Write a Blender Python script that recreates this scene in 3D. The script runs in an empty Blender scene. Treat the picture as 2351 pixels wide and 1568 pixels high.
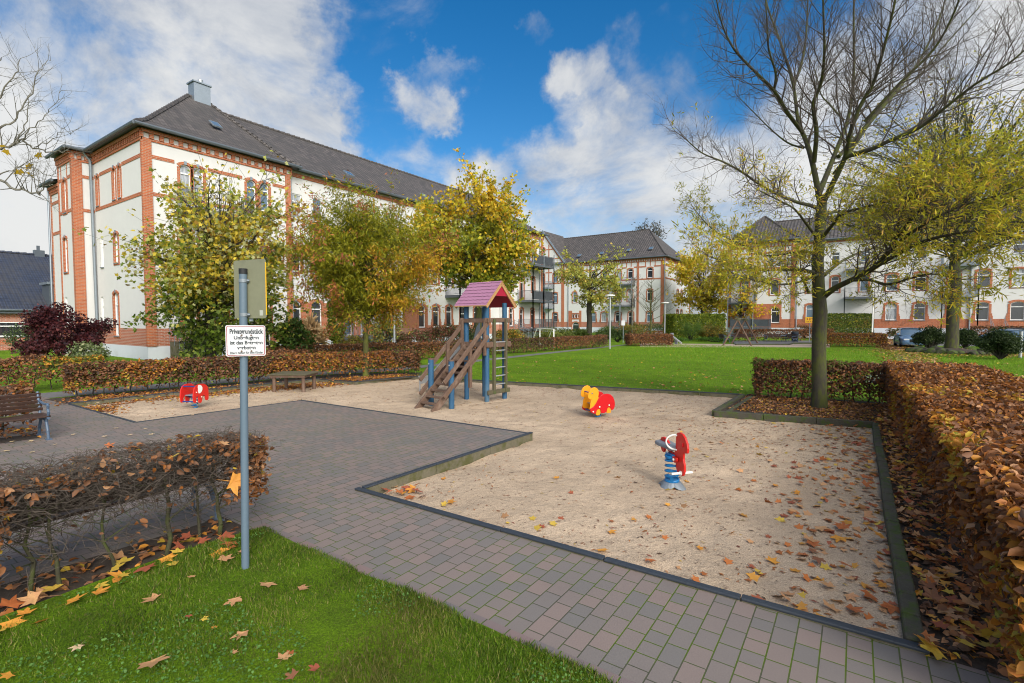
import bpy, bmesh, math, random
import numpy as np
from mathutils import Vector, Matrix, noise
from mathutils.geometry import tessellate_polygon
random.seed(7); RNG = np.random.default_rng(11)
SC = bpy.context.scene; COL = SC.collection
S = 1.2                      # final metres per drafting unit
pi = math.pi; R = math.radians

# ---------------------------------------------------------------- photogrammetry of the site
FPX = 1140.0; TH = R(34.7); PH = math.atan(49/FPX); CAMH = 1.65
def ray(u, v):
    x = (u-1175.5)/FPX; y = -(v-784)/FPX
    c, s = math.cos(PH), math.sin(PH)
    fx = c+y*s; fz = -s+y*c
    return Vector((-math.sin(TH)*fx+math.cos(TH)*x, math.cos(TH)*fx+math.sin(TH)*x, fz))
def G(u, v, z=0.0):
    r = ray(u, v); t = (z-CAMH)/r.z
    return Vector((r.x*t, r.y*t, z))
def at(u, v, d):             # point at forward distance d
    return Vector((0, 0, CAMH)) + ray(u, v)*d
def gd(u, d, z=0.0):         # ground point below column u at forward distance d
    p = at(u, 735, d); return Vector((p.x, p.y, z))

# ---------------------------------------------------------------- materials
MATS = {}
def newmat(name):
    m = bpy.data.materials.new(name); m.use_nodes = True
    nt = m.node_tree; b = nt.nodes['Principled BSDF']; MATS[name] = m
    return m, nt, b
def N(nt, t, **kw):
    n = nt.nodes.new('ShaderNode'+t)
    for k, v in kw.items():
        if k in n.inputs.keys() if isinstance(k, str) else False: n.inputs[k].default_value = v
        else: setattr(n, k, v)
    return n
def L(nt, a, b): nt.links.new(a, b)
def mixc(nt, fac, a, b, mode='MIX'):
    n = nt.nodes.new('ShaderNodeMix'); n.data_type = 'RGBA'; n.blend_type = mode
    for sock, val in ((n.inputs[0], fac), (n.inputs[6], a), (n.inputs[7], b)):
        if hasattr(val, 'is_output'): L(nt, val, sock)
        elif isinstance(val, (tuple, list)): sock.default_value = (*val[:3], 1)
        else: sock.default_value = val
    return n.outputs[2]
def ramp(nt, src, lo, hi):
    n = nt.nodes.new('ShaderNodeMapRange'); n.interpolation_type = 'SMOOTHSTEP'
    L(nt, src, n.inputs[0]); n.inputs[1].default_value = lo; n.inputs[2].default_value = hi
    return n.outputs[0]
def tex(nt, coord, scale, detail=4, rough=.6, out=0):
    n = nt.nodes.new('ShaderNodeTexNoise'); n.inputs['Scale'].default_value = scale
    n.inputs['Detail'].default_value = detail; n.inputs['Roughness'].default_value = rough
    L(nt, coord, n.inputs['Vector']); return n.outputs[out]
def coords(nt, kind='Object'):
    n = nt.nodes.new('ShaderNodeTexCoord'); return n.outputs[kind]
def scaled(nt, c, sx, sy, sz):
    n = nt.nodes.new('ShaderNodeMapping'); n.inputs['Scale'].default_value = (sx, sy, sz)
    L(nt, c, n.inputs[0]); return n.outputs[0]
def bump(nt, b, h, strength, dist=.01, prev=None):
    n = nt.nodes.new('ShaderNodeBump'); n.inputs['Strength'].default_value = strength
    n.inputs['Distance'].default_value = dist; L(nt, h, n.inputs['Height'])
    if prev is not None: L(nt, prev, n.inputs['Normal'])
    L(nt, n.outputs[0], b.inputs['Normal']); return n.outputs[0]
def pm(name, c, rough=.7, var=.2, scale=6, c2=None, c2amt=(.5, .75), bs=0, bscale=60, metal=0, stretch=(1, 1, 1), spec=.4):
    m, nt, b = newmat(name)
    co = scaled(nt, coords(nt), *stretch)
    n1 = tex(nt, co, scale, 5); n2 = tex(nt, co, scale*5.3, 4)
    dark = tuple(x*(1-var) for x in c); lite = tuple(min(1, x*(1+var)) for x in c)
    col = mixc(nt, n1, dark, lite)
    col = mixc(nt, ramp(nt, n2, .3, .75), col, mixc(nt, .5, col, dark))
    if c2: col = mixc(nt, ramp(nt, tex(nt, co, scale*.7, 6, .65), *c2amt), col, c2)
    L(nt, col, b.inputs['Base Color'])
    b.inputs['Roughness'].default_value = rough; b.inputs['Metallic'].default_value = metal
    b.inputs['Specular IOR Level'].default_value = spec
    if bs: bump(nt, b, tex(nt, co, bscale, 4), bs)
    return m
def brickmat(name, c1, c2, mortar, bw, bh, ms=.008, off=.5, var=.25, rough=.85, bs=.4, moss=None, mossamt=(.5, .7), swap=False, bias=0.0):
    m, nt, b = newmat(name)
    uv = coords(nt, 'UV')
    if swap:
        mp = nt.nodes.new('ShaderNodeMapping'); mp.inputs['Rotation'].default_value = (0, 0, pi/2); L(nt, uv, mp.inputs[0]); uv = mp.outputs[0]
    br = nt.nodes.new('ShaderNodeTexBrick'); L(nt, uv, br.inputs['Vector'])
    br.offset = off; br.squash = .70 if swap else 1; br.squash_frequency = 4; br.inputs['Scale'].default_value = 1
    br.inputs['Color1'].default_value = (*c1, 1); br.inputs['Color2'].default_value = (*c2, 1)
    br.inputs['Mortar'].default_value = (*mortar, 1); br.inputs['Mortar Size'].default_value = ms
    br.inputs['Mortar Smooth'].default_value = .2; br.inputs['Bias'].default_value = bias
    br.inputs['Brick Width'].default_value = bw; br.inputs['Row Height'].default_value = bh
    n1 = tex(nt, uv, .9, 6, .72); n2 = tex(nt, uv, 110, 3, .8)
    col = br.outputs['Color']
    col = mixc(nt, mixc(nt, .5, n1, n2), mixc(nt, 1, col, (1-var,)*3, 'MULTIPLY'), mixc(nt, 1, col, (1+var*.6,)*3, 'MULTIPLY'))
    if moss:
        k = nt.nodes.new('ShaderNodeMath'); k.operation = 'MULTIPLY'
        L(nt, br.outputs['Fac'], k.inputs[0]); L(nt, ramp(nt, tex(nt, uv, 1.3, 5, .7), *mossamt), k.inputs[1])
        col = mixc(nt, k.outputs[0], col, moss)
    L(nt, col, b.inputs['Base Color']); b.inputs['Roughness'].default_value = rough
    inv = nt.nodes.new('ShaderNodeMath'); inv.operation = 'SUBTRACT'; inv.inputs[0].default_value = 1; L(nt, br.outputs['Fac'], inv.inputs[1])
    p = bump(nt, b, inv.outputs[0], bs, .01)
    bump(nt, b, n2, bs*.5, .004, p)
    b.inputs['Specular IOR Level'].default_value = .25
    return m
def roofmat(name, c1, c2, bw=.22, bh=.28):
    m, nt, b = newmat(name); uv = coords(nt, 'UV')
    br = nt.nodes.new('ShaderNodeTexBrick'); L(nt, uv, br.inputs['Vector'])
    br.inputs['Scale'].default_value = 1; br.offset = 0
    br.inputs['Color1'].default_value = (*c1, 1); br.inputs['Color2'].default_value = (*c2, 1)
    br.inputs['Mortar'].default_value = (*(x*.35 for x in c1), 1); br.inputs['Mortar Size'].default_value = .028
    br.inputs['Brick Width'].default_value = bw; br.inputs['Row Height'].default_value = bh
    n1 = tex(nt, uv, .7, 6, .7)
    col = mixc(nt, ramp(nt, n1, .35, .7), br.outputs['Color'], mixc(nt, .55, br.outputs['Color'], (.06, .055, .05)))
    L(nt, col, b.inputs['Base Color']); b.inputs['Roughness'].default_value = .75
    sx = nt.nodes.new('ShaderNodeSeparateXYZ'); L(nt, uv, sx.inputs[0])
    def mth(op, a, bb):
        k = nt.nodes.new('ShaderNodeMath'); k.operation = op
        for i, q in enumerate((a, bb)):
            if q is None: continue
            if hasattr(q, 'is_output'): L(nt, q, k.inputs[i])
            else: k.inputs[i].default_value = q
        return k.outputs[0]
    saw = mth('FRACT', mth('DIVIDE', sx.outputs[1], bh), None)
    wav = mth('SINE', mth('MULTIPLY', sx.outputs[0], 2*pi/bw), None)
    h = mth('ADD', mth('MULTIPLY', mth('SUBTRACT', 1, saw), .8), mth('MULTIPLY', wav, .35))
    bump(nt, b, h, .9, .05)
    return m
def leafmat(name, trans=.35, rough=.55):
    m, nt, b = newmat(name)
    a = nt.nodes.new('ShaderNodeAttribute'); a.attribute_name = 'col'
    n = tex(nt, coords(nt), 14, 3)
    col = mixc(nt, n, mixc(nt, 1, a.outputs[0], (.75, .72, .7), 'MULTIPLY'), mixc(nt, 1, a.outputs[0], (1.2, 1.2, 1.15), 'MULTIPLY'))
    L(nt, col, b.inputs['Base Color']); b.inputs['Roughness'].default_value = rough
    b.inputs['Specular IOR Level'].default_value = .3
    t = nt.nodes.new('ShaderNodeBsdfTranslucent'); L(nt, col, t.inputs[0])
    mx = nt.nodes.new('ShaderNodeMixShader'); mx.inputs[0].default_value = trans
    L(nt, b.outputs[0], mx.inputs[1]); L(nt, t.outputs[0], mx.inputs[2])
    L(nt, mx.outputs[0], nt.nodes['Material Output'].inputs[0])
    return m
def glassmat(name, c, rough=.04, c2=None):
    m, nt, b = newmat(name)
    co = coords(nt)
    if c2:
        col = mixc(nt, ramp(nt, tex(nt, scaled(nt, co, 9, 9, 1.2), 1.2, 3), .4, .6), c, c2); L(nt, col, b.inputs['Base Color'])
    else: b.inputs['Base Color'].default_value = (*c, 1)
    b.inputs['Roughness'].default_value = .5 if c2 else .25
    b.inputs['Coat Weight'].default_value = 1; b.inputs['Coat Roughness'].default_value = rough; b.inputs['Coat IOR'].default_value = 1.6
    return m

plaster = pm('plaster', (.61, .60, .585), .9, .06, .5, (.52, .505, .475), (.58, .82), .15, 90)
plaster_base = pm('plinth_paint', (.60, .63, .68), .85, .06, .8, (.42, .43, .42), (.55, .8), .1, 70)
brick = brickmat('red_brick', (.50, .135, .05), (.36, .085, .034), (.40, .26, .18), .2, .065, .010, var=.4)
brick_pale = brickmat('plinth_brick', (.46, .15, .085), (.38, .115, .06), (.45, .36, .30), .2, .065, .009, var=.25)
rooft = roofmat('brown_roof_tiles', (.112, .096, .090), (.058, .052, .051), .30, .36)
roofb = roofmat('blue_roof_tiles', (.045, .058, .095), (.03, .04, .07), .24, .3)
zinc = pm('zinc', (.27, .31, .35), .45, .15, 3, metal=.5)
zinc_dark = pm('gutter_metal', (.12, .14, .16), .45, .15, 3, metal=.4)
wframe = pm('white_frame', (.80, .80, .79), .4, .03)
sillm = pm('slate_sill', (.16, .18, .20), .5, .2)
glass_d = glassmat('window_glass', (.02, .024, .03))
glass_c = glassmat('window_curtain', (.42, .44, .46), .05, (.25, .27, .29))
glass_b = glassmat('window_glass_blue', (.10, .15, .20))
steel_d = pm('dark_railing', (.085, .095, .11), .5, .2)
steel_g = pm('grey_steel', (.22, .25, .28), .45, .15, metal=.3)
galv = pm('galvanised', (.42, .44, .45), .4, .15, 5, metal=.5)
blue_wood = pm('blue_glazed_wood', (.025, .095, .185), .6, .35, 5, (.07, .13, .18), (.5, .75), .3, 40, stretch=(1, 1, .25))
brown_wood = pm('weathered_brown_wood', (.135, .082, .056), .75, .35, 7, (.20, .14, .105), (.5, .72), .4, 50, stretch=(1, 1, .5))
dark_wood = pm('dark_bench_wood', (.050, .025, .017), .55, .35, 6, (.05, .045, .025), (.55, .75), .3, 60)
old_wood = pm('mossy_wood', (.10, .085, .05), .85, .35, 6, (.06, .085, .02), (.5, .7), .5, 40)
pink = pm('pink_roof_panel', (.36, .165, .26), .6, .12, 4, (.28, .13, .19), (.58, .8), .1, 60)
pink_in = pm('red_panel', (.33, .01, .035), .5, .1)
straw = pm('pale_timber', (.42, .24, .10), .6, .25, 6, stretch=(1, 1, .4))
red = pm('red_plastic', (.60, .018, .012), .35, .08, 5, (.42, .015, .012), (.6, .8))
dred = pm('dark_red_plastic', (.50, .006, .010), .35, .08, 5)
orange = pm('orange_plastic', (.78, .30, .012), .38, .08, 5, (.6, .22, .012), (.6, .85))
bluep = pm('blue_spring_paint', (.012, .17, .42), .35, .12)
bluedk = pm('dark_blue_rod', (.012, .04, .22), .35, .1)
white = pm('white_plastic', (.78, .76, .72), .4, .05)
greyp = pm('grey_seat', (.20, .22, .25), .7, .35, 30, bs=.4, bscale=120)
castiron = pm('blue_cast_iron', (.075, .115, .175), .45, .2, 9, bs=.2)
conc = pm('mossy_concrete', (.135, .12, .08), .9, .3, 5, (.075, .075, .025), (.45, .65), .4, 60)
cap = pm('black_kerb_cap', (.035, .043, .055), .55, .3, 8, bs=.2)
log_m = pm('mossy_log', (.075, .068, .05), .9, .4, 11, (.06, .085, .018), (.46, .62), .8, 40)
soil = pm('dark_soil', (.055, .040, .029), .95, .5, 9, (.075, .055, .038), (.5, .7), .9, 50)
asphalt = pm('grey_path_asphalt', (.15, .145, .145), .9, .2, 3, (.10, .105, .085), (.5, .75), .4, 90)
sand2m = pm('far_sand', (.42, .32, .24), .95, .1, 2)
pole_m = pm('blue_grey_pole', (.105, .15, .195), .45, .1, 6, (.10, .13, .15), (.66, .8))
black = pm('black_cap', (.015, .016, .018), .6, .2)
plate_b = pm('sign_back', (.215, .215, .14), .6, .14, 5, (.15, .15, .10), (.55, .8))
yell = pm('yellow_edge', (.75, .42, .02), .45, .05)
sign_w = pm('sign_white', (.56, .56, .58), .4, .04, 3)
sign_r = pm('sign_red_line', (.30, .03, .04), .5, .05)
ink = pm('sign_ink', (.02, .03, .035), .5, .1)
sticker = pm('sticker', (.45, .46, .40), .5, .1)
screw = pm('rusty_screw', (.14, .09, .06), .6, .3, 30)
bark = pm('mossy_bark', (.050, .044, .030), .95, .5, 9, (.062, .07, .014), (.42, .60), 1.0, 26, stretch=(1, 1, .35))
bark_moss = pm('green_bark', (.066, .064, .022), .95, .45, 8, (.105, .115, .016), (.45, .65), .8, 30, stretch=(1, 1, .35))
bark_d = pm('dark_bark', (.045, .038, .030), .95, .4, 8, (.05, .055, .025), (.5, .7), .6, 30)
bark_p = pm('pale_bark', (.16, .15, .12), .9, .4, 6, (.07, .065, .05), (.5, .65), .4, 30)
twig_m = pm('grey_twig', (.095, .075, .06), .9, .4, 10)
rock_m = pm('mossy_stone', (.05, .045, .035), .95, .5, 6, (.05, .075, .012), (.42, .58), .8, 25)
leafm = leafmat('leaf', .3); leafm_t = leafmat('tree_leaf', .45); leaf_lit = leafmat('fallen_leaf_skin', .1, .6); grassm = leafmat('grass_blade', .35, .6)
carblue = pm('blue_car_paint', (.16, .27, .42), .25, .05, metal=.3); carsilver = pm('silver_car_paint', (.22, .28, .35), .25, .05, metal=.4)
cardark = pm('dark_car_paint', (.03, .04, .06), .25, .05, metal=.2); rubber = pm('tyre', (.015, .015, .016), .8, .2)
lampglass = pm('headlight', (.7, .72, .75), .15, .05); canvas = pm('black_canvas', (.018, .018, .02), .8, .2)

# paving: bricks laid in rows along Y
paver = brickmat('paver_blocks', (.235, .180, .160), (.172, .158, .148), (.075, .075, .05), .155, .108, .0038, off=.42, var=.3, rough=.75, bs=.5,
                 moss=(.07, .11, .008), mossamt=(.42, .56), swap=True)
nt = paver.node_tree; nt.nodes['Principled BSDF'].inputs['Roughness'].default_value = .62

def grassground():
    m, nt, b = newmat('lawn_turf'); co = coords(nt, 'Object')
    a = tex(nt, co, .35, 6, .7); c = tex(nt, co, 2.2, 7, .75); f = tex(nt, co, 60, 4, .8)
    col = mixc(nt, ramp(nt, a, .35, .65), (.105, .21, .006), (.165, .30, .009))
    col = mixc(nt, ramp(nt, c, .45, .72), col, (.075, .13, .010)); col = mixc(nt, ramp(nt, tex(nt, co, 1.1, 7, .75), .58, .72), col, (.17, .17, .04))
    col = mixc(nt, ramp(nt, f, .35, .7), mixc(nt, 1, col, (.55, .55, .5), 'MULTIPLY'), mixc(nt, 1, col, (1.35, 1.3, 1.2), 'MULTIPLY'))
    L(nt, col, b.inputs['Base Color']); b.inputs['Roughness'].default_value = .9; b.inputs['Specular IOR Level'].default_value = .15
    bump(nt, b, f, 1, .04); return m
turf = grassground()
def sandmat():
    m, nt, b = newmat('sand'); co = coords(nt, 'Object')
    a = tex(nt, co, .8, 5, .6); g = tex(nt, co, 90, 2, .7); g2 = tex(nt, co, 260, 2, .8); w = tex(nt, co, 12, 4, .65)
    col = mixc(nt, ramp(nt, a, .3, .7), (.43, .33, .235), (.55, .425, .305))
    col = mixc(nt, ramp(nt, g, .3, .7), mixc(nt, 1, col, (.74, .72, .70), 'MULTIPLY'), mixc(nt, 1, col, (1.14, 1.14, 1.14), 'MULTIPLY'))
    col = mixc(nt, ramp(nt, g2, .62, .78), col, (.22, .15, .11))
    col = mixc(nt, ramp(nt, w, .60, .72), col, (.25, .175, .125))
    L(nt, col, b.inputs['Base Color']); b.inputs['Roughness'].default_value = .95; b.inputs['Specular IOR Level'].default_value = .1
    p = bump(nt, b, w, .7, .035); bump(nt, b, g, .7, .012, p); return m
sandm = sandmat()

# ---------------------------------------------------------------- object helpers
ORG = Vector((0, 0, 0))
def thing(name, label, cat, loc=(0, 0, 0), group=None):
    global ORG
    o = bpy.data.objects.new(name, None); COL.objects.link(o); o.empty_display_size = .2
    o.location = loc; ORG = Vector(loc); tag(o, label, cat, group); return o
def tag(o, label=None, cat=None, group=None, kind=None):
    for k, v in (('label', label), ('category', cat), ('group', group), ('kind', kind)):
        if v: o[k] = v
    return o
def setorg(v):
    global ORG; ORG = Vector(v)
def uvbox(me):
    nl = len(me.loops)
    if not nl: return
    co = np.empty(len(me.vertices)*3, np.float32); me.vertices.foreach_get('co', co); co = co.reshape(-1, 3)
    li = np.empty(nl, np.int32); me.loops.foreach_get('vertex_index', li)
    nf = len(me.polygons); no = np.empty(nf*3, np.float32); me.polygons.foreach_get('normal', no); no = no.reshape(-1, 3)
    lt = np.empty(nf, np.int32); me.polygons.foreach_get('loop_total', lt)
    n = np.repeat(no, lt, axis=0); p = co[li]
    t = np.stack([-n[:, 1], n[:, 0], np.zeros(nl)], 1); ln = np.linalg.norm(t, axis=1)
    flat = ln < .3; t = t/np.maximum(ln, 1e-6)[:, None]; t[flat] = (1, 0, 0)
    bt = np.cross(n, t); bt[flat] = (0, 1, 0)
    uv = np.stack([(p*t).sum(1), (p*bt).sum(1)], 1).astype(np.float32)
    me.uv_layers.new(name='UVMap').data.foreach_set('uv', uv.ravel())
class MB:
    def __init__(s, T=None): s.v = []; s.f = []; s.m = []; s.T = T
    def add(s, vs, fs, m=0):
        k = len(s.v); T = s.T
        s.v += [tuple(T(*p)) if T else tuple(p) for p in vs]
        for f in fs: s.f.append(tuple(i+k for i in f)); s.m.append(m)
        return s
    def box(s, a, b, m=0):
        x0, y0, z0 = a; x1, y1, z1 = b
        return s.add([(x0, y0, z0), (x1, y0, z0), (x1, y1, z0), (x0, y1, z0), (x0, y0, z1), (x1, y0, z1), (x1, y1, z1), (x0, y1, z1)],
                     [(0, 3, 2, 1), (4, 5, 6, 7), (0, 1, 5, 4), (1, 2, 6, 5), (2, 3, 7, 6), (3, 0, 4, 7)], m)
    def beam(s, p, q, w, h, m=0, up=(0, 0, 1)):
        p = Vector(p); q = Vector(q); d = (q-p).normalized(); up = Vector(up)
        x = d.cross(up)
        if x.length < 1e-4: x = d.cross(Vector((0, 1, 0)))
        x.normalize(); y = x.cross(d); vs = []
        for c in (p, q):
            for i, j in ((-1, -1), (1, -1), (1, 1), (-1, 1)): vs.append(c+x*(i*w/2)+y*(j*h/2))
        return s.add(vs, [(0, 1, 2, 3), (7, 6, 5, 4), (0, 4, 5, 1), (1, 5, 6, 2), (2, 6, 7, 3), (3, 7, 4, 0)], m)
    def tube(s, pts, r, n=8, m=0, caps=True):
        pts = [Vector(p) for p in pts]; K = len(pts); rr = r if isinstance(r, (list, tuple)) else [r]*K
        vs = []; prev = None
        for i, p in enumerate(pts):
            d = (pts[min(i+1, K-1)]-pts[max(i-1, 0)]).normalized()
            if prev is None:
                x = d.cross(Vector((0, 0, 1)))
                if x.length < .05: x = d.cross(Vector((0, 1, 0)))
            else: x = prev-d*prev.dot(d)
            x.normalize(); prev = x; y = d.cross(x)
            for k in range(n):
                a = 2*pi*k/n; vs.append(p+(x*math.cos(a)+y*math.sin(a))*rr[i])
        fs = [(i*n+k, i*n+(k+1) % n, (i+1)*n+(k+1) % n, (i+1)*n+k) for i in range(K-1) for k in range(n)]
        if caps: fs += [tuple(range(n-1, -1, -1)), tuple((K-1)*n+k for k in range(n))]
        return s.add(vs, fs, m)
    def prism(s, poly, o, u, v, th, m=0):     # polygon (2-D) in frame o,u,v, extruded +-th/2 along u x v
        o = Vector(o); u = Vector(u); v = Vector(v); w = u.cross(v).normalized(); n = len(poly)
        vs = [o+u*a+v*b-w*th/2 for a, b in poly]+[o+u*a+v*b+w*th/2 for a, b in poly]
        return s.add(vs, [tuple(range(n-1, -1, -1)), tuple(range(n, 2*n))]+[(i, (i+1) % n, n+(i+1) % n, n+i) for i in range(n)], m)
    def build(s, name, mats, parent=None, smooth=False, bevel=0, recalc=True):
        me = bpy.data.meshes.new(name)
        me.from_pydata([(p[0]-ORG.x, p[1]-ORG.y, p[2]-ORG.z) for p in s.v], [], s.f)
        mats = mats if isinstance(mats, (list, tuple)) else [mats]
        for m in mats: me.materials.append(m)
        me.polygons.foreach_set('material_index', s.m)
        if recalc:
            bm = bmesh.new(); bm.from_mesh(me); bmesh.ops.recalc_face_normals(bm, faces=bm.faces); bm.to_mesh(me); bm.free()
        if smooth: me.polygons.foreach_set('use_smooth', [True]*len(me.polygons))
        me.update(); uvbox(me)
        o = bpy.data.objects.new(name, me); COL.objects.link(o)
        if parent: o.parent = parent
        else: o.location = ORG
        if bevel:
            b = o.modifiers.new('bevel', 'BEVEL'); b.width = bevel; b.segments = 2; b.limit_method = 'ANGLE'; b.angle_limit = R(40)
        if smooth and not bevel:
            try: me.set_sharp_from_angle(angle=R(40))
            except Exception: pass
        return o
def struct(name, mb, mats, **k):
    setorg((0, 0, 0)); o = mb.build(name, mats, **k); o['kind'] = 'structure'; return o
def polysheet(mb, outer, holes, z, m=0):
    polys = [[Vector((p[0], p[1], 0)) for p in q] for q in [outer]+holes]
    flat = [(p.x, p.y, z) for q in polys for p in q]
    mb.add(flat, [tuple(t) for t in tessellate_polygon(polys)], m)
def npmesh(name, V, loops, starts, mats, parent=None, col=None, smooth=False):
    me = bpy.data.meshes.new(name); V = np.asarray(V, np.float32)-np.array(ORG, np.float32)
    me.vertices.add(len(V)); me.vertices.foreach_set('co', V.ravel())
    me.loops.add(len(loops)); me.loops.foreach_set('vertex_index', np.asarray(loops, np.int32))
    me.polygons.add(len(starts)); me.polygons.foreach_set('loop_start', np.asarray(starts, np.int32))
    me.update(calc_edges=True)
    for m in (mats if isinstance(mats, (list, tuple)) else [mats]): me.materials.append(m)
    if col is not None:
        a = me.attributes.new('col', 'FLOAT_COLOR', 'POINT')
        a.data.foreach_set('color', np.concatenate([col, np.ones((len(col), 1))], 1).astype(np.float32).ravel())
    if smooth: me.polygons.foreach_set('use_smooth', [True]*len(me.polygons))
    o = bpy.data.objects.new(name, me); COL.objects.link(o)
    if parent: o.parent = parent
    else: o.location = ORG
    return o
# leaf templates: (verts (x along, y across, z fold), faces)
TPL = {
 'beech': ([(0, 0, 0), (.28, .25, .15), (.70, .26, .06), (1, .04, -.20), (.70, -.22, .13), (.3, -.27, .09), (.5, 0, -.02)], [(0, 6, 2, 1), (6, 3, 2), (0, 5, 4, 6), (6, 4, 3)]),
 'quad': ([(0, 0, 0), (.5, .3, .06), (1, 0, 0), (.5, -.3, .06)], [(0, 3, 2, 1)]),
 'lance': ([(0, 0, 0), (.45, .11, .02), (1, 0, -.12), (.45, -.11, .02)], [(0, 3, 2, 1)]),
 'maple': ([(0, 0, 0), (-.05, .38, .04), (.30, .24, 0), (.42, .52, .05), (.62, .2, 0), (1, 0, -.06), (.62, -.2, 0), (.42, -.52, .05), (.30, -.24, 0), (-.05, -.38, .04)],
           [(0, 2, 1), (0, 4, 3, 2), (0, 6, 5, 4), (0, 8, 7, 6), (0, 9, 8)]),
 'blade': ([(0, -.05, 0), (0, .05, 0), (.55, .035, .0), (.55, -.035, .0), (1, 0, -.18)], [(0, 1, 2, 3), (3, 2, 4)]),
}
def basis(d, up):
    d = d/np.maximum(np.linalg.norm(d, axis=1), 1e-6)[:, None]
    y = np.cross(up, d); y /= np.maximum(np.linalg.norm(y, axis=1), 1e-6)[:, None]
    return d, y, np.cross(d, y)
def leaves(name, P, D, UP, size, col, tpl, mat, parent=None, width=1.0):
    tv, tf = TPL[tpl]; tv = np.array(tv, np.float32); k = len(tv); n = len(P)
    x, y, z = basis(np.asarray(D, np.float32), np.asarray(UP, np.float32)); size = np.asarray(size, np.float32).reshape(-1, 1, 1)
    V = P[:, None, :]+size*(x[:, None, :]*tv[None, :, 0:1]+width*y[:, None, :]*tv[None, :, 1:2]+z[:, None, :]*tv[None, :, 2:3])
    fl = np.concatenate([np.array(f) for f in tf]); tot = np.array([len(f) for f in tf])
    loops = (fl[None, :]+(np.arange(n)*k)[:, None]).ravel()
    st = np.concatenate([[0], np.cumsum(tot)[:-1]]); starts = (st[None, :]+(np.arange(n)*len(fl))[:, None]).ravel()
    C = np.repeat(np.asarray(col, np.float32), k, axis=0)
    return npmesh(name, V.reshape(-1, 3), loops, starts, mat, parent, C)
def tubes(name, segs, mat, parent=None, sides=5, smooth=True):
    A = np.array([s[0] for s in segs], np.float32); B = np.array([s[1] for s in segs], np.float32)
    ra = np.array([s[2] for s in segs], np.float32); rb = np.array([s[3] for s in segs], np.float32)
    d = B-A; up = np.where(np.abs(d[:, 2:3]) > .9*np.linalg.norm(d, axis=1, keepdims=True), np.array([[1., 0, 0]]), np.array([[0, 0, 1.]]))
    _, x, y = basis(d, up); n = len(A); a = np.arange(sides)*2*pi/sides
    ring = x[:, None, :]*np.cos(a)[None, :, None]+y[:, None, :]*np.sin(a)[None, :, None]
    V = np.concatenate([A[:, None]+ring*ra[:, None, None], B[:, None]+ring*rb[:, None, None]], 1).reshape(-1, 3)
    q = np.array([[i, (i+1) % sides, sides+(i+1) % sides, sides+i] for i in range(sides)])
    loops = (q[None]+(np.arange(n)*2*sides)[:, None, None]).ravel()
    return npmesh(name, V, loops, np.arange(n*sides)*4, mat, parent, None, smooth)
def pal(n, entries):           # entries: (weight, rgb)
    w = np.array([e[0] for e in entries], float); w /= w.sum()
    c = np.array([e[1] for e in entries], np.float32)[RNG.choice(len(entries), n, p=w)]
    return c*RNG.uniform(.75, 1.25, (n, 1)).astype(np.float32)
BROWN = (.20, .095, .050); COPPER = (.27, .115, .045); RUST = (.34, .125, .03); ORNG = (.46, .20, .03); YELL = (.46, .31, .035); GRN = (.12, .16, .025); DKB = (.085, .05, .032); TAN = (.46, .25, .13); PALE = (.58, .45, .24)
SUNAZ_DEG = 122; SUNEL_DEG = 30; SUN_E = .9; SUN_ANG = 16; EXPO = 1.4
SKY_SAT = 1.4; SKY_VAL = .53; SKY_HUE = .5; CL_LO = (1.1, 1.33, 1.75); CL_HI = (3.2, 3.2, 3.15); CL_HZ = (2.4, 2.55, 2.8); CL_SUN_FILL = (13.6, 13.2, 12.5)

# ================================================================ SETTING
SAND = [(-9.5, 3.07), (-12.66, 3.02), (-12.45, 6.6), (-12.25, 8.18), (-10.8, 8.37), (-10.55, 10.07), (-2.02, 11.75), (-2.02, 9.22), (.27, 9.62), (.3, 3.13), (-3.92, 3.07), (-3.84, 6.02), (-9.3, 5.86)]
mb = MB(); polysheet(mb, [(-300, -200), (300, -200), (300, 500), (-300, 500)], [SAND], 0.0)
struct('lawn', mb, turf, recalc=False)
PAVE = [(-16, -6), (4, -6), (4, 3.10), (.3, 3.13), (-3.92, 3.07), (-3.84, 6.02), (-9.3, 5.86), (-9.5, 3.07), (-12.66, 3.02), (-16, 2.98)]
mb = MB(); polysheet(mb, PAVE, [], .004); struct('paved_path', mb, paver, recalc=False)
mb = MB(); mb.add([(-3.9, 2.0, .008), (3, 2.0, .008), (3, 2.112, .008), (-3.9, 2.112, .008)], [(0, 1, 2, 3)])
paver2 = brickmat('paver_border_blocks', (.22, .155, .145), (.16, .145, .145), (.06, .06, .035), .155, .2, .004, var=.3, rough=.6, moss=(.06, .11, .008), mossamt=(.36, .5))
struct('path_border', mb, paver2, recalc=False)
def pn(x, y, s): return noise.noise(Vector((x*s, y*s, 3.7)))
def inpoly(x, y, poly):
    c = False; j = len(poly)-1
    for i in range(len(poly)):
        xi, yi = poly[i]; xj, yj = poly[j]
        if (yi > y) != (yj > y) and x < (xj-xi)*(y-yi)/(yj-yi)+xi: c = not c
        j = i
    return c
def segdist(x, y, a, b):
    ax, ay = a; bx, by = b; t = max(0, min(1, ((x-ax)*(bx-ax)+(y-ay)*(by-ay))/((bx-ax)**2+(by-ay)**2)))
    return math.hypot(x-ax-t*(bx-ax), y-ay-t*(by-ay))
def sandz(x, y):
    d = segdist(x, y, (-3.9, 3.1), (-3.84, 6.0)); e = segdist(x, y, (-3.0, 3.1), (.3, 3.15))
    z = -.055-.04*math.exp(-d/.9)+.025*math.exp(-e/.6)
    q = pn(x, y, 5.0); return z+.012*pn(x, y, 1.1)+.013*pn(x+9, y, 3.0)-.030*max(0, q-.05)+.012*max(0, -q-.2)+.006*pn(x, y+5, 8)
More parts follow.
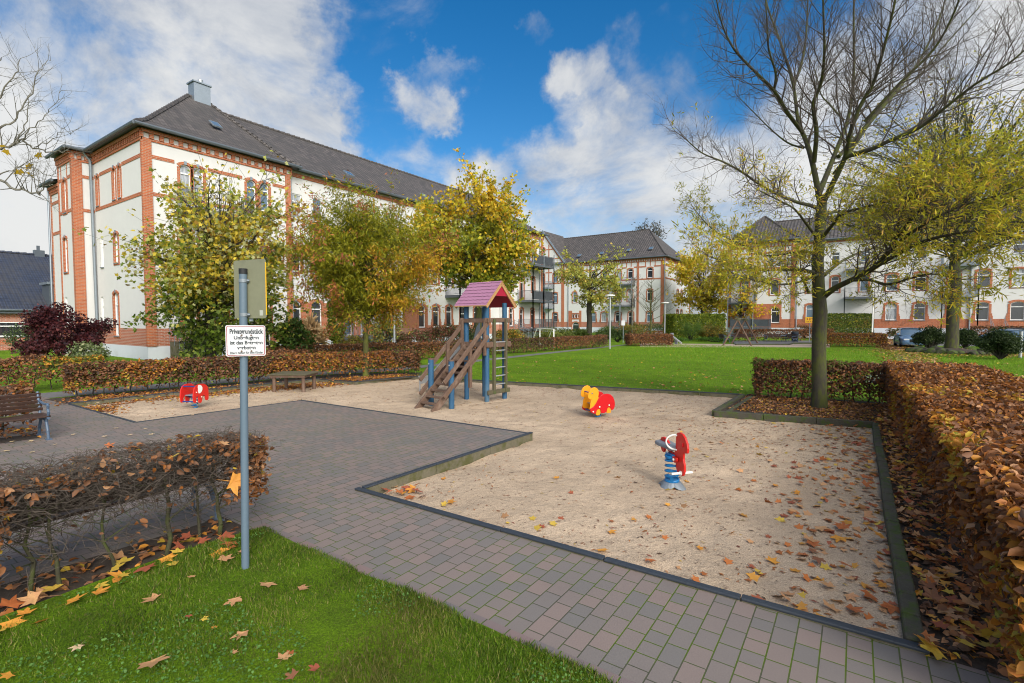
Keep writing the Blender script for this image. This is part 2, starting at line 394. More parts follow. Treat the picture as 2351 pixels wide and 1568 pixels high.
mb = MB(); st = .055; nx = int(13.2/st); ny = int(9/st)
mb.v = [(-12.8+i*st, 2.9+j*st, sandz(-12.8+i*st, 2.9+j*st)) for j in range(ny+1) for i in range(nx+1)]
for j in range(ny):
    for i in range(nx):
        k = j*(nx+1)+i; mb.f.append((k, k+1, k+nx+2, k+nx+1)); mb.m.append(0)
struct('sand_pit', mb, sandm, smooth=True, recalc=False)

def kerbline(name, pts, w, top, bot, m1, m2=None, capt=.018, close=False):
    mb = MB()
    for a, b in zip(pts[:-1], pts[1:]):
        a = Vector((*a, 0)); b = Vector((*b, 0)); n = max(1, round((b-a).length/.85)); d = (b-a)/n
        for i in range(n):
            p = a+d*i+d.normalized()*.003; q = a+d*(i+1)-d.normalized()*.003; dz = random.uniform(-.003, .003)
            if m2: mb.beam(p+Vector((0, 0, (bot+top-capt)/2)), q+Vector((0, 0, (bot+top-capt)/2)), w*.8, top-capt-bot, 1)
            hh = capt if m2 else top-bot
            mb.beam(p+Vector((0, 0, top-hh/2+dz)), q+Vector((0, 0, top-hh/2+dz)), w, hh, 0)
    return struct(name, mb, [m1, m2] if m2 else [m1], bevel=.006)
kerbline('kerb', [(-3.95, 3.05), (.34, 3.135)], .055, .030, -.16, cap, conc)
kerbline('kerb', [(-3.90, 3.09), (-3.83, 6.03)], .055, .033, -.2, cap, conc)
kerbline('kerb', [(-3.86, 6.04), (-9.32, 5.87), (-9.5, 3.07), (-12.70, 3.01)], .05, .012, -.12, cap, conc, .012)
kerbline('kerb', [(-12.68, 2.98), (-12.47, 6.6), (-12.27, 8.2), (-10.82, 8.39), (-10.57, 10.09), (-2.02, 11.77)], .05, .035, -.12, cap, conc, .02)
kerbline('kerb', [(-1.99, 11.7), (-2.03, 9.22), (.27, 9.63)], .08, .05, -.12, log_m)
kerbline('kerb', [(-1.80, 11.6), (-1.84, 9.38)], .07, .035, -.02, log_m)
mb = MB(); pts = [(.285+.004*math.sin(y*2.1), y, .018+.008*math.sin(y*3)) for y in np.linspace(3.17, 9.6, 26)]

for p, q in zip(pts[:-1], pts[1:]): mb.beam((p[0], p[1]+.002, -.03), (q[0], q[1]-.002, -.03+.004*math.sin(p[1]*9)), .085, .145)
struct('kerb', mb, log_m, bevel=.012)

mb = MB()
polysheet(mb, [(.3, 3.12), (.27, 9.65), (-2.0, 9.25), (-1.95, 12.0), (2.3, 12.6), (4.5, 6), (4.5, 3.1)], [], .006)
polysheet(mb, [(-4.36, -3), (-3.6, -3), (-3.72, 1.2), (-3.85, 1.98), (-4.3, 1.98)], [], .010)
polysheet(mb, [(-10.8, 8.4), (-12.3, 8.2), (-12.7, 3.0), (-13.9, 2.9), (-12.9, 9.5), (-11.2, 11.2), (-10.4, 10.3)], [], .005)
polysheet(mb, [(-9.75, -4), (-9.3, -4), (-9.35, 1.9), (-9.75, 1.95)], [], .009)
struct('soil_bed', mb, soil, recalc=False)
mb = MB()
polysheet(mb, [(-15.2, 2.4), (-14.1, 2.5), (-13.2, 9), (-12.3, 11), (-12.45, 32), (-12.9, 32), (-13.0, 12), (-14.3, 9)], [], .003)
pr = [G(2062.9, 830), G(2123, 831.5), G(2069, 792), G(2030, 777)]; a, b, c, d = pr
polysheet(mb, [(a.x-1.5, a.y-9), (b.x-1.2, b.y-9), (b.x, b.y), (c.x, c.y), (c.x+6, c.y+.5), (c.x+9, 55), (d.x-1, 55), (d.x, d.y), (a.x, a.y)], [], .003)
struct('path', mb, asphalt, recalc=False)
mb = MB(); q = [G(1470, 797), G(1640, 797.5), G(1905, 797.5), G(1905, 789.5), G(1690, 790), G(1470, 788.5)]
polysheet(mb, [(p.x, p.y) for p in q], [], .004); struct('far_sand_pit', mb, sand2m, recalc=False)
mb = MB(); q = [G(1688, 792), G(1812, 792), G(1822, 789), G(1870, 789), G(1880, 783), G(1680, 783)]
for p1, p2 in zip(q[:4], q[1:4]): mb.beam(p1+Vector((0, 0, .03)), p2+Vector((0, 0, .03)), .1, .1, 1)
polysheet(mb, [(p.x, p.y) for p in q], [], .05, 0); struct('far_paving', mb, [asphalt, log_m], recalc=False)
def nlz(x, y): return .02+.03*(1-math.exp(-max(0, 2.04-y)*3))+.012*pn(x, y, 1.7)
mb = MB(); st = .1; nx = 56; ny = 54
def edge(x): return 2.03-.03*pn(x, 0, 3)
for j in range(ny+1):
    for i in range(nx+1):
        x = -3.82+i*st; y = -3.3+j*st; y = min(y, edge(x)); x2 = max(x, -3.82+.14*max(0, 1.5-y)/1.5*.6)
        mb.v.append((x2, y, nlz(x, y)))
for j in range(ny):
    for i in range(nx):
        k = j*(nx+1)+i; mb.f.append((k, k+1, k+nx+2, k+nx+1)); mb.m.append(0)
struct('verge_turf', mb, turf, smooth=True, recalc=False)

# grass blades: the verge in front, then coarser tufts over the big lawn
def grass(name, label, P, h, cols):
    setorg((0, 0, 0)); n = len(P)
    D = np.stack([RNG.normal(0, .45, n), RNG.normal(0, .45, n), np.ones(n)], 1); UP = RNG.normal(0, 1, (n, 3))
    o = leaves(name, P, D, UP, h, cols, 'blade', grassm, width=1.0); tag(o, label, 'grass', None, 'stuff')
n = 190000
x = RNG.uniform(-3.8, 1.0, n); y = 2.06-(RNG.uniform(0, 1, n)**1.25)*2.6
keep = (y < 2.05-.03*np.sin(x*7)) & (x > -3.8+.09*np.maximum(0, 1.5-y)); x = x[keep]; y = y[keep]
clump = np.array([pn(a, b, 2.2) for a, b in zip(x, y)])
P = np.stack([x, y, np.array([nlz(a, b) for a, b in zip(x, y)])-.006], 1)
GCOL = [(5, (.088, .165, .010)), (4, (.145, .245, .014)), (2.5, (.050, .10, .009)), (1.5, (.24, .27, .04)), (1.2, (.30, .25, .10))]
dry = np.array([pn(q+40, w_, 1.1) for q, w_ in zip(x, y)]); gc = pal(len(x), GCOL); k = dry+RNG.normal(0, .1, len(x)) > .16; gc[k] = pal(len(x), [(2, (.24, .24, .05)), (1, (.30, .24, .10)), (2, (.15, .2, .02))])[k]; dk = np.array([pn(q, w_+70, 2.6) for q, w_ in zip(x, y)])+RNG.normal(0, .1, len(x)) > .18; gc[dk] *= .62
grass('verge_grass', 'dense fresh green grass of the verge at the foot of the sign post', P, RNG.uniform(.015, .034, len(x))*(1+.9*clump), gc)
n = 16000; x = RNG.uniform(-3.7, .6, n); y = 2.0-RNG.uniform(0, 1, n)*2.3
k = np.array([pn(a+20, b, 1.6) for a, b in zip(x, y)]) > .08; x = x[k]; y = y[k]; n = len(x)
P = np.stack([x, y, np.array([nlz(a, b) for a, b in zip(x, y)])+RNG.uniform(.012, .03, n)], 1)
setorg((0, 0, 0)); o = leaves('clover', P, RNG.normal(0, 1, (n, 3))*(1, 1, .25), np.array([[0, 0, 1.]])+RNG.normal(0, .3, (n, 3)), RNG.uniform(.008, .016, n), pal(n, [(1, (.09, .20, .04)), (1, (.13, .26, .06))]), 'beech', grassm, width=1.7)
tag(o, 'patches of small round clover leaves in the verge grass', 'clover', None, 'stuff')
# big lawn tufts
n = 150000; t = RNG.uniform(0, 1, n)
x = RNG.uniform(-11, 6.5, n); y = 9.6+24*t**1.7
def okl(a, b):
    if b < 10.1+.2*(a+10.57) and a < -1.9: return False
    if a > -2 and b < 12.3+.35*max(0, a-.3): return False
    return a > -12.3
k = np.array([okl(a, b) for a, b in zip(x, y)]); x = x[k]; y = y[k]; n = len(x)
P = np.stack([x, y, np.full(n, -.003)], 1)
grass('lawn_grass', 'short bright green grass of the big lawn beyond the sand pit', P, RNG.uniform(.02, .045, n)*(1+(y-9)/14), pal(n, [(4, (.155, .31, .010)), (4, (.125, .26, .010)), (2, (.21, .36, .016)), (.5, (.34, .31, .06))]))

# ================================================================ BUILDINGS
class Fac(MB):               # facade builder: local (s along wall, d outward, z)
    def __init__(self, o, d):
        self.o = o; self.d = d; super().__init__(self.tr)
    def tr(self, s, d, z): return (self.o[0]+s*self.d[0]+d*self.d[1], self.o[1]+s*self.d[1]-d*self.d[0], z)
def arcz(s, a, b, zt, r):
    if r <= 0: return zt
    w = (b-a)/2; Rr = (w*w+r*r)/(2*r); x = s-(a+b)/2
    return zt-Rr+math.sqrt(max(0, Rr*Rr-x*x))
def outline(a, b, zb, zt, r, n=10):
    pts = [(a, zb), (b, zb)]
    if r <= 0: return pts+[(b, zt), (a, zt)]
    return pts+[(b-(b-a)*i/n, arcz(b-(b-a)*i/n, a, b, zt, r)) for i in range(n+1)]
def wallpanel(f, s0, s1, z0, z1, ops, matf, zc=(), dep=.13, revm=None):
    ss = sorted({s0, s1, *[o[0] for o in ops], *[o[1] for o in ops]}|{c for c in getattr(f, 'sc', ()) if s0 < c < s1})
    zz = sorted({z0, z1, *[c for c in zc if z0 < c < z1], *[o[2] for o in ops], *[o[3] for o in ops]})
    for a, b in zip(ss[:-1], ss[1:]):
        for c, d in zip(zz[:-1], zz[1:]):
            cs, cz = (a+b)/2, (c+d)/2
            if any(o[0] < cs < o[1] and o[2] < cz < o[3] for o in ops): continue
            f.add([(a, 0, c), (b, 0, c), (b, 0, d), (a, 0, d)], [(0, 1, 2, 3)], matf(cs, cz))
    for a, b, zb, zt, r, rm in [(*o[:5], o[5]) for o in ops]:
        ol = outline(a, b, zb, zt, r); n = len(ol)
        f.add([(p[0], 0, p[1]) for p in ol]+[(p[0], -dep, p[1]) for p in ol], [(i, (i+1) % n, n+(i+1) % n, n+i) for i in range(n)], rm)
        if r > 0:
            K = 10; m = matf((a+b)/2, zt)
            for i in range(K):
                p = a+(b-a)*i/K; q = a+(b-a)*(i+1)/K
                f.add([(p, 0, arcz(p, a, b, zt, r)), (q, 0, arcz(q, a, b, zt, r)), (q, 0, zt), (p, 0, zt)], [(0, 1, 2, 3)], m)
def ringarc(f, a, b, zs, zt, r, th, d0, d1, m, K=10):    # arched band above an opening
    for i in range(K):
        p = a+(b-a)*i/K; q = a+(b-a)*(i+1)/K; c = (a+b)/2; k = 1+2*th/(b-a)
        P = (c+(p-c)*k, arcz(p, a, b, zt, r)+th*.9); Q = (c+(q-c)*k, arcz(q, a, b, zt, r)+th*.9)
        pin = (p, arcz(p, a, b, zt, r)); qin = (q, arcz(q, a, b, zt, r))
        f.add([(*x[:1], dd, x[1]) for dd in (d0, d1) for x in (pin, qin, Q, P)], [(0, 1, 2, 3), (7, 6, 5, 4), (0, 4, 5, 1), (1, 5, 6, 2), (2, 6, 7, 3), (3, 7, 4, 0)], m)
def window(o, d, a, b, zb, zt, r, root, sur=None, pane=None, steps=True, door=False, mull=False, setb=-.10, bw=.11, keyst=True, blind=None):
    fw = .05; f = Fac(o, d)
    zs = zt-r
    f.box((a, setb, zb), (a+fw, setb+.05, zs)); f.box((b-fw, setb, zb), (b, setb+.05, zs)); f.box((a+fw, setb, zb), (b-fw, setb+.05, zb+fw*1.2))
    tr = zb+(zt-zb)*(.70 if r > 0 else .68)
    f.box((a+fw, setb-.002, tr), (b-fw, setb+.055, tr+fw*1.1))
    if mull: f.box(((a+b)/2-fw/2, setb-.001, zb+fw), ((a+b)/2+fw/2, setb+.052, tr))
    if r > 0:
        K = 8
        for i in range(K):
            p = a+(b-a)*i/K; q = a+(b-a)*(i+1)/K; zp, zq = arcz(p, a, b, zt, r), arcz(q, a, b, zt, r)
            f.add([(s, dd, z) for dd in (setb, setb+.05) for s, z in ((p, zp-fw), (q, zq-fw), (q, zq), (p, zp))], [(0, 1, 2, 3), (7, 6, 5, 4), (0, 4, 5, 1), (1, 5, 6, 2), (2, 6, 7, 3), (3, 7, 4, 0)])
    else: f.box((a+fw, setb, zt-fw), (b-fw, setb+.05, zt))
    w = f.build('door' if door else 'window', wframe, root)
    g = Fac(o, d); ol = outline(a+.01, b-.01, zb+.01, zt-.01, r)
    g.add([(s, setb+.012, z) for s, z in ol], [tuple(range(len(ol)))]); g.build('pane', pane or random.choice([glass_d, glass_d, glass_c, glass_b]), w, recalc=False)
    if blind:
        q = Fac(o, d); q.add([(a+fw, setb+.018, tr-(tr-zb)*blind), (b-fw, setb+.018, tr-(tr-zb)*blind), (b-fw, setb+.018, tr), (a+fw, setb+.018, tr)], [(0, 1, 2, 3)]); q.build('blind', glass_c, w, recalc=False)
    if not door:
        h = Fac(o, d); h.box((a-.02, setb+.05, zb-.045), (b+.02, .055, zb-.002)); h.build('sill', sillm, w)
    if sur is not None:
        h = Fac(o, d); e = .028
        lo = zb-.10 if not door else max(zb, .02)
        h.box((a-bw, -.02, lo), (a+.004, e, zs)); h.box((b-.004, -.02, lo), (b+bw, e, zs))
        if not door: h.box((a+.004, -.02, lo), (b-.004, e-.004, zb-.046))
        if r > 0: ringarc(h, a, b, zs, zt, r, bw*1.15, -.02, e+.006, 0)
        else: h.box((a-bw, -.02, zs+.001), (b+bw, e, zs+bw*1.3))
        if steps:
            for k, (hh, ex) in enumerate(((.28, .10), (.42, .055))):
                zt2 = zb+(zs-zb)*hh
                h.box((a-bw-ex, -.021, lo), (a-bw+.001, e-.002*(k+1), zt2)); h.box((b+bw-.001, -.021, lo), (b+bw+ex, e-.002*(k+1), zt2))
        if r > 0 and keyst: h.box(((a+b)/2-.05, 0, zt-.01), ((a+b)/2+.05, e+.02, zt+bw*1.35), 1)
        h.build('brick_surround', [sur, zinc], w)
    return w
def cornice(o, d, s0, s1, root, z0=8.98, z1=9.42, step=.36, tooth=.15, white_sq=True):
    f = Fac(o, d)
    f.box((s0, 0, z0), (s1, .05, z0+.10)); f.box((s0, 0, z1-.13), (s1, .13, z1))
    n = round((s1-s0)/step)
    for i in range(n+1):
        s = s0+(s1-s0)*i/n; a = max(s0, s-tooth/2); b = min(s1, s+tooth/2); f.box((a, 0, z0+.1), (b, .09, z1-.13))
    return f.build('cornice', brick, root)
def bars(f, s0, s1, d0, d1, z0, z1, step, r=.008, m=0):
    n = max(1, int(math.hypot(s1-s0, d1-d0)/step))
    for i in range(n+1):
        s = s0+(s1-s0)*i/n; d = d0+(d1-d0)*i/n; f.box((s-r, d-r, z0), (s+r, d+r, z1), m)
def balcony(o, d, s0, s1, proj, z, root, posts=True, m=None, zroof=None, panel=False, step=.085):
    m = m or steel_d
    f = Fac(o, d); f.box((s0, 0, z-.12), (s1, proj, z)); f.box((s0-.01, proj+.001, z-.17), (s1+.01, proj+.04, z+.02)); f.box((s0-.04, 0, z-.17), (s0-.001, proj, z+.02)); f.box((s1+.001, 0, z-.17), (s1+.04, proj, z+.02))
    b = f.build('balcony', m, root)
    f = Fac(o, d); h = .82
    for (p, q, e0, e1) in ((s0, s1, proj, proj), (s0, s0, .02, proj), (s1, s1, .02, proj)):
        bars(f, p, q, e0, e1, z+.08, z+h, step)
        for zz in (z+.08, z+h):
            if p == q: f.box((p-.018, e0, zz-.015), (p+.018, e1, zz+.015))
            else: f.box((p, e0-.019, zz-.016), (q, e0+.019, zz+.016))
    if panel: f.box((s0+.02, proj-.035, z+.10), (s1-.02, proj-.022, z+h-.05), 0)
    f.build('railing', m, b)
    if posts:
        for s in ((s0, s1) if s1-s0 < 2.8 else (s0, (s0+s1)/2, s1)):
            f = Fac(o, d); f.box((s-.035, proj+.045, 0), (s+.035, proj+.115, zroof or z+h)); f.build('post', steel_g, b)
    return b
def pipe(pts, root, r=.045): mb = MB(); mb.tube(pts, r, 8); return mb.build('downpipe', zinc, root, smooth=True)
def gutter(pts, root): mb = MB(); mb.tube(pts, .075, 8); return mb.build('gutter', zinc_dark, root, smooth=True)
def hiproof(mb, x0, x1, y0, y1, ze, za, ra, rb, bell=.5, m=0):
    # hip roof over rectangle; ridge from ra to rb (x,y); slightly flared foot
    A = [(x0, y0), (x1, y0), (x1, y1), (x0, y1)]
    def foot(p):
        c = min((ra, rb), key=lambda q: (q[0]-p[0])**2+(q[1]-p[1])**2); t = .16
        return (p[0]+(c[0]-p[0])*t, p[1]+(c[1]-p[1])*t, ze+(za-ze)*t*.72)
    e = [(*p, ze) for p in A]; g = [foot(p) for p in A]
    near = [0 if (p[0]-ra[0])**2+(p[1]-ra[1])**2 <= (p[0]-rb[0])**2+(p[1]-rb[1])**2 else 1 for p in A]
    rr = [(*ra, za), (*rb, za)]
    vs = e+g+rr; fs = []
    for i in range(4):
        j = (i+1) % 4; fs.append((i, j, 4+j, 4+i))
        fs.append((4+i, 4+j, 8+near[j], 8+near[i]) if near[i] != near[j] else (4+i, 4+j, 8+near[i]))
    mb.add(vs, fs, m); mb.add([(p[0], p[1], ze-.03) for p in A], [(0, 1, 2, 3)], 1)
    for i in range(4): mb.add([e[i], e[(i+1) % 4], (*A[(i+1) % 4], ze-.03), (*A[i], ze-.03)], [(0, 1, 2, 3)], 1)
    return g, rr, near
def ridgecaps(mb, p, q, m=0, step=.33):
    p = Vector(p); q = Vector(q); n = max(1, int((q-p).length/step)); d = (q-p)/n
    for i in range(n): mb.tube([p+d*i+Vector((0, 0, .0)), p+d*(i+.98)+Vector((0, 0, .025))], [.085, .10], 6, m)
def skylight(p, nrm, along, root, w=.42, h=.6):
    n = Vector(nrm).normalized(); a = Vector(along).normalized(); u = n.cross(a); mb = MB()
    p = Vector(p); q = lambda i, j, k: p+a*i*w/2+u*j*h/2+n*k
    mb.add([q(i, j, k) for k in (0, .06) for i, j in ((-1, -1), (1, -1), (1, 1), (-1, 1))], [(0, 1, 2, 3), (7, 6, 5, 4), (0, 4, 5, 1), (1, 5, 6, 2), (2, 6, 7, 3), (3, 7, 4, 0)])
    s = mb.build('skylight', zinc, root); mb = MB(); mb.add([q(i*.8, j*.82, .064) for i, j in ((-1, -1), (1, -1), (1, 1), (-1, 1))], [(0, 1, 2, 3)]); mb.build('pane', glass_b, s, recalc=False)
WM = [plaster, brick, plaster_base, brick_pale]
def std(z, sz, brickz=None): return 2 if z < .55 else (3 if z < 1.3 else 0)

# ---------------- long apartment house on the left
B1 = thing('apartment_house', 'long cream three-storey apartment house with red brick trim filling the left half', 'house', (-24, 8.28, 0))
X1 = -24.0; XW = -24.3
LV = {'g': (1.15, 2.68, .17), 'm': (4.2, 5.52, .15), 't': (6.98, 8.36, .14)}
FY = lambda X: ((X, 0), (0, 1))
wins = []
def addw(plane, c, w, lv, kind='arch', door=False, pane=None, zb=None, blind=None): wins.append((plane, c, w, lv, kind, door, pane, zb, blind))
for c in (9.85, 10.35, 12.69, 13.34): addw('b1', c, .44, 't')
for c in (9.8, 10.6, 11.7, 13.3): addw('b1', c, .46, 'm')
for c in (9.9, 11.2): addw('b1', c, .5, 'g')
addw('b1', 13.15, .72, 'g', door=True, zb=.35, pane=glass_d)
for c in (15.23, 16.46, 18.5, 19.7, 21.4, 24.35, 25.7, 27.1, 28.4, 30.2, 31.5): addw('w', c, .58, 't', 'rect', blind=random.choice([None, .5, None, .8]))
for c in (15.13, 16.35, 18.5, 19.7, 21.4, 24.35, 25.7, 27.15, 28.6, 30.2, 31.6): addw('w', c, .56, 'm')
for c in (15.06, 16.3, 24.33, 25.71, 27.06, 30.2, 31.6): addw('w', c, .62, 'g', pane=glass_d)
for c in (18.3, 19.5, 28.6): addw('w', c, .6, 'g', door=True, zb=.75)
for c in (34.25, 34.75, 35.88, 36.5, 37.6, 38.22): addw('b2', c, .38, 't')
for c in (34.6, 38.0): addw('b2', c, .52, 'm')
addw('b2', 36.2, .56, 'm', door=True, zb=3.4)
addw('b2', 34.55, .54, 'g'); addw('b2', 36.12, .52, 'g', door=True, zb=.95, pane=glass_d); addw('b2', 37.88, .5, 'g', door=True, zb=.95)
planes = {'b1': X1, 'w': XW, 'b2': X1}
wallmb = MB()
for pl, (s0, s1) in {'b1': (8.28, 14.72), 'w': (14.72, 33.2), 'b2': (33.2, 39.65)}.items():
    f = Fac(*FY(planes[pl])); f.sc = (17.0, 22.6, 23.7, 24.9) if pl == 'w' else (); ops = []
    for p, c, w, lv, kind, door, pane, zb, blind in wins:
        if p == pl:
            z0, z1, r = LV[lv]; ops.append((c-w/2, c+w/2, zb if zb is not None else z0, z1 if kind == 'arch' else z1-.1, r if kind == 'arch' else 0, 1 if kind == 'arch' else 0))
    def mf(s, z, pl=pl):
        if pl == 'w' and 1.2 < z < 2.62 and (s < 17 or 22.6 < s < 24.9): return 1
        return std(z, 0)
    wallpanel(f, s0, s1, 0, 9.45, ops, mf, (.55, 1.3, 2.6))
    wallmb.v += [tuple(v) for v in f.v] if False else []
    k = len(wallmb.v); wallmb.v += f.v; wallmb.f += [tuple(i+k for i in q) for q in f.f]; wallmb.m += f.m
# returns between planes, gable side, stair tower, back
def quadwall(o, d, s0, s1, z1, ops=(), mf=std, zc=(.55, 1.3)):
    f = Fac(o, d); wallpanel(f, s0, s1, 0, z1, list(ops), lambda s, z: mf(z, 0), zc)
    k = len(wallmb.v); wallmb.v += f.v; wallmb.f += [tuple(i+k for i in q) for q in f.f]; wallmb.m += f.m
GS = ((0, 8.28), (1, 0)); TS = ((0, 7.52), (1, 0))
gw = [(-27.15, .34, 't'), (-26.5, .3, 't'), (-29.25, .32, 't'), (-27.15, .5, 'm'), (-27.4, .6, 'g')]
gops = [(c-w/2, c+w/2, LV[l][0] if l != 'g' else .95, LV[l][1] if l != 'g' else 2.9, .14, 1) for c, w, l in gw]
grect = [(-28.97, .36, 4.12, 5.5), (-29.2, .36, 1.3, 2.75)]
gops += [(c-w/2, c+w/2, a, b, 0, 0) for c, w, a, b in grect]
quadwall(*GS, -29.77, -24.0, 9.45, gops)
quadwall((XW, 14.72), (-1, 0), -.3, 0, 9.45); quadwall((XW, 33.2), (1, 0), 0, .3, 9.45)
quadwall((-24, 39.65), (-1, 0), 0, 9.6, 9.45); quadwall((-33.6, 7.6), (0, -1), -32.05, 0, 8.3)
tops_ = [(c-w/2, c+w/2, a, b, r, m) for c, w, a, b, r, m in ((-31.0, .46, 6.75, 8.3, .13, 1), (-31.2, .52, 3.95, 5.6, .14, 1), (-31.45, .4, 1.5, 2.75, 0, 0))]
quadwall(*TS, -31.93, -29.77, 9.45, tops_); quadwall((-29.77, 0), (0, 1), 7.52, 8.28, 9.45)
quadwall((0, 7.6), (1, 0), -33.6, -31.93, 8.32); quadwall((-31.93, 9.6), (0, -1), 0, 2.0, 9.45)
wallmb.build('wall', WM, B1, recalc=False)
for p, c, w, lv, kind, door, pane, zb, blind in wins:
    z0, z1, r = LV[lv]; a, b = c-w/2, c+w/2
    window(*FY(planes[p]), a, b, zb if zb is not None else z0, z1 if kind == 'arch' else z1-.1, r if kind == 'arch' else 0, B1, brick if kind == 'arch' else None, pane, steps=(lv == 'g'), door=door, blind=blind, bw=.10 if lv == 't' else .12)
for c, w, l in gw:
    window(*GS, c-w/2, c+w/2, LV[l][0] if l != 'g' else .95, LV[l][1] if l != 'g' else 2.9, .14, B1, brick, glass_c, steps=False, bw=.09)
for c, w, a, b in grect: window(*GS, c-w/2, c+w/2, a, b, 0, B1, None, glass_c)
for a, b, c, d, r, m in tops_: window(*TS, a, b, c, d, r, B1, brick if r else None, glass_c, steps=False, bw=.09)
def boxpart(name, o, d, a, b, root, m, mats=None): f = Fac(o, d); f.box(a, b); return f.build(name, m, root)
F1 = FY(X1); FW = FY(XW)
# corner pilasters and string courses
boxpart('brick_pilaster', *F1, (8.24, 0, .56), (8.60, .045, 8.99), B1, brick)
boxpart('brick_pilaster', *GS, (-24.09, 0, .56), (-24.0, .040, 8.99), B1, brick)
for s in (14.43, 33.25, 39.35): boxpart('brick_pilaster', *F1, (s, 0, .56), (s+.28, .045, 8.99), B1, brick)
boxpart('brick_pilaster', (-29.77, 0), (0, 1), (7.48, 0, .3), (7.85, .035, 9.0), B1, brick)
boxpart('brick_pilaster', *TS, (-30.03, 0, .3), (-29.77, .035, 9.0), B1, brick)
boxpart('brick_pilaster', *TS, (-31.95, 0, .3), (-31.82, .03, 9.0), B1, brick); boxpart('brick_pilaster', (0, 7.6), (1, 0), (-33.62, 0, .3), (-33.45, .03, 8.0), B1, brick)
def bandparts(o, d, s0, s1, z, skip, h=.15):
    f = Fac(o, d); cur = s0
    for a, b in sorted(skip)+[(s1, s1)]:
        if a > cur: f.box((cur, 0, z), (a, .022, z+h))
        cur = max(cur, b)
    f.build('brick_band', brick, B1)
sk = lambda pl, lv, e=.12: [(c-w/2-e, c+w/2+e) for p, c, w, l, *_ in wins if p == pl and l == lv]
bandparts(*F1, 8.6, 14.43, 8.30, sk('b1', 't', .2)); bandparts(*F1, 8.6, 14.43, 6.78, [])
bandparts(*F1, 33.53, 39.35, 8.30, sk('b2', 't', .2)); bandparts(*F1, 33.53, 39.35, 6.80, [])
gsk = [(c-w/2-.15, c+w/2+.15) for c, w, l in gw if l == 't']
bandparts(*GS, -29.6, -24.09, 8.30, gsk); bandparts(*GS, -29.6, -24.09, 6.76, [])
for z in (8.25, 6.7): bandparts((-29.77, 0), (0, 1), 7.85, 8.28, z, []); bandparts(*TS, -31.82, -30.03, z, [(-31.4, -30.6)] if z > 8 else [])
f = Fac(*TS); f.box((-30.62, 0, 6.85), (-30.56, .02, 9.0)); f.box((-31.5, 0, 6.85), (-31.44, .02, 9.0)); f.build('brick_band', brick, B1)
for z in (7.4, 5.9): bandparts((0, 7.6), (1, 0), -33.45, -31.93, z, [])
cornice(*F1, 8.24, 14.76, B1); cornice(*F1, 33.16, 39.7, B1); cornice(*GS, -29.7, -23.95, B1, step=.2, tooth=.09)
cornice((-29.77, 0), (0, 1), 7.48, 8.3, B1, step=.24); cornice(*TS, -31.95, -29.73, B1, step=.14, tooth=.07); cornice((0, 7.6), (1, 0), -33.62, -31.93, B1, 7.9, 8.28, .14, .07)
boxpart('brick_band', *FW, (14.72, 0, 9.12), (33.2, .05, 9.32), B1, brick)
# roofs
mb = MB(); RX = -28.7
g, rr, nr = hiproof(mb, -33.8, -23.62, 7.93, 15.05, 9.5, 13.25, (RX, 12.0), (RX, 12.9))
ridgecaps(mb, (-23.62, 7.93, 9.5), g[1]); ridgecaps(mb, g[1], rr[0]); ridgecaps(mb, rr[1], g[2]); ridgecaps(mb, g[2], (-23.62, 15.05, 9.5)); ridgecaps(mb, rr[0], rr[1])
mb.add([(-23.93, 14.5, 9.5), (-23.93, 40, 9.5), (RX, 37.0, 12.9), (RX, 13.4, 12.9), (-33.6, 40, 9.5), (-33.6, 14, 9.5)], [(0, 1, 2, 3), (3, 2, 4, 5), (1, 4, 2)], 0)
mb.add([(-23.93, 14.5, 9.46), (-23.93, 40, 9.46), (-24.4, 40, 9.44), (-24.4, 14.5, 9.44)], [(0, 1, 2, 3)], 1)
ridgecaps(mb, (RX, 13.6, 12.9), (RX, 37, 12.9))
g2, rr2, _ = hiproof(mb, -33.5, -23.62, 32.9, 40.0, 9.503, 12.86, (RX, 36.3), (RX, 36.7))
ridgecaps(mb, (-23.62, 32.9, 9.5), g2[1]); ridgecaps(mb, g2[1], rr2[0])
mb.build('roof', [rooft, zinc_dark], B1)
mb = MB()
mb.add([(-29.45, 7.22, 9.5), (-29.45, 9.3, 9.5), (-32.2, 9.3, 9.5), (-32.2, 7.22, 9.5), (-30.6, 8.9, 10.0)], [(0, 1, 4), (1, 2, 4), (2, 3, 4), (3, 0, 4), (3, 2, 1, 0)], 0)
mb.add([(-31.9, 7.3, 8.42), (-31.9, 9, 8.9), (-33.95, 9, 8.9), (-33.95, 7.3, 8.42), (-31.9, 7.3, 8.36), (-33.95, 7.3, 8.36), (-33.95, 9, 8.36), (-31.9, 9, 8.36)], [(0, 1, 2, 3), (0, 3, 5, 4), (2, 6, 5, 3), (4, 5, 6, 7)], 1); mb.build('roof', [zinc_dark, zinc_dark], B1)
gutter([(-23.58, 7.9, 9.47), (-23.58, 15.1, 9.47)], B1); gutter([(-29.7, 7.89, 9.47), (-23.58, 7.89, 9.47)], B1); gutter([(-23.88, 15.1, 9.45), (-23.88, 32.85, 9.45)], B1); gutter([(-23.58, 32.85, 9.47), (-23.58, 40.05, 9.47)], B1)
gutter([(-29.42, 7.18, 9.47), (-32.2, 7.18, 9.47)], B1); gutter([(-29.42, 7.2, 9.47), (-29.42, 8.2, 9.47)], B1); gutter([(-31.9, 7.26, 8.38), (-34.0, 7.26, 8.38)], B1)
pipe([(-29.65, 7.9, 9.4), (-29.69, 8.15, 9.1), (-29.69, 8.2, 0)], B1, .06); pipe([(-24.2, 14.85, 9.3), (-24.2, 14.85, 0)], B1); pipe([(-23.9, 39.0, 9.3), (-23.9, 39.0, 0)], B1); pipe([(-33.62, 7.5, 8.3), (-33.62, 7.5, 0)], B1)
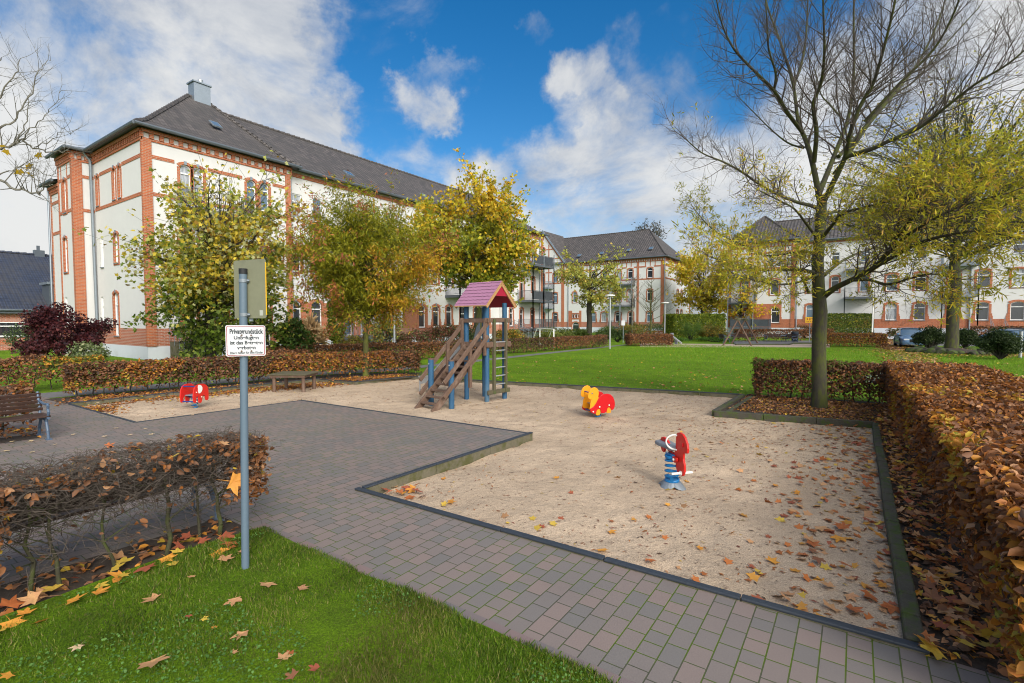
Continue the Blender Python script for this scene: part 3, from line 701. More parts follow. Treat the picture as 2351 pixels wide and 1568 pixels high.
mb = MB(); mb.box((-29.0, 12.15, 12.6), (-28.35, 12.95, 13.95)); mb.box((-29.06, 12.09, 13.951), (-28.29, 13.01, 14.02)); c = mb.build('chimney', zinc, B1)
mb = MB(); mb.tube([(-28.65, 12.6, 14.02), (-28.65, 12.6, 14.25)], .12, 12); mb.build('flue', galv, c, smooth=True)
def onroof(y, t): return (-23.93+(RX+23.93)*t, y, 9.5+3.4*t)
NR = (3.4, 0, 4.77)
skylight((-25.75, 11.95, 10.98+.12), (3.75, 0, 5.08), (0, 1, 0), B1)
for y, t in ((19.2, .26), (25.5, .25), (29.3, .3)): skylight(onroof(y, t), NR, (0, 1, 0), B1, .5, .6)
# balconies, terraces, stairs
balcony(*F1, 9.5, 12.1, 1.1, 6.35, B1, panel=False); balcony(*F1, 9.5, 12.1, 1.1, 3.3, B1, zroof=6.2)
balcony(*FW, 26.7, 29.3, 1.3, 3.42, B1); balcony(*FW, 26.7, 29.3, 1.3, 6.35, B1); balcony(*FW, 17.6, 20.3, 1.3, 3.42, B1)
balcony(*F1, 35.5, 39.0, 1.5, 6.42, B1, zroof=7.5, panel=True); balcony(*F1, 35.5, 39.0, 1.5, 3.35, B1, zroof=6.25, panel=True)
balcony(*F1, 35.6, 39.3, 1.7, .92, B1, posts=False); balcony(*FW, 17.3, 20.4, 1.5, .72, B1, posts=False)
def stair(o, d, s0, s1, d0, run, z, root, nst=6):
    f = Fac(o, d)
    for i in range(nst): f.box((s0, d0+run*i/nst, 0), (s1, d0+run*(i+1)/nst, z*(1-i/nst)), 0)
    t = f.build('stair', conc, root); f = Fac(o, d)
    for s in (s0, s1):
        for hh in (.75, .45): f.tube([(s, d0, z+hh), (s, d0+run, .15+hh), (s, d0+run+.12, .15+hh)], .016, 6)
        for i in range(5): f.tube([(s, d0+run*i/4, z*(1-i/4)), (s, d0+run*i/4, z*(1-i/4)+.75-.0*i)], .012, 5)
    f.build('railing', steel_g, t)
stair(*F1, 34.15, 34.9, .1, 1.9, .9, B1); stair(*F1, 9.0, 9.8, .2, 1.8, .75, B1)

def simple_house(root, fac, spec, z1, zc=(.55, 1.4), matf=None):
    """one wall plane with its windows; spec rows: (centre, width, sill, head, rise, kind)"""
    f = Fac(*fac[:2]); ops = [(c-w/2, c+w/2, a, b, r, 1 if k != 'rect' else 0) for c, w, a, b, r, k in spec]
    wallpanel(f, fac[2], fac[3], 0, z1, ops, matf or (lambda s, z: 2 if z < .7 else (3 if z < 1.42 else 0)), (.7, 1.42, *zc[2:]))
    return f
def addwins(root, fac, spec, bw=.13, pane=None):
    for c, w, a, b, r, k in spec:
        window(*fac[:2], c-w/2, c+w/2, a, b, r, root, None if k == 'rect' else brick, pane, steps=a < 2.5 and k == 'arch', door=k == 'door', bw=bw, keyst=False)
def walls(root, fs):
    m = MB()
    for f in fs:
        k = len(m.v); m.v += f.v; m.f += [tuple(i+k for i in q) for q in f.f]; m.m += f.m
    return m.build('wall', WM, root, recalc=False)
def bandrow(root, o, d, s0, s1, z, skip=(), h=.16):
    f = Fac(o, d); cur = s0
    for a, b in sorted(skip)+[(s1, s1)]:
        if a > cur: f.box((cur, 0, z), (a, .024, z+h))
        cur = max(cur, b)
    f.build('brick_band', brick, root)
def pil(root, o, d, s0, s1, z0, z1, e=.05): f = Fac(o, d); f.box((s0, 0, z0), (s1, e, z1)); f.build('brick_pilaster', brick, root)

# ---------------- house at the end of the lawn
B2 = thing('apartment_house', 'white house with brick strips and hipped roof facing us beyond the lawn', 'house', (-19.5, 61, 0))
M = ((0, 61.0), (1, 0), -40.2, -19.5)
T3_, M3_, G3_ = (6.95, 8.2, .16), (4.06, 5.5, .16), (1.4, 2.7, .16)
row = []
for c, w in ((-21.29, .68), (-23.87, .68), (-25.46, .7), (-27.46, .72), (-29.0, .7), (-31.8, .6), (-34.85, .7), (-36.9, .6)):
    row += [(c, w, *T3_, 'arch'), (c, w, *M3_, 'arch')]
    if c not in (-31.8, -23.87): row.append((c, w+.05, *G3_, 'arch'))
row += [(-23.72, .68, .75, 2.7, .16, 'door'), (-31.62, 1.0, .05, 1.37, .28, 'door'), (-32.1, .24, 2.0, 2.5, .08, 'win'), (-31.7, .24, 2.0, 2.5, .08, 'win'), (-31.3, .24, 2.0, 2.5, .08, 'win')]
SD = ((-19.5, 0), (0, 1), 61.0, 72.5)
srow = [(c, .85, a, b, .2, 'win') for c in (66.65, 68.45) for a, b in ((7.05, 8.38), (4.08, 5.7), (1.6, 3.05))]
f0 = simple_house(B2, M, row, 9.45); f1 = simple_house(B2, SD, srow, 9.45)
f2 = Fac((0, 61.0), (1, 0)); f2.add([(-40.2, 0, 9.45), (-33.64, 0, 9.45), (-33.64, 0, 9.75), (-36.9, 0, 14.15), (-40.2, 0, 9.75)], [(0, 1, 2, 3, 4)], 0)
f3 = Fac((-40.2, 72.5), (0, -1)); wallpanel(f3, 0, 11.5, 0, 9.45, [], lambda s, z: 0)
f4 = Fac((-19.5, 72.5), (-1, 0)); wallpanel(f4, 0, 20.7, 0, 9.45, [], lambda s, z: 0)
walls(B2, [f0, f1, f2, f3, f4]); addwins(B2, M, row); addwins(B2, SD, srow, .12)
for s0, s1 in ((-33.86, -33.41), (-22.98, -22.7), (-19.92, -19.48)): pil(B2, M[0], M[1], s0, s1, .7, 8.98)
pil(B2, (-19.5, 0), (0, 1), 60.96, 61.3, .7, 8.98); pil(B2, (-19.5, 0), (0, 1), 72.2, 72.52, .7, 8.98)
sk = [(c-w/2-.15, c+w/2+.15) for c, w, a, b, r, k in row if a > 6]
for s0, s1 in ((-33.4, -22.98), (-22.7, -19.92), (-40.2, -33.86)): bandrow(B2, *M[:2], s0, s1, 8.28, [q for q in sk if s0 < q[0] < s1]); bandrow(B2, *M[:2], s0, s1, 6.72)
bandrow(B2, *SD[:2], 61.3, 72.2, 8.36); bandrow(B2, *SD[:2], 61.3, 72.2, 6.8)
f = Fac(*M[:2])
for s in np.arange(-33.1, -20.1, .62):
    if not -23.2 < s < -22.5: f.box((s, 0, 8.44), (s+.11, .02, 8.98))
for s in (-35.9, -37.9): f.box((s-.08, 0, 6.9), (s+.08, .025, 12.3))
for z in (10.2, 11.55): f.box((-36.9-(14.1-z)*.68, 0, z), (-36.9+(14.1-z)*.68, .03, z+.13))
for sg in (-1, 1): f.beam((-36.9, .02, 14.05), (-36.9+sg*3.25, .02, 9.72), .05, .28)
f.build('brick_band', brick, B2)
f = Fac(*M[:2]); K = 20; f.tube([(-36.9+.42*math.cos(i*2*pi/K), .03, 11.62+.42*math.sin(i*2*pi/K)) for i in range(K+1)], .09, 6); w = f.build('window', brick, B2)
f = Fac(*M[:2]); f.add([(-36.9+.36*math.cos(i*2*pi/K), .05, 11.62+.36*math.sin(i*2*pi/K)) for i in range(K)], [tuple(range(K))]); f.build('pane', glass_d, w, recalc=False)
cornice(*M[:2], -33.86, -19.45, B2, 8.96, 9.42, .3, .12); cornice(*SD[:2], 60.95, 72.5, B2, 8.96, 9.42, .3, .12)
f = Fac(*M[:2]); f.box((-32.75, 0, .72), (-32.16, .02, 2.95)); f.box((-31.08, 0, .72), (-30.75, .02, 2.95)); f.box((-32.15, 0, 1.75), (-31.09, .021, 1.93)); f.build('brick_band', brick, B2)
mb = MB(); zr = 13.95
g, rr, nr = hiproof(mb, -42, -19.05, 60.55, 72.9, 9.5, zr, (-36.8, 66.7), (-23.4, 66.7)); ridgecaps(mb, rr[0], rr[1]); ridgecaps(mb, rr[1], g[1]); ridgecaps(mb, g[1], (-19.05, 60.55, 9.5))
mb.add([(-33.2, 60.8, 9.6), (-36.9, 60.8, 14.35), (-36.9, 67, 14.35), (-33.2, 62.5, 9.6), (-40.6, 60.8, 9.6), (-40.6, 62.5, 9.6)], [(0, 1, 2, 3), (1, 4, 5, 2)], 0)
mb.add([(-33.1, 60.78, 9.5), (-36.9, 60.78, 14.42), (-36.9, 60.95, 14.42), (-33.1, 60.95, 9.5), (-33.25, 60.78, 9.4), (-36.9, 60.78, 14.15)], [(0, 1, 2, 3), (0, 4, 5, 1)], 1)
mb.beam((-33.3, 60.9, 9.62), (-36.7, 66.3, 13.9), .2, .06, 1); mb.build('roof', [rooft, zinc], B2)
gutter([(-33.1, 60.5, 9.47), (-19.0, 60.5, 9.47)], B2); gutter([(-19.0, 60.5, 9.47), (-19.0, 72.9, 9.47)], B2)
pipe([(-19.42, 60.9, 9.3), (-19.42, 60.9, 0)], B2, .06); pipe([(-32.75, 60.92, 9.3), (-32.75, 60.92, 0)], B2, .05)
for x, t in ((-31.6, .22), (-28.3, .24), (-24.6, .27), (-21.6, .27)): skylight((x, 60.55+6.15*t, 9.5+4.45*t+.06), (0, -4.45, 6.15), (1, 0, 0), B2, .55, .6)
balcony(*M[:2], -26.1, -23.2, 1.2, 6.2, B2); balcony(*M[:2], -26.3, -23.2, 1.2, 3.5, B2); balcony(*M[:2], -26.3, -23.2, 1.2, .75, B2, posts=False)
balcony(*M[:2], -36.5, -35.2, 1.2, 6.2, B2, m=steel_g); balcony(*M[:2], -36.5, -35.2, 1.2, 3.4, B2, m=steel_g)

# ---------------- white house on the right
B3 = thing('apartment_house', 'wide white house with brick arched windows behind the trees on the right', 'house', (-4.9, 55, 0))
PV = ((0, 54.75), (1, 0), -10.95, -4.9); MW = ((0, 55.0), (1, 0), -4.9, 26.0)
r1 = [(c, .5, 6.85, 8.0, 0, 'rect') for c in (-7.0, -6.3, -9.6, -8.9)] + [(-6.66, .78, 4.15, 5.65, .17, 'arch'), (-9.3, .7, 4.15, 5.65, .17, 'arch'), (-6.52, .74, 1.4, 2.9, .16, 'arch'), (-8.97, .74, .75, 2.8, .16, 'door')]
r2 = []
for c, w in ((-3.65, .62), (-1.7, .62), (.5, .62), (2.5, .78), (4.45, .76), (6.6, .7), (8.4, .78), (10.45, .8), (12.8, .8), (15.0, .8), (17.2, .8)):
    r2 += [(c, w, 4.25, 5.7, .16, 'arch'), (c, w, 6.9, 7.9, 0, 'rect')]
    if c not in (-1.7, .5): r2.append((c, w+.02, 1.65, 3.12, .16, 'arch'))
mfp = lambda s, z: 2 if z < .9 else (1 if (z < 1.75 or (z < 3.25 and s > -8.6 and s < -6.0)) else 0)
mfw = lambda s, z: 2 if z < .95 else (1 if z < 1.75 else 0)
fp = Fac(*PV[:2]); fp.sc = (-8.45, -6.0); wallpanel(fp, PV[2], PV[3], 0, 9.4, [(c-w/2, c+w/2, a, b, r, 1) for c, w, a, b, r, k in r1], mfp, (.9, 1.75, 3.25))
fw_ = simple_house(B3, MW, r2, 9.1, (0, 0, .95, 1.75), mfw)
e1 = Fac((-10.95, 66), (0, -1)); wallpanel(e1, 0, 11.25, 0, 9.4, [], lambda s, z: 0); e2 = Fac((26, 55), (0, 1)); wallpanel(e2, 0, 11, 0, 9.1, [], lambda s, z: 0)
e3 = Fac((-4.9, 54.75), (0, 1)); wallpanel(e3, 0, .25, 0, 9.4, [], lambda s, z: mfw(s, z), (.95, 1.75))
walls(B3, [fp, fw_, e1, e2, e3]); addwins(B3, PV, r1); addwins(B3, MW, r2, .15)
pil(B3, *PV[:2], -10.95, -10.6, .9, 8.8); pil(B3, *PV[:2], -5.22, -4.88, .9, 8.8)
for z in (8.2, 6.68): bandrow(B3, *PV[:2], -10.6, -5.22, z)
f = Fac(*PV[:2])
for s in (-10.1, -8.2, -7.6, -5.85): f.box((s, 0, 6.84), (s+.12, .022, 8.8))
f.build('brick_band', brick, B3)
cornice(*PV[:2], -10.97, -4.88, B3, 8.8, 9.35, .3, .12); bandrow(B3, *MW[:2], -4.9, 26, 8.85)
mb = MB()
g, rr, nr = hiproof(mb, -11.4, -4.5, 54.3, 65.5, 9.42, 12.75, (-8.3, 59.6), (-8.1, 60.2)); ridgecaps(mb, rr[0], g[1]); ridgecaps(mb, g[1], (-4.5, 54.3, 9.42)); ridgecaps(mb, g[0], rr[0])
mb.add([(-6, 54.6, 9.15), (26.4, 54.6, 9.15), (26.4, 60.2, 12.15), (-8, 60.2, 12.15), (26.4, 66, 9.15), (-8, 66, 9.15)], [(0, 1, 2, 3), (3, 2, 4, 5)], 0); ridgecaps(mb, (-7.5, 60.2, 12.15), (26, 60.2, 12.15))
mb.build('roof', [rooft, zinc_dark], B3)
gutter([(-11.4, 54.25, 9.4), (-4.5, 54.25, 9.4)], B3); gutter([(-4.5, 54.55, 9.12), (26, 54.55, 9.12)], B3)
pipe([(-4.75, 54.88, 9.1), (-4.75, 54.88, 0)], B3, .06); pipe([(7.65, 54.9, 9.1), (7.65, 54.9, 0)], B3, .06)
skylight((-2.5, 56.2, 10.12), (0, -3, 5.6), (1, 0, 0), B3, .6, .7)
for z in (3.7, 6.2): balcony(*MW[:2], 5.75, 7.95, 1.3, z, B3, m=steel_g, zroof=7.1 if z > 5 else None); balcony(*MW[:2], -.9, 1.25, 1.3, z, B3)
balcony(*PV[:2], -10.4, -6.9, 1.4, .95, B3, posts=False, panel=True); balcony(*PV[:2], -10.6, -8.3, 1.4, 3.4, B3, zroof=6.1); balcony(*PV[:2], -10.6, -8.3, 1.4, 6.1, B3, posts=False)
stair(*MW[:2], 8.9, 9.7, .1, 2.0, 1.1, B3)

# ---------------- low house with blue roof at the left edge, grey house in the gap
def lowhouse(label, xe, xr, xb, y0, y1, ze, zr, wallm, roofm, detail=True):
    h = thing('low_house', label, 'house', (xe, (y0+y1)/2, 0)); m = MB()
    m.box((xb+.3, y0+.2, 0), (xe-.35, y1-.2, ze)); m.add([(xe-.36, y, z) for y in (y1-.2,) for z in (ze,)]+[(xb+.3, y1-.2, ze), (xr, y1-.2, zr-.1)], [(0, 1, 2)])
    m.add([(xe-.36, y0+.2, ze), (xb+.3, y0+.2, ze), (xr, y0+.2, zr-.1)], [(0, 1, 2)]); m.build('wall', [wallm], h, recalc=False)
    m = MB(); m.add([(xe, y0, ze-.1), (xe, y1, ze-.1), (xr, y1, zr), (xr, y0, zr), (xb, y1, ze-.1), (xb, y0, ze-.1)], [(0, 1, 2, 3), (3, 2, 4, 5)], 0)
    m.add([(xe, y0, ze-.1), (xe, y1, ze-.1), (xe, y1, ze-.28), (xe, y0, ze-.28)], [(0, 1, 2, 3)], 1); ridgecaps(m, (xr, y0, zr), (xr, y1, zr), 0); m.build('roof', [roofm, zinc_dark], h)
    return h
HB = lowhouse('low brick house with a shiny blue tiled roof at the left edge', -38.0, -44, -50, -6, 16, 2.3, 5.9, brick_pale, roofb)
gutter([(-37.95, -6, 2.2), (-37.95, 16, 2.2)], HB); pipe([(-38.1, 8.2, 2.2), (-38.2, 8.2, 0)], HB)
F_ = ((-38.33, 0), (0, 1)); window(*F_, 6.2, 7.7, .75, 1.55, 0, HB, None, glass_d, setb=.01); f = Fac(*F_); f.box((-5, 0, .3), (15, .02, .55)); f.build('brick_band', brick, HB)
mb = MB(); mb.box((-39.6, 8.4, 2.4), (-38.2, 10.4, 3.7), 0); mb.box((-39.7, 8.3, 3.71), (-38.1, 10.5, 3.85), 1); mb.build('dormer', [zinc_dark, zinc], HB)
mb = MB(); mb.box((-44.2, 9.0, 5.7), (-43.8, 9.5, 6.2)); mb.box((-44.05, 9.15, 6.2), (-43.95, 9.3, 6.5)); mb.build('chimney', zinc_dark, HB)
lowhouse('low grey house glimpsed in the gap between the two white houses', -12, -17, -22, 74, 90, 4.2, 8, plaster_base, roofb)

# ================================================================ HEDGES
def hedge(label, pts, w, h, n, lsize, cols, zlow=.25, nst=0, twigs=0, tpl='beech', stem=None, low=.35, group='clipped beech hedges', cat='hedge', name='hedge', topbias=.34, sparse=None, rnd=.05, stemlab=None, twlow=None):
    pts = [Vector((*p[:2], 0)) for p in pts]; L_ = [(b-a).length for a, b in zip(pts[:-1], pts[1:])]; T = sum(L_)
    root = thing(name, label, cat, tuple((pts[0]+pts[-1])/2), group)
    def pos(s):
        for i, l in enumerate(L_):
            if s <= l or i == len(L_)-1:
                d = (pts[i+1]-pts[i])/l; return pts[i]+d*s, d
            s -= l
    def wob(s, k): return 1+.03*noise.noise(Vector((s*9, k+7, T)))+.06*noise.noise(Vector((s*1.3, k, T)))+.05*noise.noise(Vector((s*4, k+3, T)))
    P = []; D = []; U = []
    for i in range(n):
        s = random.uniform(-.04, T+.04); endc = random.random() < (w*.8)/(T+w)
        if endc: s = random.choice((0, T))+random.gauss(0, .04)
        c, d = pos(min(max(s, 0), T)); c = c+d*(s-min(max(s, 0), T)); nrm = Vector((-d.y, d.x, 0))
        hh = h*wob(s, 0); ww = w/2*wob(s, 5)
        k = random.random()
        if k < topbias and not endc: o = random.uniform(-1, 1); z = hh-abs(random.gauss(0, rnd)); nn = Vector((0, 0, 1)); z -= .05*max(0, abs(o)-.75)*4*h*.3
        elif k < .9:
            z = zlow+(hh-zlow)*random.random()**(1-low); sg = random.choice((-1, 1)); o = sg*(1-abs(random.gauss(0, rnd))/ww); nn = nrm*sg+Vector((0, 0, .3))
            if endc: o = random.uniform(-1, 1); nn = d*(1 if s > T/2 else -1)
        else: z = random.uniform(zlow, hh); o = random.uniform(-1, 1); nn = Vector((random.gauss(0, 1), random.gauss(0, 1), random.gauss(0, 1)))
        if z < zlow+.2*(hh-zlow) and random.random() < .5: continue
        p = c+nrm*(o*ww); p.z = z
        if sparse and sparse(p.x, p.y, z): continue
        P.append(p); nn = nn+Vector((random.gauss(0, .55), random.gauss(0, .55), random.gauss(0, .5)))
        U.append(nn); D.append(Vector((random.gauss(0, 1), random.gauss(0, 1), random.gauss(-.35, .6))))
    P = np.array(P, np.float32); D = np.array(D, np.float32); U = np.array(U, np.float32); n = len(P)
    # patches of hue that belong to the leaves (clumps turn together)
    col = cols(P) if callable(cols) else pal(n, cols)
    leaves('foliage', P, D, U, lsize*RNG.uniform(.65, 1.25, n), col, tpl, leafm, root)
    segs = []
    if nst:
        for i in range(nst):
            c, d = pos(T*(i+.5+random.uniform(-.3, .3))/nst); p = c+Vector((random.gauss(0, .03), random.gauss(0, .03), -.02)); r = random.uniform(.010, .019)
            top = h*random.uniform(.7, .92); segs = []
            for j in range(5):
                q = p+Vector((random.gauss(0, .018), random.gauss(0, .018), top/5)); segs.append((p, q, r, r*.88)); p = q; r *= .88
                if j > 0:
                    for _ in range(2):
                        a = random.uniform(0, 2*pi); e = p+Vector((math.cos(a), math.sin(a), random.uniform(.2, .9)))*random.uniform(.08, .25); segs.append((p, e, r*.5, r*.25))
            tubes('stem', segs, stem or bark, root, 7)
    segs = []
    for i in range(twigs):
        s = random.uniform(0, T); c, d = pos(s); nrm = Vector((-d.y, d.x, 0)); p = c+nrm*random.uniform(-w*.5, w*.5); tl = twlow if twlow is not None and random.random() < .72 else zlow*.6; p.z = tl+(h-tl)*random.random()**.6
        dr = Vector((random.gauss(0, 1), random.gauss(0, 1), random.gauss(.35, .6))).normalized(); r = random.uniform(.0012, .0030)
        for j in range(3):
            q = p+dr*random.uniform(.04, .09); q.z = min(q.z, h*1.04); segs.append((p, q, r, r*.8)); r *= .8
            if random.random() < .5: e = q+Vector((random.gauss(0, 1), random.gauss(0, 1), random.gauss(.3, .7))).normalized()*.06; e.z = min(e.z, h*1.06); segs.append((q, e, r*.8, r*.5))
            p = q; dr = (dr+Vector((random.gauss(0, .4), random.gauss(0, .4), random.gauss(0, .35)))).normalized()
    if segs: tubes('twig', segs, twig_m, root, 4)
    return root
def patchy(base, alt, scale=1.3, thr=.12, seed=0):
    def fn(P):
        c = pal(len(P), base); c2 = pal(len(P), alt)
        k = np.array([noise.noise(Vector((p[0]*scale, p[1]*scale, p[2]*scale*1.6+seed))) for p in P]) > thr; c[k] = c2[k]; return c
    return fn
bark_d2 = pm('hedge_stem_bark', (.050, .046, .026), .95, .4, 9, (.06, .075, .016), (.45, .65), .6, 40)
OLD = [(5, BROWN), (4, COPPER), (3, DKB), (1.2, RUST), (.6, TAN)]
MIX = [(3, BROWN), (3, COPPER), (2, RUST), (1.5, ORNG), (1, DKB), (.8, YELL), (.8, GRN)]
def h1col(P):
    n = len(P); c = pal(n, [(4, BROWN), (4, COPPER), (3.2, RUST), (1.6, ORNG), (1, TAN), (1, DKB)]); y = pal(n, [(4, ORNG), (2.5, YELL), (.6, (.30, .30, .04)), (1, RUST)])
    k = np.array([noise.noise(Vector((p[0]*1.5, p[1]*1.1, p[2]*2+3))) for p in P])
    k = (k > .34) | ((P[:, 1] < 3.4) & (P[:, 2] < .58) & (RNG.random(n) < .6)) | ((np.abs(P[:, 1]-7.4) < .35) & (RNG.random(n) < .4)); c[k] = y[k]; return c
hedge('broad coppery beech hedge in the right foreground beside the sand pit', [(1.24, 2.72), (1.15, 12.1)], 1.30, .86, 68000, .058, h1col, .10, 34, 900, low=.25, rnd=.07)
hedge('short brown beech hedge directly behind the tall bare tree', [(-1.72, 11.75), (.5, 12.15)], .55, .80, 7500, .062, patchy([(4, BROWN), (3, DKB), (2, COPPER), (1, RUST)], [(2, GRN), (1, BROWN)], 1.4, .3), .05, 12, 500, stem=bark_d, low=.15)
hedge('thin twiggy hedge in the left foreground with a bench behind it', [(-4.03, -2.2), (-3.97, 2.02)], .46, .75, 17000, .047, patchy([(4, BROWN), (3, COPPER), (1.5, TAN), (.5, YELL)], [(3, COPPER), (2, BROWN), (1.5, RUST)], 1.5, .2), .14, 17, 7000, stem=bark_d2, low=.5, twlow=.34,
      sparse=lambda x, y, z: (y > .62 and y < 1.80 and random.random() < (.80 if z > .62 else .965)) or (y <= .62 and z < .40 and random.random() < .25) or (y >= 1.80 and (z < .26 or random.random() < .1)))
hedge('long orange and brown hedge along the back of the sand pit', [(-13.62, 3.25), (-12.55, 8.0), (-11.95, 9.6), (-10.95, 10.75)], .52, .72, 26000, .066,
      patchy(MIX, [(3, BROWN), (3, DKB), (2, COPPER), (1, GRN)], .8, .02, 4), .12, 40, 900, stem=bark_d, low=.4)
hedge('low brown hedge behind the wooden bench at the left edge', [(-10.25, -3.5), (-10.3, 1.95)], .5, .66, 6500, .062, patchy(OLD, [(2, RUST), (1, GRN)], 1, .3), .10, 12, 800, stem=bark_d)
hedge('see-through hedge with green gaps behind the path at the left edge', [(-15.9, -4.0), (-15.6, 4.3)], .6, .80, 11000, .068, patchy(OLD, [(3, GRN), (2, YELL), (2, ORNG)], .9, .1), .12, 24, 900, stem=bark_d, low=.4)
hedge('dark clipped hedge in front of the brick garden terraces', [(-17.7, 8.6), (-15.05, 15.3), (-13.6, 22.5), (-12.75, 28.2)], .7, .72, 30000, .075, patchy(OLD, [(3, DKB), (1, GRN), (2, BROWN)], .5, .05), .06, 30, 300, stem=bark_d, low=.2)
hedge('short inner hedge stub below the dark shrub by the sign', [(-15.4, 7.6), (-15.0, 9.6)], .6, .68, 4500, .07, OLD, .06, 6, 100, stem=bark_d)
hedge('low square hedge at the far end of the lawn beside the lamp post', [(-12.0, 30.4), (-9.9, 32.1)], 1.1, .74, 9000, .08, OLD, .06, 8, 100, stem=bark_d, low=.2)
hedge('brown hedge block beyond the lawn just right of the bare tree trunk', [(-1.95, 37.1), (1.4, 37.9)], 1.2, .84, 9000, .085, patchy(MIX, OLD, .6, .1), .06, 8, 100, stem=bark_d, low=.2)
hedge('brown hedge behind the far benches by the swing frame', [(-7.6, 41.5), (-1.6, 46.2)], .7, .95, 7000, .09, OLD, .05, 8, 0, stem=bark_d)
hedge('low brown hedge far left of the parked cars', [(-19.5, 46.5), (-13.5, 50.0)], .8, .6, 6000, .09, patchy(OLD, [(1, GRN), (1, RUST)], .6, .1), .05, 0, 0)
hedge('thin brown hedge in front of the right house beside the cars', [(6.5, 45.5), (14.5, 46.0)], .7, 1.25, 6000, .1, OLD, .05, 0, 0)
LAUR = [(3, (.13, .19, .012)), (3, (.21, .27, .018)), (2, (.06, .10, .012)), (1, (.33, .33, .03))]
hedge('tall yellow-green laurel hedge block between the two white houses', [gd(1537, 42), gd(1650, 43)], 1.7, 2.1, 22000, .12, LAUR, .1, 0, 0, low=.2, group='laurel hedges')
hedge('dark green laurel hedge in front of the right house, by the white pole', [gd(1885, 42), gd(1988, 44)], 1.3, 2.15, 17000, .11, [(3, (.05, .085, .01)), (2, (.10, .14, .012)), (.7, (.3, .3, .03))], .1, 0, 0, low=.2, group='laurel hedges')

# ================================================================ SHRUBS
def shrub(label, c, rx, ry, h, n, lsize, cols, tpl='beech', z0=.05, group=None, nm='shrub', clumps=26, cat='shrub', stem=bark_d, tight=.34):
    c = Vector(c); root = thing(nm, label, cat, (c.x, c.y, 0), group); P = []; segs = []
    for k in range(clumps):
        a = random.uniform(0, 2*pi); t = math.acos(random.uniform(-.55, 1)); rr = random.uniform(.45, .95)
        cc = Vector((c.x+rx*rr*math.sin(t)*math.cos(a), c.y+ry*rr*math.sin(t)*math.sin(a), z0+(h-z0)*(.5+.5*rr*math.cos(t))))
        segs.append((Vector((c.x, c.y, 0)), cc*.6+Vector((c.x, c.y, 0))*.4, .02, .012)); segs.append((cc*.6+Vector((c.x, c.y, 0))*.4, cc, .012, .005))
        m = n//clumps; q = RNG.normal(0, 1, (m, 3)); q /= np.linalg.norm(q, axis=1)[:, None]; q *= (RNG.random((m, 1))**.45)*np.array([[rx*tight, ry*tight, h*tight*.5]]); P.append(np.array(cc)[None]+q)
    P = np.concatenate(P).astype(np.float32); P[:, 2] = np.maximum(P[:, 2], .03); n = len(P)
    out = (P-np.array([[c.x, c.y, h*.45]]))/np.array([[rx, ry, h*.5]])
    leaves('foliage', P, RNG.normal(0, 1, (n, 3))+out*.8-(0, 0, .3), out+RNG.normal(0, .5, (n, 3)), lsize*RNG.uniform(.65, 1.25, n), cols(P) if callable(cols) else pal(n, cols), tpl, leafm, root)
    tubes('stem', segs, stem, root, 5); return root
PURP = [(4, (.050, .012, .016)), (3, (.085, .018, .022)), (1, (.13, .03, .03)), (1, (.03, .012, .018))]
p = gd(150, 17.5); shrub('dark purple-leaved shrub in front of the house at the left', p, 1.35, 1.3, 2.15, 9000, .085, PURP, 'maple', clumps=34, tight=.28)
p = gd(205, 16.6); shrub('pale green low shrub at the foot of the purple one', p, .7, .6, .95, 900, .09, [(2, (.2, .24, .12)), (2, (.12, .17, .05)), (1, (.35, .36, .2))])
p = gd(60, 19.5); shrub('dull green shrub behind the purple-leaved shrub', p, .8, .7, 1.5, 2000, .08, [(1, (.07, .11, .04)), (1, (.11, .15, .06))])
p = gd(668, 18.2); shrub('dark green broad-leaved shrub right of the sign, in front of the brick wall', p, .75, .7, 1.75, 2600, .12, [(3, (.045, .09, .016)), (2, (.07, .13, .02)), (1, (.15, .12, .03))], clumps=22)
p = gd(470, 19.5); shrub('very dark ivy-like bush at the foot of the maple', p, .9, .8, 1.5, 2500, .08, [(3, (.03, .05, .015)), (1, (.05, .08, .02))])
p = gd(772, 24.2); shrub('tall green and yellow climber on the terrace railing', p, .62, .5, 2.75, 2600, .13, [(3, (.08, .14, .018)), (2, (.17, .21, .02)), (1.2, (.36, .31, .03))], clumps=24)
p = gd(815, 23.5); shrub('low yellow-green shrub left of the slender tree trunk', p, .8, .6, .95, 1500, .1, [(2, (.25, .22, .03)), (2, (.12, .13, .03)), (1, BROWN)])
p = gd(880, 23); shrub('speckled yellow rose bush right of the slender tree trunk', p, 1.0, .7, 1.9, 2200, .10, [(2, (.12, .17, .035)), (2, (.42, .36, .06)), (1, (.28, .10, .03)), (1, (.2, .22, .12))], tight=.4)
for u, d, rx, h, lab, pl_ in ((950, 26, 1.1, 1.25, 'reddish-brown shrub under the brick bay', [(2, (.16, .05, .04)), (2, (.12, .09, .04)), (1, (.1, .12, .04))]), (1015, 28, 1.2, 1.3, 'dusky red shrub right of the steel lamp pole', [(2, (.13, .06, .045)), (2, (.09, .09, .03)), (1, (.22, .07, .03))]),
        (1062, 29, 1.3, 1.5, 'green shrub just left of the play tower stairs', [(3, (.09, .13, .05)), (1, (.15, .16, .06))]), (1168, 30, 1.0, 1.15, 'yellow flowering shrub behind the ladder of the play tower', [(2, (.14, .17, .03)), (1, (.45, .30, .03)), (1, (.35, .15, .03))])):
    shrub(lab, gd(u, d), rx, rx*.8, h, 2200, .1, pl_)
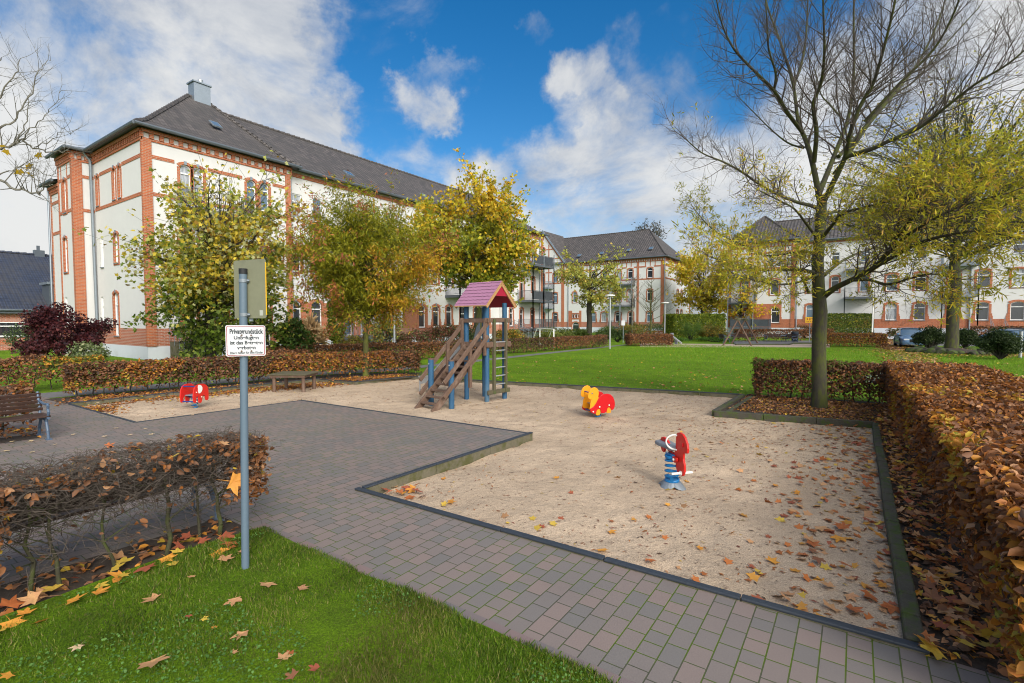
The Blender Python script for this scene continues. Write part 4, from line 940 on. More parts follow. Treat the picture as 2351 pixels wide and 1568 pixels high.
for u, d, rx, h, lab, pl_ in ((1262, 35, 1.1, 1.1, 'olive rounded bush behind the white goal', [(3, (.13, .15, .025)), (1, (.19, .2, .035))]), (1300, 38, 1.0, 1.1, 'round green bush right of the goal', [(3, (.09, .12, .02)), (1, (.14, .17, .03))]), (1333, 46, .9, .9, 'clipped green ball bush left of the house door', [(1, (.08, .12, .02))]),
        (1395, 42, 1.3, 1.15, 'loose green bush beside the trunk of the small oak', [(2, (.07, .12, .03)), (1, (.13, .17, .04))]), (1452, 40, 1.3, 1.6, 'orange and green bush behind the near lamp post', [(2, (.13, .14, .03)), (1, (.32, .17, .03)), (1, (.2, .2, .04))]), (1418, 37, .8, 1.0, 'dark green bush behind the lamp post foot', [(1, (.04, .07, .02)), (1, (.06, .1, .02))]), (1495, 52, 2.2, 1.5, 'dark green bushes along the white house foot', [(2, (.05, .09, .025)), (1, (.08, .12, .04))])):
    shrub(lab, gd(u, d), rx, rx*.8, h, 1700, .11, pl_)
shrub('bright green feathery bush in front of the laurel hedge', gd(1585, 39.5), 1.05, .9, 1.65, 3000, .11, [(3, (.075, .15, .02)), (2, (.12, .2, .03))], 'lance')
shrub('bush turning orange at the right end of the laurel hedge', gd(1637, 39.5), 1.1, .9, 1.3, 2400, .11, [(2, (.17, .17, .03)), (2, (.32, .2, .03)), (1, (.1, .12, .03))])
for u in (1545, 1640): shrub('strip of bright green ground cover left under the laurel hedge' if u < 1600 else 'strip of bright green ground cover below the orange bush', gd(u, 37.6), 1.4, .4, .32, 1200, .1, [(1, (.11, .22, .03)), (1, (.07, .15, .02))], clumps=14)
DG = [(4, (.022, .042, .010)), (3, (.035, .062, .014)), (1, (.07, .10, .03))]
shrub('dark green clipped shrub left of the big mossy tree', gd(2138, 27.5), .72, .7, 1.2, 5500, .085, DG, clumps=46, group='round evergreen shrubs', tight=.4)
shrub('dark green clipped shrub right behind the big mossy tree', gd(2217, 28.2), .62, .6, 1.15, 4200, .085, DG, clumps=40, group='round evergreen shrubs', tight=.4)
shrub('round dark evergreen shrub nearest the right edge', gd(2300, 20.6), .70, .66, 1.26, 8500, .07, DG, clumps=60, group='round evergreen shrubs', tight=.30, z0=.05)
shrub('orange-brown bush between the dark shrubs and the parked cars', gd(2252, 30), .6, .5, .95, 1300, .09, [(2, RUST), (2, BROWN), (1, ORNG)])
shrub('grey-green loose bush behind the big mossy tree', gd(2228, 42), 1.9, 1.5, 2.3, 3200, .12, [(2, (.12, .15, .07)), (1, (.17, .19, .09))], 'lance', tight=.42)
shrub('thin yellow-green bush in front of the right house', gd(2130, 44), 2.0, 1.2, 2.0, 2200, .12, [(2, (.17, .17, .05)), (1, (.27, .24, .06)), (1, (.12, .14, .05))], tight=.45)
shrub('small dark cone shrub by the right house wall', gd(1811, 49), .35, .35, 2.0, 900, .09, [(1, (.03, .05, .018))], clumps=14)
shrub('olive clipped bush at the head of the right path', gd(2062, 41), 1.0, .9, 1.0, 2000, .1, [(2, (.09, .11, .03)), (1, BROWN)])
shrub('clump of tall straw-coloured ornamental grass by the brick wall', gd(713, 22.8), .45, .4, 1.55, 900, .5, [(2, (.42, .28, .14)), (1, (.5, .36, .2))], 'lance', cat='ornamental grass', nm='ornamental_grass', clumps=10)
shrub('dark green hedge-like shrub behind the far yellow sign', gd(1848, 45), .9, .7, 1.2, 1500, .1, [(1, (.06, .09, .02)), (1, BROWN)])

# ================================================================ TREES
def rv(s=1.0): return Vector((random.gauss(0, s), random.gauss(0, s), random.gauss(0, s)))
def bez(a, b, c, n): return [a*(1-t)**2+b*2*t*(1-t)+c*t*t for t in [i/n for i in range(n+1)]]
def addpath(segs, pts, r0, r1):
    n = len(pts)-1
    for i in range(n): segs.append((pts[i], pts[i+1], r0+(r1-r0)*i/n, r0+(r1-r0)*(i+1)/n))
def leafy(label, base, ht, r, c, rad, nclump, nleaf, lsize, cols, tpl='maple', mat=bark, lean=(0, 0), spread=.32, shell=.35, droop=-.2, top_sparse=None, name='tree', group=None, twigs=7, tilt=.8, width=1, zmin=None, extra=None):
    base = Vector(base); c = Vector(c); root = thing(name, label, 'tree', tuple(base), group)
    fork = base+Vector((lean[0], lean[1], ht)); mb = MB()
    tp = [base+Vector((0, 0, -.1)), base+Vector((.0, 0, .12))]+[base.lerp(fork, t)+Vector((random.gauss(0, r*.15), random.gauss(0, r*.15), 0)) for t in (.25, .5, .75)]+[fork]
    tip = Vector((c.x, c.y, c.z+rad[2]*.55)); tp += [fork.lerp(tip, t)+rv(r*.5) for t in (.3, .6, 1)]
    mb.tube(tp, [r*1.5, r*1.12, r, r*.95, r*.9, r*.85, r*.55, r*.35, r*.12], 12); mb.build('trunk', mat, root, smooth=True)
    segs = []; P = []; D = []; U = []
    for k in range(nclump):
        while True:
            q = rv(); q.normalize(); rr = shell+(1-shell)*random.random()**.6
            cc = Vector((c.x+q.x*rad[0]*rr, c.y+q.y*rad[1]*rr, c.z+q.z*rad[2]*rr))
            if zmin is None or cc.z > zmin: break
        t = min(1, max(0, (cc.z-fork.z)/(max(.1, tip.z-fork.z))))*.6; s0 = fork.lerp(tip, max(0, t-.12)) if cc.z > fork.z else base.lerp(fork, random.uniform(.82, 1))
        mid = s0.lerp(cc, .5)+Vector((0, 0, .12*(cc-s0).length*random.uniform(-.3, 1)))+rv(.08*(cc-s0).length)
        pts = bez(s0, mid, cc, 7); addpath(segs, pts, r*random.uniform(.15, .27), r*.05)
        m = max(1, int(nleaf/nclump*random.uniform(.55, 1.45)))
        if top_sparse: m = int(m*top_sparse(cc))
        sp = spread*(rad[0]+rad[2])/2
        for j in range(twigs):
            p0 = pts[random.randint(3, 7)]; e = cc+Vector((random.gauss(0, sp), random.gauss(0, sp), random.gauss(0, sp*.8))); md = p0.lerp(e, .5)+Vector((0, 0, .1*sp))
            tw = bez(p0, md, e, 3); addpath(segs, tw, r*.055, r*.018)
            for _ in range(m//twigs):
                a = random.random()**.7; b = tw[min(3, int(a*4))].lerp(e, random.random()*.5)+rv(sp*.22)
                P.append(b); D.append(rv(tilt)+Vector((0, 0, droop))+(b-p0).normalized()*.5); U.append(rv(.7)+Vector((0, 0, .7)))
    P = np.array(P, np.float32); n = len(P)
    col = cols(P) if callable(cols) else pal(n, cols)
    leaves('foliage', P, np.array(D, np.float32), np.array(U, np.float32), lsize*RNG.uniform(.6, 1.25, n), col, tpl, leafm_t, root, width)
    tubes('branch', segs, mat, root, 5); return root
def clumpcol(base, alt, scale, thr, seed):
    def fn(P):
        c = pal(len(P), base); c2 = pal(len(P), alt); k = np.array([noise.noise(Vector((p[0]*scale, p[1]*scale, p[2]*scale+seed)))+random.gauss(0, .12) for p in P]) > thr; c[k] = c2[k]; return c
    return fn
Y1 = (.68, .53, .06); OL = (.26, .27, .024); LG = (.40, .42, .09); GR = (.15, .22, .025); GDK = (.07, .115, .016); OY = (.74, .48, .028); PALEG = (.50, .50, .22); RB = (.36, .12, .06); RB2 = (.46, .17, .06); OB = (.56, .28, .03); YG = (.50, .46, .025)
# maple before the gable house
b = gd(482, 17.0); c0 = Vector((b.x, b.y, 0))
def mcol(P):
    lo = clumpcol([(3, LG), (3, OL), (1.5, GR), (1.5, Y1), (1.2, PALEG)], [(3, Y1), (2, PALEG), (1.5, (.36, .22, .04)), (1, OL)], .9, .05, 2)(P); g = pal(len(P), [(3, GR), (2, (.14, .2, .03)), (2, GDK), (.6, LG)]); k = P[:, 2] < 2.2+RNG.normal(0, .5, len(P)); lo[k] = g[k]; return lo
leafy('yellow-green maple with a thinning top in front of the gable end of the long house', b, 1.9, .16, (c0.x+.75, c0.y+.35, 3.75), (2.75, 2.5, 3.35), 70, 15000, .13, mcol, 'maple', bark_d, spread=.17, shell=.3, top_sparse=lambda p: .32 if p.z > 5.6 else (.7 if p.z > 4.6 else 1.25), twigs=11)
# claret ash beside the sand pit
b = G(840, 864)
def acol(P):
    rel = (P-np.array([[b.x, b.y, 3.6]])); rt = rel[:, 0]*.75+rel[:, 1]*.66; rad = np.sqrt((rel[:, 0]/2.4)**2+(rel[:, 1]/2.2)**2+(rel[:, 2]/2.3)**2)
    n = len(P); inner = pal(n, [(4, (.25, .265, .016)), (3, (.32, .31, .018)), (1.2, (.15, .19, .016)), (1, (.42, .35, .025))]); red_ = pal(n, [(3, RB), (2, RB2), (1, OB), (1, (.44, .3, .04))]); orr = pal(n, [(3, (.56, .36, .022)), (2, OB), (1, (.45, .36, .025))])
    nz = np.array([noise.noise(Vector(p)*1.1) for p in P]); col = inner.copy(); k = rad+nz*.55+RNG.normal(0, .1, n) > .93; col[k] = red_[k]
    k2 = (rt > .3) & (rel[:, 2] < .1) & (RNG.random(n)+nz > .4); col[k2] = orr[k2]; return col
leafy('dense feathery ash turning from olive to reddish on a slim green trunk', b, 1.75, .085, (b.x, b.y, 3.42), (2.25, 2.1, 2.2), 116, 54000, .125, acol, 'lance', bark_moss, spread=.17, shell=.25, droop=-.5, twigs=11, tilt=.9, width=1.15, zmin=1.75, lean=(.05, .03))
# golden maple in the middle
b = gd(1098, 26.5); tb_ = gd(1085, 26.5); ycol = clumpcol([(3, OY), (3, Y1), (2, YG), (1, (.45, .24, .02))], [(3, OL), (2, LG), (2, YG), (.8, GR)], .55, .08, 7)
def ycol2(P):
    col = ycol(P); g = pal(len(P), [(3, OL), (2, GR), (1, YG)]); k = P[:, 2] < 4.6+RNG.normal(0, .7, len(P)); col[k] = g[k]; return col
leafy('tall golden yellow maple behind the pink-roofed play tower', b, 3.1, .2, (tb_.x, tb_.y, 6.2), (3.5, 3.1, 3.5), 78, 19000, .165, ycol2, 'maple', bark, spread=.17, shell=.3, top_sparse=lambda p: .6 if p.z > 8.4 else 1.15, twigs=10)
# small oak in front of the far house
b = gd(1353, 46); leafy('small green oak with open layered branches in front of the far white house', b, 3.3, .26, (b.x, b.y, 5.7), (3.7, 3.1, 3.2), 36, 4200, .21, [(3, (.36, .38, .07)), (2, (.46, .45, .10)), (1, (.56, .40, .08))], 'maple', bark_d, spread=.14, shell=.5, top_sparse=lambda p: .35 if p.z > 7 else 1.1, twigs=8)
# background trees
b = gd(1612, 58); leafy('loose yellow birch-like tree in the gap between the two white houses', b, 2.5, .2, (b.x, b.y, 5.9), (4.2, 3.5, 4.6), 46, 9000, .24, [(3, OY), (3, Y1), (2, YG), (1, OL)], 'maple', bark_d, spread=.17)
b = gd(1480, 86); leafy('bare distant tree top above the roof of the far house', b, 12, .3, (b.x, b.y, 16.2), (3.6, 3, 2.6), 40, 1400, .3, [(1, (.10, .09, .06))], 'quad', bark_d, spread=.2)
b = gd(1945, 47); leafy('young orange-yellow tree in front of the dark laurel hedge', b, 1.5, .09, (b.x, b.y, 3.3), (1.5, 1.4, 1.7), 22, 1500, .2, [(3, OY), (2, OB), (1, Y1)], 'maple', bark_d, spread=.2)
b = gd(1700, 50); leafy('yellowing tree beside the left corner of the right house', b, 2.0, .14, (b.x, b.y, 3.7), (2.6, 2.0, 2.0), 24, 2000, .2, [(3, OY), (2, YG), (1, OL), (1, OB)], 'maple', bark_d, spread=.16)
def bare(label, b, ht, r, spreadr, top, mat=bark_p, n=26):
    root = thing('sapling', label, 'tree', tuple(b), 'bare young trees'); mb = MB(); tip = b+Vector((random.gauss(0, .1), random.gauss(0, .1), top))
    mb.tube([b+Vector((0, 0, -.05)), b.lerp(tip, .3), b.lerp(tip, .65)+rv(.04), tip], [r, r*.85, r*.5, r*.1], 8); mb.build('trunk', mat, root, smooth=True); segs = []
    for i in range(n):
        t = random.uniform(ht/top, .95); p = b.lerp(tip, t); a = random.uniform(0, 2*pi); l = spreadr*(1.15-t)*random.uniform(.6, 1.2)
        e = p+Vector((math.cos(a)*l, math.sin(a)*l, l*random.uniform(.5, 1.1))); pts = bez(p, p.lerp(e, .5)-Vector((0, 0, .1*l)), e, 4); addpath(segs, pts, r*.3, r*.08)
        for _ in range(5): q = pts[random.randint(1, 4)]; segs.append((q, q+Vector((random.gauss(0, .2), random.gauss(0, .2), random.uniform(.1, .5)))*l*.5, r*.12, r*.05))
    tubes('branch', segs, mat, root, 4)
bare('bare young tree left of the square hedge end', gd(1451, 40), 2.0, .08, 2.2, 5.2); bare('bare young tree with mossy stem before the far house corner', gd(1494, 40), 1.6, .085, 2.5, 5.0, bark_moss)
bare('bare young tree by the downpipe of the right house', gd(1841, 49), 1.5, .07, 2.2, 5.5); bare('bare young tree between two brick arched windows of the right house', gd(2086, 47), 2.0, .08, 2.4, 6.5); bare('small bare shrubby tree at the end of the path', gd(2040, 44), .6, .05, 1.6, 3)

# big mossy broadleaf on the right
b = gd(2187, 24.6); c0 = at(2215, 420, 24.6)
bigt = leafy('large spreading tree with a thick dark mossy trunk and yellow-green leaves on the right', b, 4.2, .26, (c0.x, c0.y, 9.2), (6.8, 5.0, 4.7), 112, 17000, .125, clumpcol([(3, (.42, .38, .022)), (2, OL), (2, (.5, .42, .035)), (1, (.38, .26, .06))], [(2, (.30, .24, .06)), (2, (.46, .33, .04)), (1, OL)], .5, .1, 5), 'maple', bark, spread=.13, shell=.3, top_sparse=lambda p: .25 if p.z > 10.8 else (.8 if p.z > 9.2 else 1.15), twigs=11, zmin=5.6)
mb = MB()
for i in range(26):
    a = 2*pi*i/26; rr = random.uniform(1.15, 1.55); p = b+Vector((math.cos(a)*rr*1.15, math.sin(a)*rr*.9, 0)); s = random.uniform(.18, .34)
    k = len(mb.v); bm = bmesh.new(); bmesh.ops.create_icosphere(bm, subdivisions=2, radius=s)
    mb.add([(p.x+v.co.x*(1+.35*noise.noise(v.co*6+p)), p.y+v.co.y*(1+.35*noise.noise(v.co*7+p)), .08+v.co.z*(.75+.35*noise.noise(v.co*5+p))) for v in bm.verts], [tuple(v.index for v in f.verts) for f in bm.faces]); bm.free()
setorg(tuple(b)); o = mb.build('stone_ring', rock_m, None, smooth=True); tag(o, 'ring of dark mossy stones round the foot of the big tree', 'stone ring')
setorg((0, 0, 0)); mb = MB(); K = 30
mb.add([(b.x, b.y, .32)]+[(b.x+math.cos(i*2*pi/K)*1.45, b.y+math.sin(i*2*pi/K)*1.15, .1) for i in range(K)], [(0, 1+i, 1+(i+1) % K) for i in range(K)]); struct('soil_mound', mb, soil)

# ---- the tall half-bare ash with its limbs traced and grown on
BD = 9.42
A_ = G(1880, 936, .0); ash = thing('tree', 'tall half-bare ash with yellow leaves on its low boughs at the sand pit corner', 'tree', tuple(A_))
def c8p(x, y, dz=0): return at((1900+x/1.96)*.78367, y/1.96*.78367, BD+dz)
def limb(pts, r0, r1, sub=4):
    P_ = [Vector(p) for p in pts]; out = []
    for i in range(len(P_)-1):
        p0 = P_[max(0, i-1)]; p1 = P_[i]; p2 = P_[i+1]; p3 = P_[min(len(P_)-1, i+2)]
        for k in range(sub):
            t = k/sub; out.append(.5*((2*p1)+(p2-p0)*t+(2*p0-5*p1+4*p2-p3)*t*t+(-p0+3*p1-3*p2+p3)*t**3))
    out.append(P_[-1]); n = len(out); return out, [r0+(r1-r0)*(i/(n-1))**.8 for i in range(n)]
mb = MB(); trunkpts = [A_+Vector((0, 0, -.1)), A_+Vector((0, 0, .08)), A_+Vector((0, 0, .3)), at(1880, 800, BD), at(1883, 715, BD), at(1879, 660, BD), at(1877, 600, BD), at(1882, 540, BD), at(1885, 490, BD), at(1888, 450, BD)]
mb.tube(trunkpts, [.175, .142, .126, .120, .122, .108, .10, .093, .09, .078], 16)
LIMBS = [  # traced in a zoomed crop: points (x, y, depth offset), base radius, tip radius, sub-branch length, leafy
 ([(985, 1150, 0), (945, 950, .1), (905, 810, .2), (860, 700, .4), (830, 480, .7), (760, 250, .9), (690, 60, 1.1), (640, -120, 1.3)], .065, .014, 1.1, 0),
 ([(885, 760, .2), (800, 650, -.2), (720, 520, -.4), (600, 400, -.7), (490, 280, -1.0), (420, 130, -1.2), (380, -60, -1.4)], .045, .010, 1.0, 0),
 ([(838, 480, .7), (880, 360, .9), (905, 200, 1.1), (915, 0, 1.3), (920, -160, 1.4)], .034, .012, .9, 0),
 ([(950, 930, 0), (965, 750, -.4), (945, 600, -.6), (990, 480, -.8), (1010, 300, -1.1), (1005, 100, -1.3), (1000, -140, -1.5)], .050, .013, 1.0, 0),
 ([(720, 520, -.4), (730, 420, -.6), (690, 280, -.8), (680, 120, -1), (670, -50, -1.1)], .028, .010, .8, 0),
 ([(975, 1120, 0), (1020, 1010, .3), (1080, 860, .6), (1140, 700, .8), (1170, 540, .9), (1180, 350, 1.0), (1178, 150, 1.1), (1180, -140, 1.2)], .066, .016, 1.0, 0),
 ([(985, 1200, 0), (1060, 1050, -.3), (1130, 900, -.6), (1160, 760, -.9), (1220, 600, -1.1), (1290, 480, -1.3), (1350, 280, -1.6), (1400, 80, -1.8), (1440, -120, -2)], .062, .014, 1.1, 0),
 ([(1130, 905, -.6), (1240, 740, -.4), (1340, 620, -.2), (1450, 490, .1), (1560, 340, .4), (1660, 130, .7), (1720, -60, 1)], .055, .013, 1.1, 0),
 ([(1130, 900, -.6), (1270, 860, -1.0), (1400, 800, -1.3), (1560, 730, -1.6), (1700, 620, -1.9), (1880, 480, -2.2), (2060, 370, -2.5), (2200, 250, -2.7)], .050, .011, 1.2, 0),
 ([(1090, 900, .4), (1200, 780, .8), (1380, 560, 1.3), (1520, 470, 1.7), (1700, 260, 2.2), (1900, 40, 2.6)], .046, .012, 1.1, 0),
 ([(1240, 700, -.4), (1440, 480, -.8), (1640, 280, -1.1), (1760, 60, -1.4), (1800, -80, -1.6)], .036, .011, 1.0, 0),
 ([(1120, 690, .8), (1040, 600, 1.0), (990, 540, 1.1), (960, 420, 1.3), (900, 280, 1.5)], .022, .008, .8, 0),
 ([(985, 1205, 0), (930, 1180, -.1), (850, 1160, -.3), (740, 1115, -.6), (640, 1060, -.9), (540, 990, -1.2), (430, 930, -1.5), (310, 880, -1.7), (215, 800, -1.9)], .046, .008, .95, .012),
 ([(890, 850, .2), (800, 820, .6), (700, 740, .9), (600, 640, 1.1), (520, 560, 1.3)], .024, .007, .8, 0),
 ([(1120, 920, 0), (1060, 1000, 1.2), (1180, 880, 1.5), (1360, 840, 1.9), (1540, 880, 2.2), (1620, 960, 2.4)], .026, .009, 1.0, .05),
]
for x in LIMBS: pts, rr = limb([c8p(*p) for p in x[0]], x[1]*.88, x[2]*.88); x_ = mb.tube(pts, rr, 9)
def c4p(x, y, dz=0): return at((2200+x/2.614)*.78367, (550+y/2.614)*.78367, BD+dz)
LOW = [
 ([(480, 650, 0), (400, 632, -.4), (250, 628, -.9), (80, 630, -1.3), (-120, 600, -1.7), (-330, 520, -2)], .042, .008, .75, .5),
 ([(500, 520, 0), (430, 490, .4), (300, 500, 1.0), (120, 520, 1.5), (-60, 440, 1.9), (-280, 330, 2.2), (-420, 180, 2.4)], .036, .008, .8, .55),
 ([(510, 390, 0), (420, 270, -.3), (330, 160, -.6), (200, 90, -.9), (60, 20, -1.2)], .03, .008, .8, .22),
 ([(520, 660, 0), (380, 720, -1), (200, 740, -1.6), (0, 700, -2.1), (-180, 640, -2.5)], .026, .007, .7, .55),
 ([(545, 385, 0), (620, 290, -.5), (700, 200, -.9), (860, 150, -1.3), (1040, 110, -1.6), (1240, 60, -1.9)], .038, .009, .9, .5),
 ([(550, 220, 0), (640, 185, .7), (800, 190, 1.4), (980, 170, 2.1), (1160, 190, 2.6)], .034, .009, .9, .55),
 ([(560, 830, 0), (640, 770, -.3), (760, 710, -.6), (900, 640, -.9), (1010, 540, -1.2), (1090, 420, -1.5), (1130, 260, -1.7), (1190, 120, -1.9), (1290, -30, -2.1)], .062, .012, .85, .5),
 ([(760, 710, -.6), (900, 705, -1.1), (1050, 740, -1.6), (1200, 700, -2.1), (1380, 660, -2.5), (1560, 690, -2.8)], .03, .007, .8, .42),
 ([(900, 640, -.9), (1100, 520, -1.6), (1300, 420, -2.2), (1520, 360, -2.7), (1760, 330, -3.1), (2000, 380, -3.4)], .038, .008, .95, .55),
 ([(1000, 550, -1.2), (1180, 380, -1.9), (1400, 240, -2.5), (1640, 130, -3), (1900, 60, -3.4)], .034, .008, 1.0, .6),
 ([(560, 670, 0), (700, 560, .8), (880, 480, 1.6), (1100, 430, 2.3), (1300, 400, 2.9)], .036, .008, .9, .55),
 ([(1090, 420, -1.5), (1250, 220, -2), (1450, 60, -2.4), (1700, -60, -2.7), (2000, -120, -3)], .03, .008, 1, .65),
 ([(440, 800, 0), (400, 700, -.6), (380, 600, -.9)], .03, .01, .5, .35),
]
for x in LOW: pts, rr = limb([c4p(*p) for p in x[0]], x[1], x[2]); mb.tube(pts, rr, 9)
mb.build('trunk', bark, ash, smooth=True)
segs = []; LP = []; LD = []; LU = []
def twig(p, d, l, r, lvl, leafp, up=.10):
    n = 4 if lvl else 6; st = l/n
    for i in range(n):
        d = (d+rv(.12)+Vector((0, 0, up))).normalized(); q = p+d*st; segs.append((p, q, r, r*.82)); r *= .82; p = q
        if lvl < 2 and i >= 1:
            for _ in range(2 if lvl == 0 else (1 if leafp > .1 or random.random() < .6 else 2)):
                s = d.cross(rv()).normalized(); twig(p, (d*.55+s*.8+Vector((0, 0, .1))).normalized(), l*random.uniform(.32, .55), r*.6, lvl+1, leafp, up)
        if leafp and lvl >= 1 and random.random() < leafp*.45:
            for _ in range(random.randint(3, 6)): LP.append(p+rv(.03)); LD.append(d+rv(.75)+Vector((0, 0, -.25))); LU.append(rv(.6)+Vector((0, 0, .7)))
    if leafp and random.random() < leafp*.6:
        for _ in range(6): LP.append(p+rv(.02)); LD.append(d+rv(.6)); LU.append(rv(.6)+Vector((0, 0, .7)))
for src, fn in ((LIMBS, c8p), (LOW, c4p)):
    for pts, r0, r1, sl, lf in src:
        P_, rr = limb([fn(*p) for p in pts], r0, r1); n = len(P_); sl *= 1.15 if not lf else 1; lf *= .27
        for i in range(int(n*.22), n):
            for _ in range(2 if i > n*.5 else 1):
                t = i/n; d = (P_[min(i+1, n-1)]-P_[i-1]).normalized(); s = d.cross(rv()).normalized()
                dr = (d*.7+s*.75+Vector((0, 0, .12 if not lf else .02))).normalized(); twig(P_[i], dr, sl*(1.15-.55*t)*random.uniform(.55, 1.1), max(.0045, rr[i]*.42), 0, lf, .09 if not lf else .07)
        twig(P_[-1], (P_[-1]-P_[-3]).normalized(), sl*.7, r1, 0, lf)
ash_twig = pm('ash_twig_bark', (.085, .068, .055), .9, .3, 10); tubes('twig', segs, ash_twig, ash, 4)
LP = np.array(LP, np.float32); n = len(LP)
leaves('foliage', LP, np.array(LD, np.float32), np.array(LU, np.float32), RNG.uniform(.06, .115, n), clumpcol([(3, (.52, .47, .03)), (2, (.36, .38, .03)), (2, (.6, .47, .04)), (1, (.6, .36, .07))], [(3, (.31, .33, .025)), (2, (.46, .42, .03)), (1, (.52, .4, .04))], .8, .0, 3)(LP), 'lance', leafm_t, ash, .85)

# ---- branches of a plane tree standing outside the left edge
pb = gd(-420, 12.5); pl = thing('tree', 'bare plane tree reaching in with crooked pale branches at the left edge', 'tree', tuple(pb))
PD = 11.5
def c1p(x, y, dz=0): return at(x/1.65*.78367, (150+y/1.65)*.78367, PD+dz)
mb = MB(); fk = at(-330, 420, PD); mb.tube([pb+Vector((0, 0, -.1)), pb.lerp(fk, .4), fk, at(-300, 250, PD), at(-280, 60, PD)], [.22, .18, .15, .12, .07], 12)
LL = [([(-690, 760, 0), (-300, 520, .2), (-60, 480, .3), (60, 455, .4), (108, 430, .4), (160, 465, .5), (250, 490, .6), (330, 480, .7)], .05, .008),
      ([(-690, 850, 0), (-300, 700, -.3), (-40, 620, -.5), (60, 660, -.6), (130, 672, -.6), (190, 690, -.7), (215, 655, -.7), (255, 640, -.7)], .042, .007),
      ([(-60, 480, .3), (10, 370, .3), (80, 320, .4), (150, 200, .5), (185, 90, .6), (235, 40, .7)], .03, .005), ([(-300, 520, .2), (-120, 330, .1), (-20, 240, 0), (60, 130, 0), (100, 40, 0)], .034, .006),
      ([(108, 430, .4), (160, 360, .3), (230, 300, .3), (300, 190, .2)], .016, .004), ([(60, 455, .4), (120, 360, .6), (130, 240, .7), (160, 170, .8)], .018, .004), ([(-690, 560, 0), (-300, 300, .5), (-100, 120, .7), (10, 30, .9)], .04, .008),
      ([(-40, 620, -.5), (40, 580, -.4), (130, 560, -.3), (240, 600, -.2), (280, 560, -.2)], .016, .004), ([(160, 465, .5), (240, 430, .5), (300, 380, .5), (360, 400, .5)], .012, .004)]
segs = []; 
for pts, r0, r1 in LL:
    P_, rr = limb([c1p(*p) for p in pts], r0, r1, 5)
    P_ = [p+rv(.02) for p in P_]; mb.tube(P_, rr, 8); n = len(P_)
    for i in range(int(n*.35), n):
        if random.random() < .8: d = (P_[min(i+1, n-1)]-P_[i-1]).normalized(); s = d.cross(rv()).normalized(); twig(P_[i], (d*.5+s*.9+Vector((0, 0, .3))).normalized(), random.uniform(.35, .8), max(.005, rr[i]*.5), 1, 0, .12)
mb.build('trunk', bark_p, pl, smooth=True); tubes('twig', segs, bark_p, pl, 4)
q = np.array([c1p(*p) for p in ((110, 565, .3), (125, 560, .3), (130, 585, .3), (45, 490, .3), (20, 462, .3), (112, 580, .3), (200, 500, .5))], np.float32)
leaves('foliage', q, RNG.normal(0, 1, (7, 3)), RNG.normal(0, 1, (7, 3)), np.full(7, .2), pal(7, [(1, OY)]), 'maple', leafm_t, pl)

# ================================================================ PLAYGROUND AND STREET FURNITURE
class FMB(MB):                # frame: origin o, yaw
    def __init__(s, o, ux, uy): s.o = Vector(o); s.ux = Vector((*ux[:2], 0)); s.uy = Vector((*uy[:2], 0)); super().__init__(s.tr)
    def tr(s, x, y, z): return tuple(s.o+s.ux*x+s.uy*y+Vector((0, 0, z)))
def yawf(o, a): return lambda: FMB(o, (math.cos(a), math.sin(a)), (-math.sin(a), math.cos(a)))
def textmesh(name, txt, size, o, ux, uz, mat, parent, width=None, squeeze=1, bold=0):
    cu = bpy.data.curves.new('t', 'FONT'); cu.body = txt; cu.size = size; cu.align_x = 'CENTER'; cu.offset = bold; cu.extrude = .0004
    t = bpy.data.objects.new('t', cu); COL.objects.link(t); dg = bpy.context.evaluated_depsgraph_get(); me = bpy.data.meshes.new_from_object(t.evaluated_get(dg)); bpy.data.objects.remove(t)
    xs = [v.co.x for v in me.vertices]; w = max(xs)-min(xs); k = (width/w) if width else squeeze
    ux = Vector(ux); uz = Vector(uz); nn = ux.cross(uz)
    for v in me.vertices: v.co = Vector(o)+ux*(v.co.x*k)+uz*v.co.y+nn*v.co.z-ORG
    me.materials.clear(); me.materials.append(mat); ob = bpy.data.objects.new(name, me); COL.objects.link(ob); ob.parent = parent; return ob
def rrect(w, h, r, n=5):
    pts = []
    for cx, cy, a0 in ((w/2-r, h/2-r, 0), (-w/2+r, h/2-r, 90), (-w/2+r, -h/2+r, 180), (w/2-r, -h/2+r, 270)):
        for i in range(n+1): a = R(a0+90*i/n); pts.append((cx+r*math.cos(a), cy+r*math.sin(a)))
    return pts
# ---------------- sign post
sb = G(563, 1308, .03); SP = thing('sign_post', 'grey steel post with a white German notice and the back of a second sign', 'sign', tuple(sb))
mb = MB(); vd0 = Vector((sb.x, sb.y, 0)).normalized(); top = sb+Vector((vd0.y, -vd0.x, 0))*.027; top.z = 1.955; mb.tube([sb+Vector((0, 0, -.08)), top], .0232, 24); mb.build('pole', pole_m, SP, smooth=True)
mb = MB(); mb.tube([top+Vector((0, 0, -.012)), top+Vector((0, 0, .022))], .0250, 24); mb.build('cap', black, SP, smooth=True)
vd = Vector((sb.x, sb.y, 0)).normalized(); rt = Vector((vd.y, -vd.x, 0)); UZ = Vector((0, 0, 1))
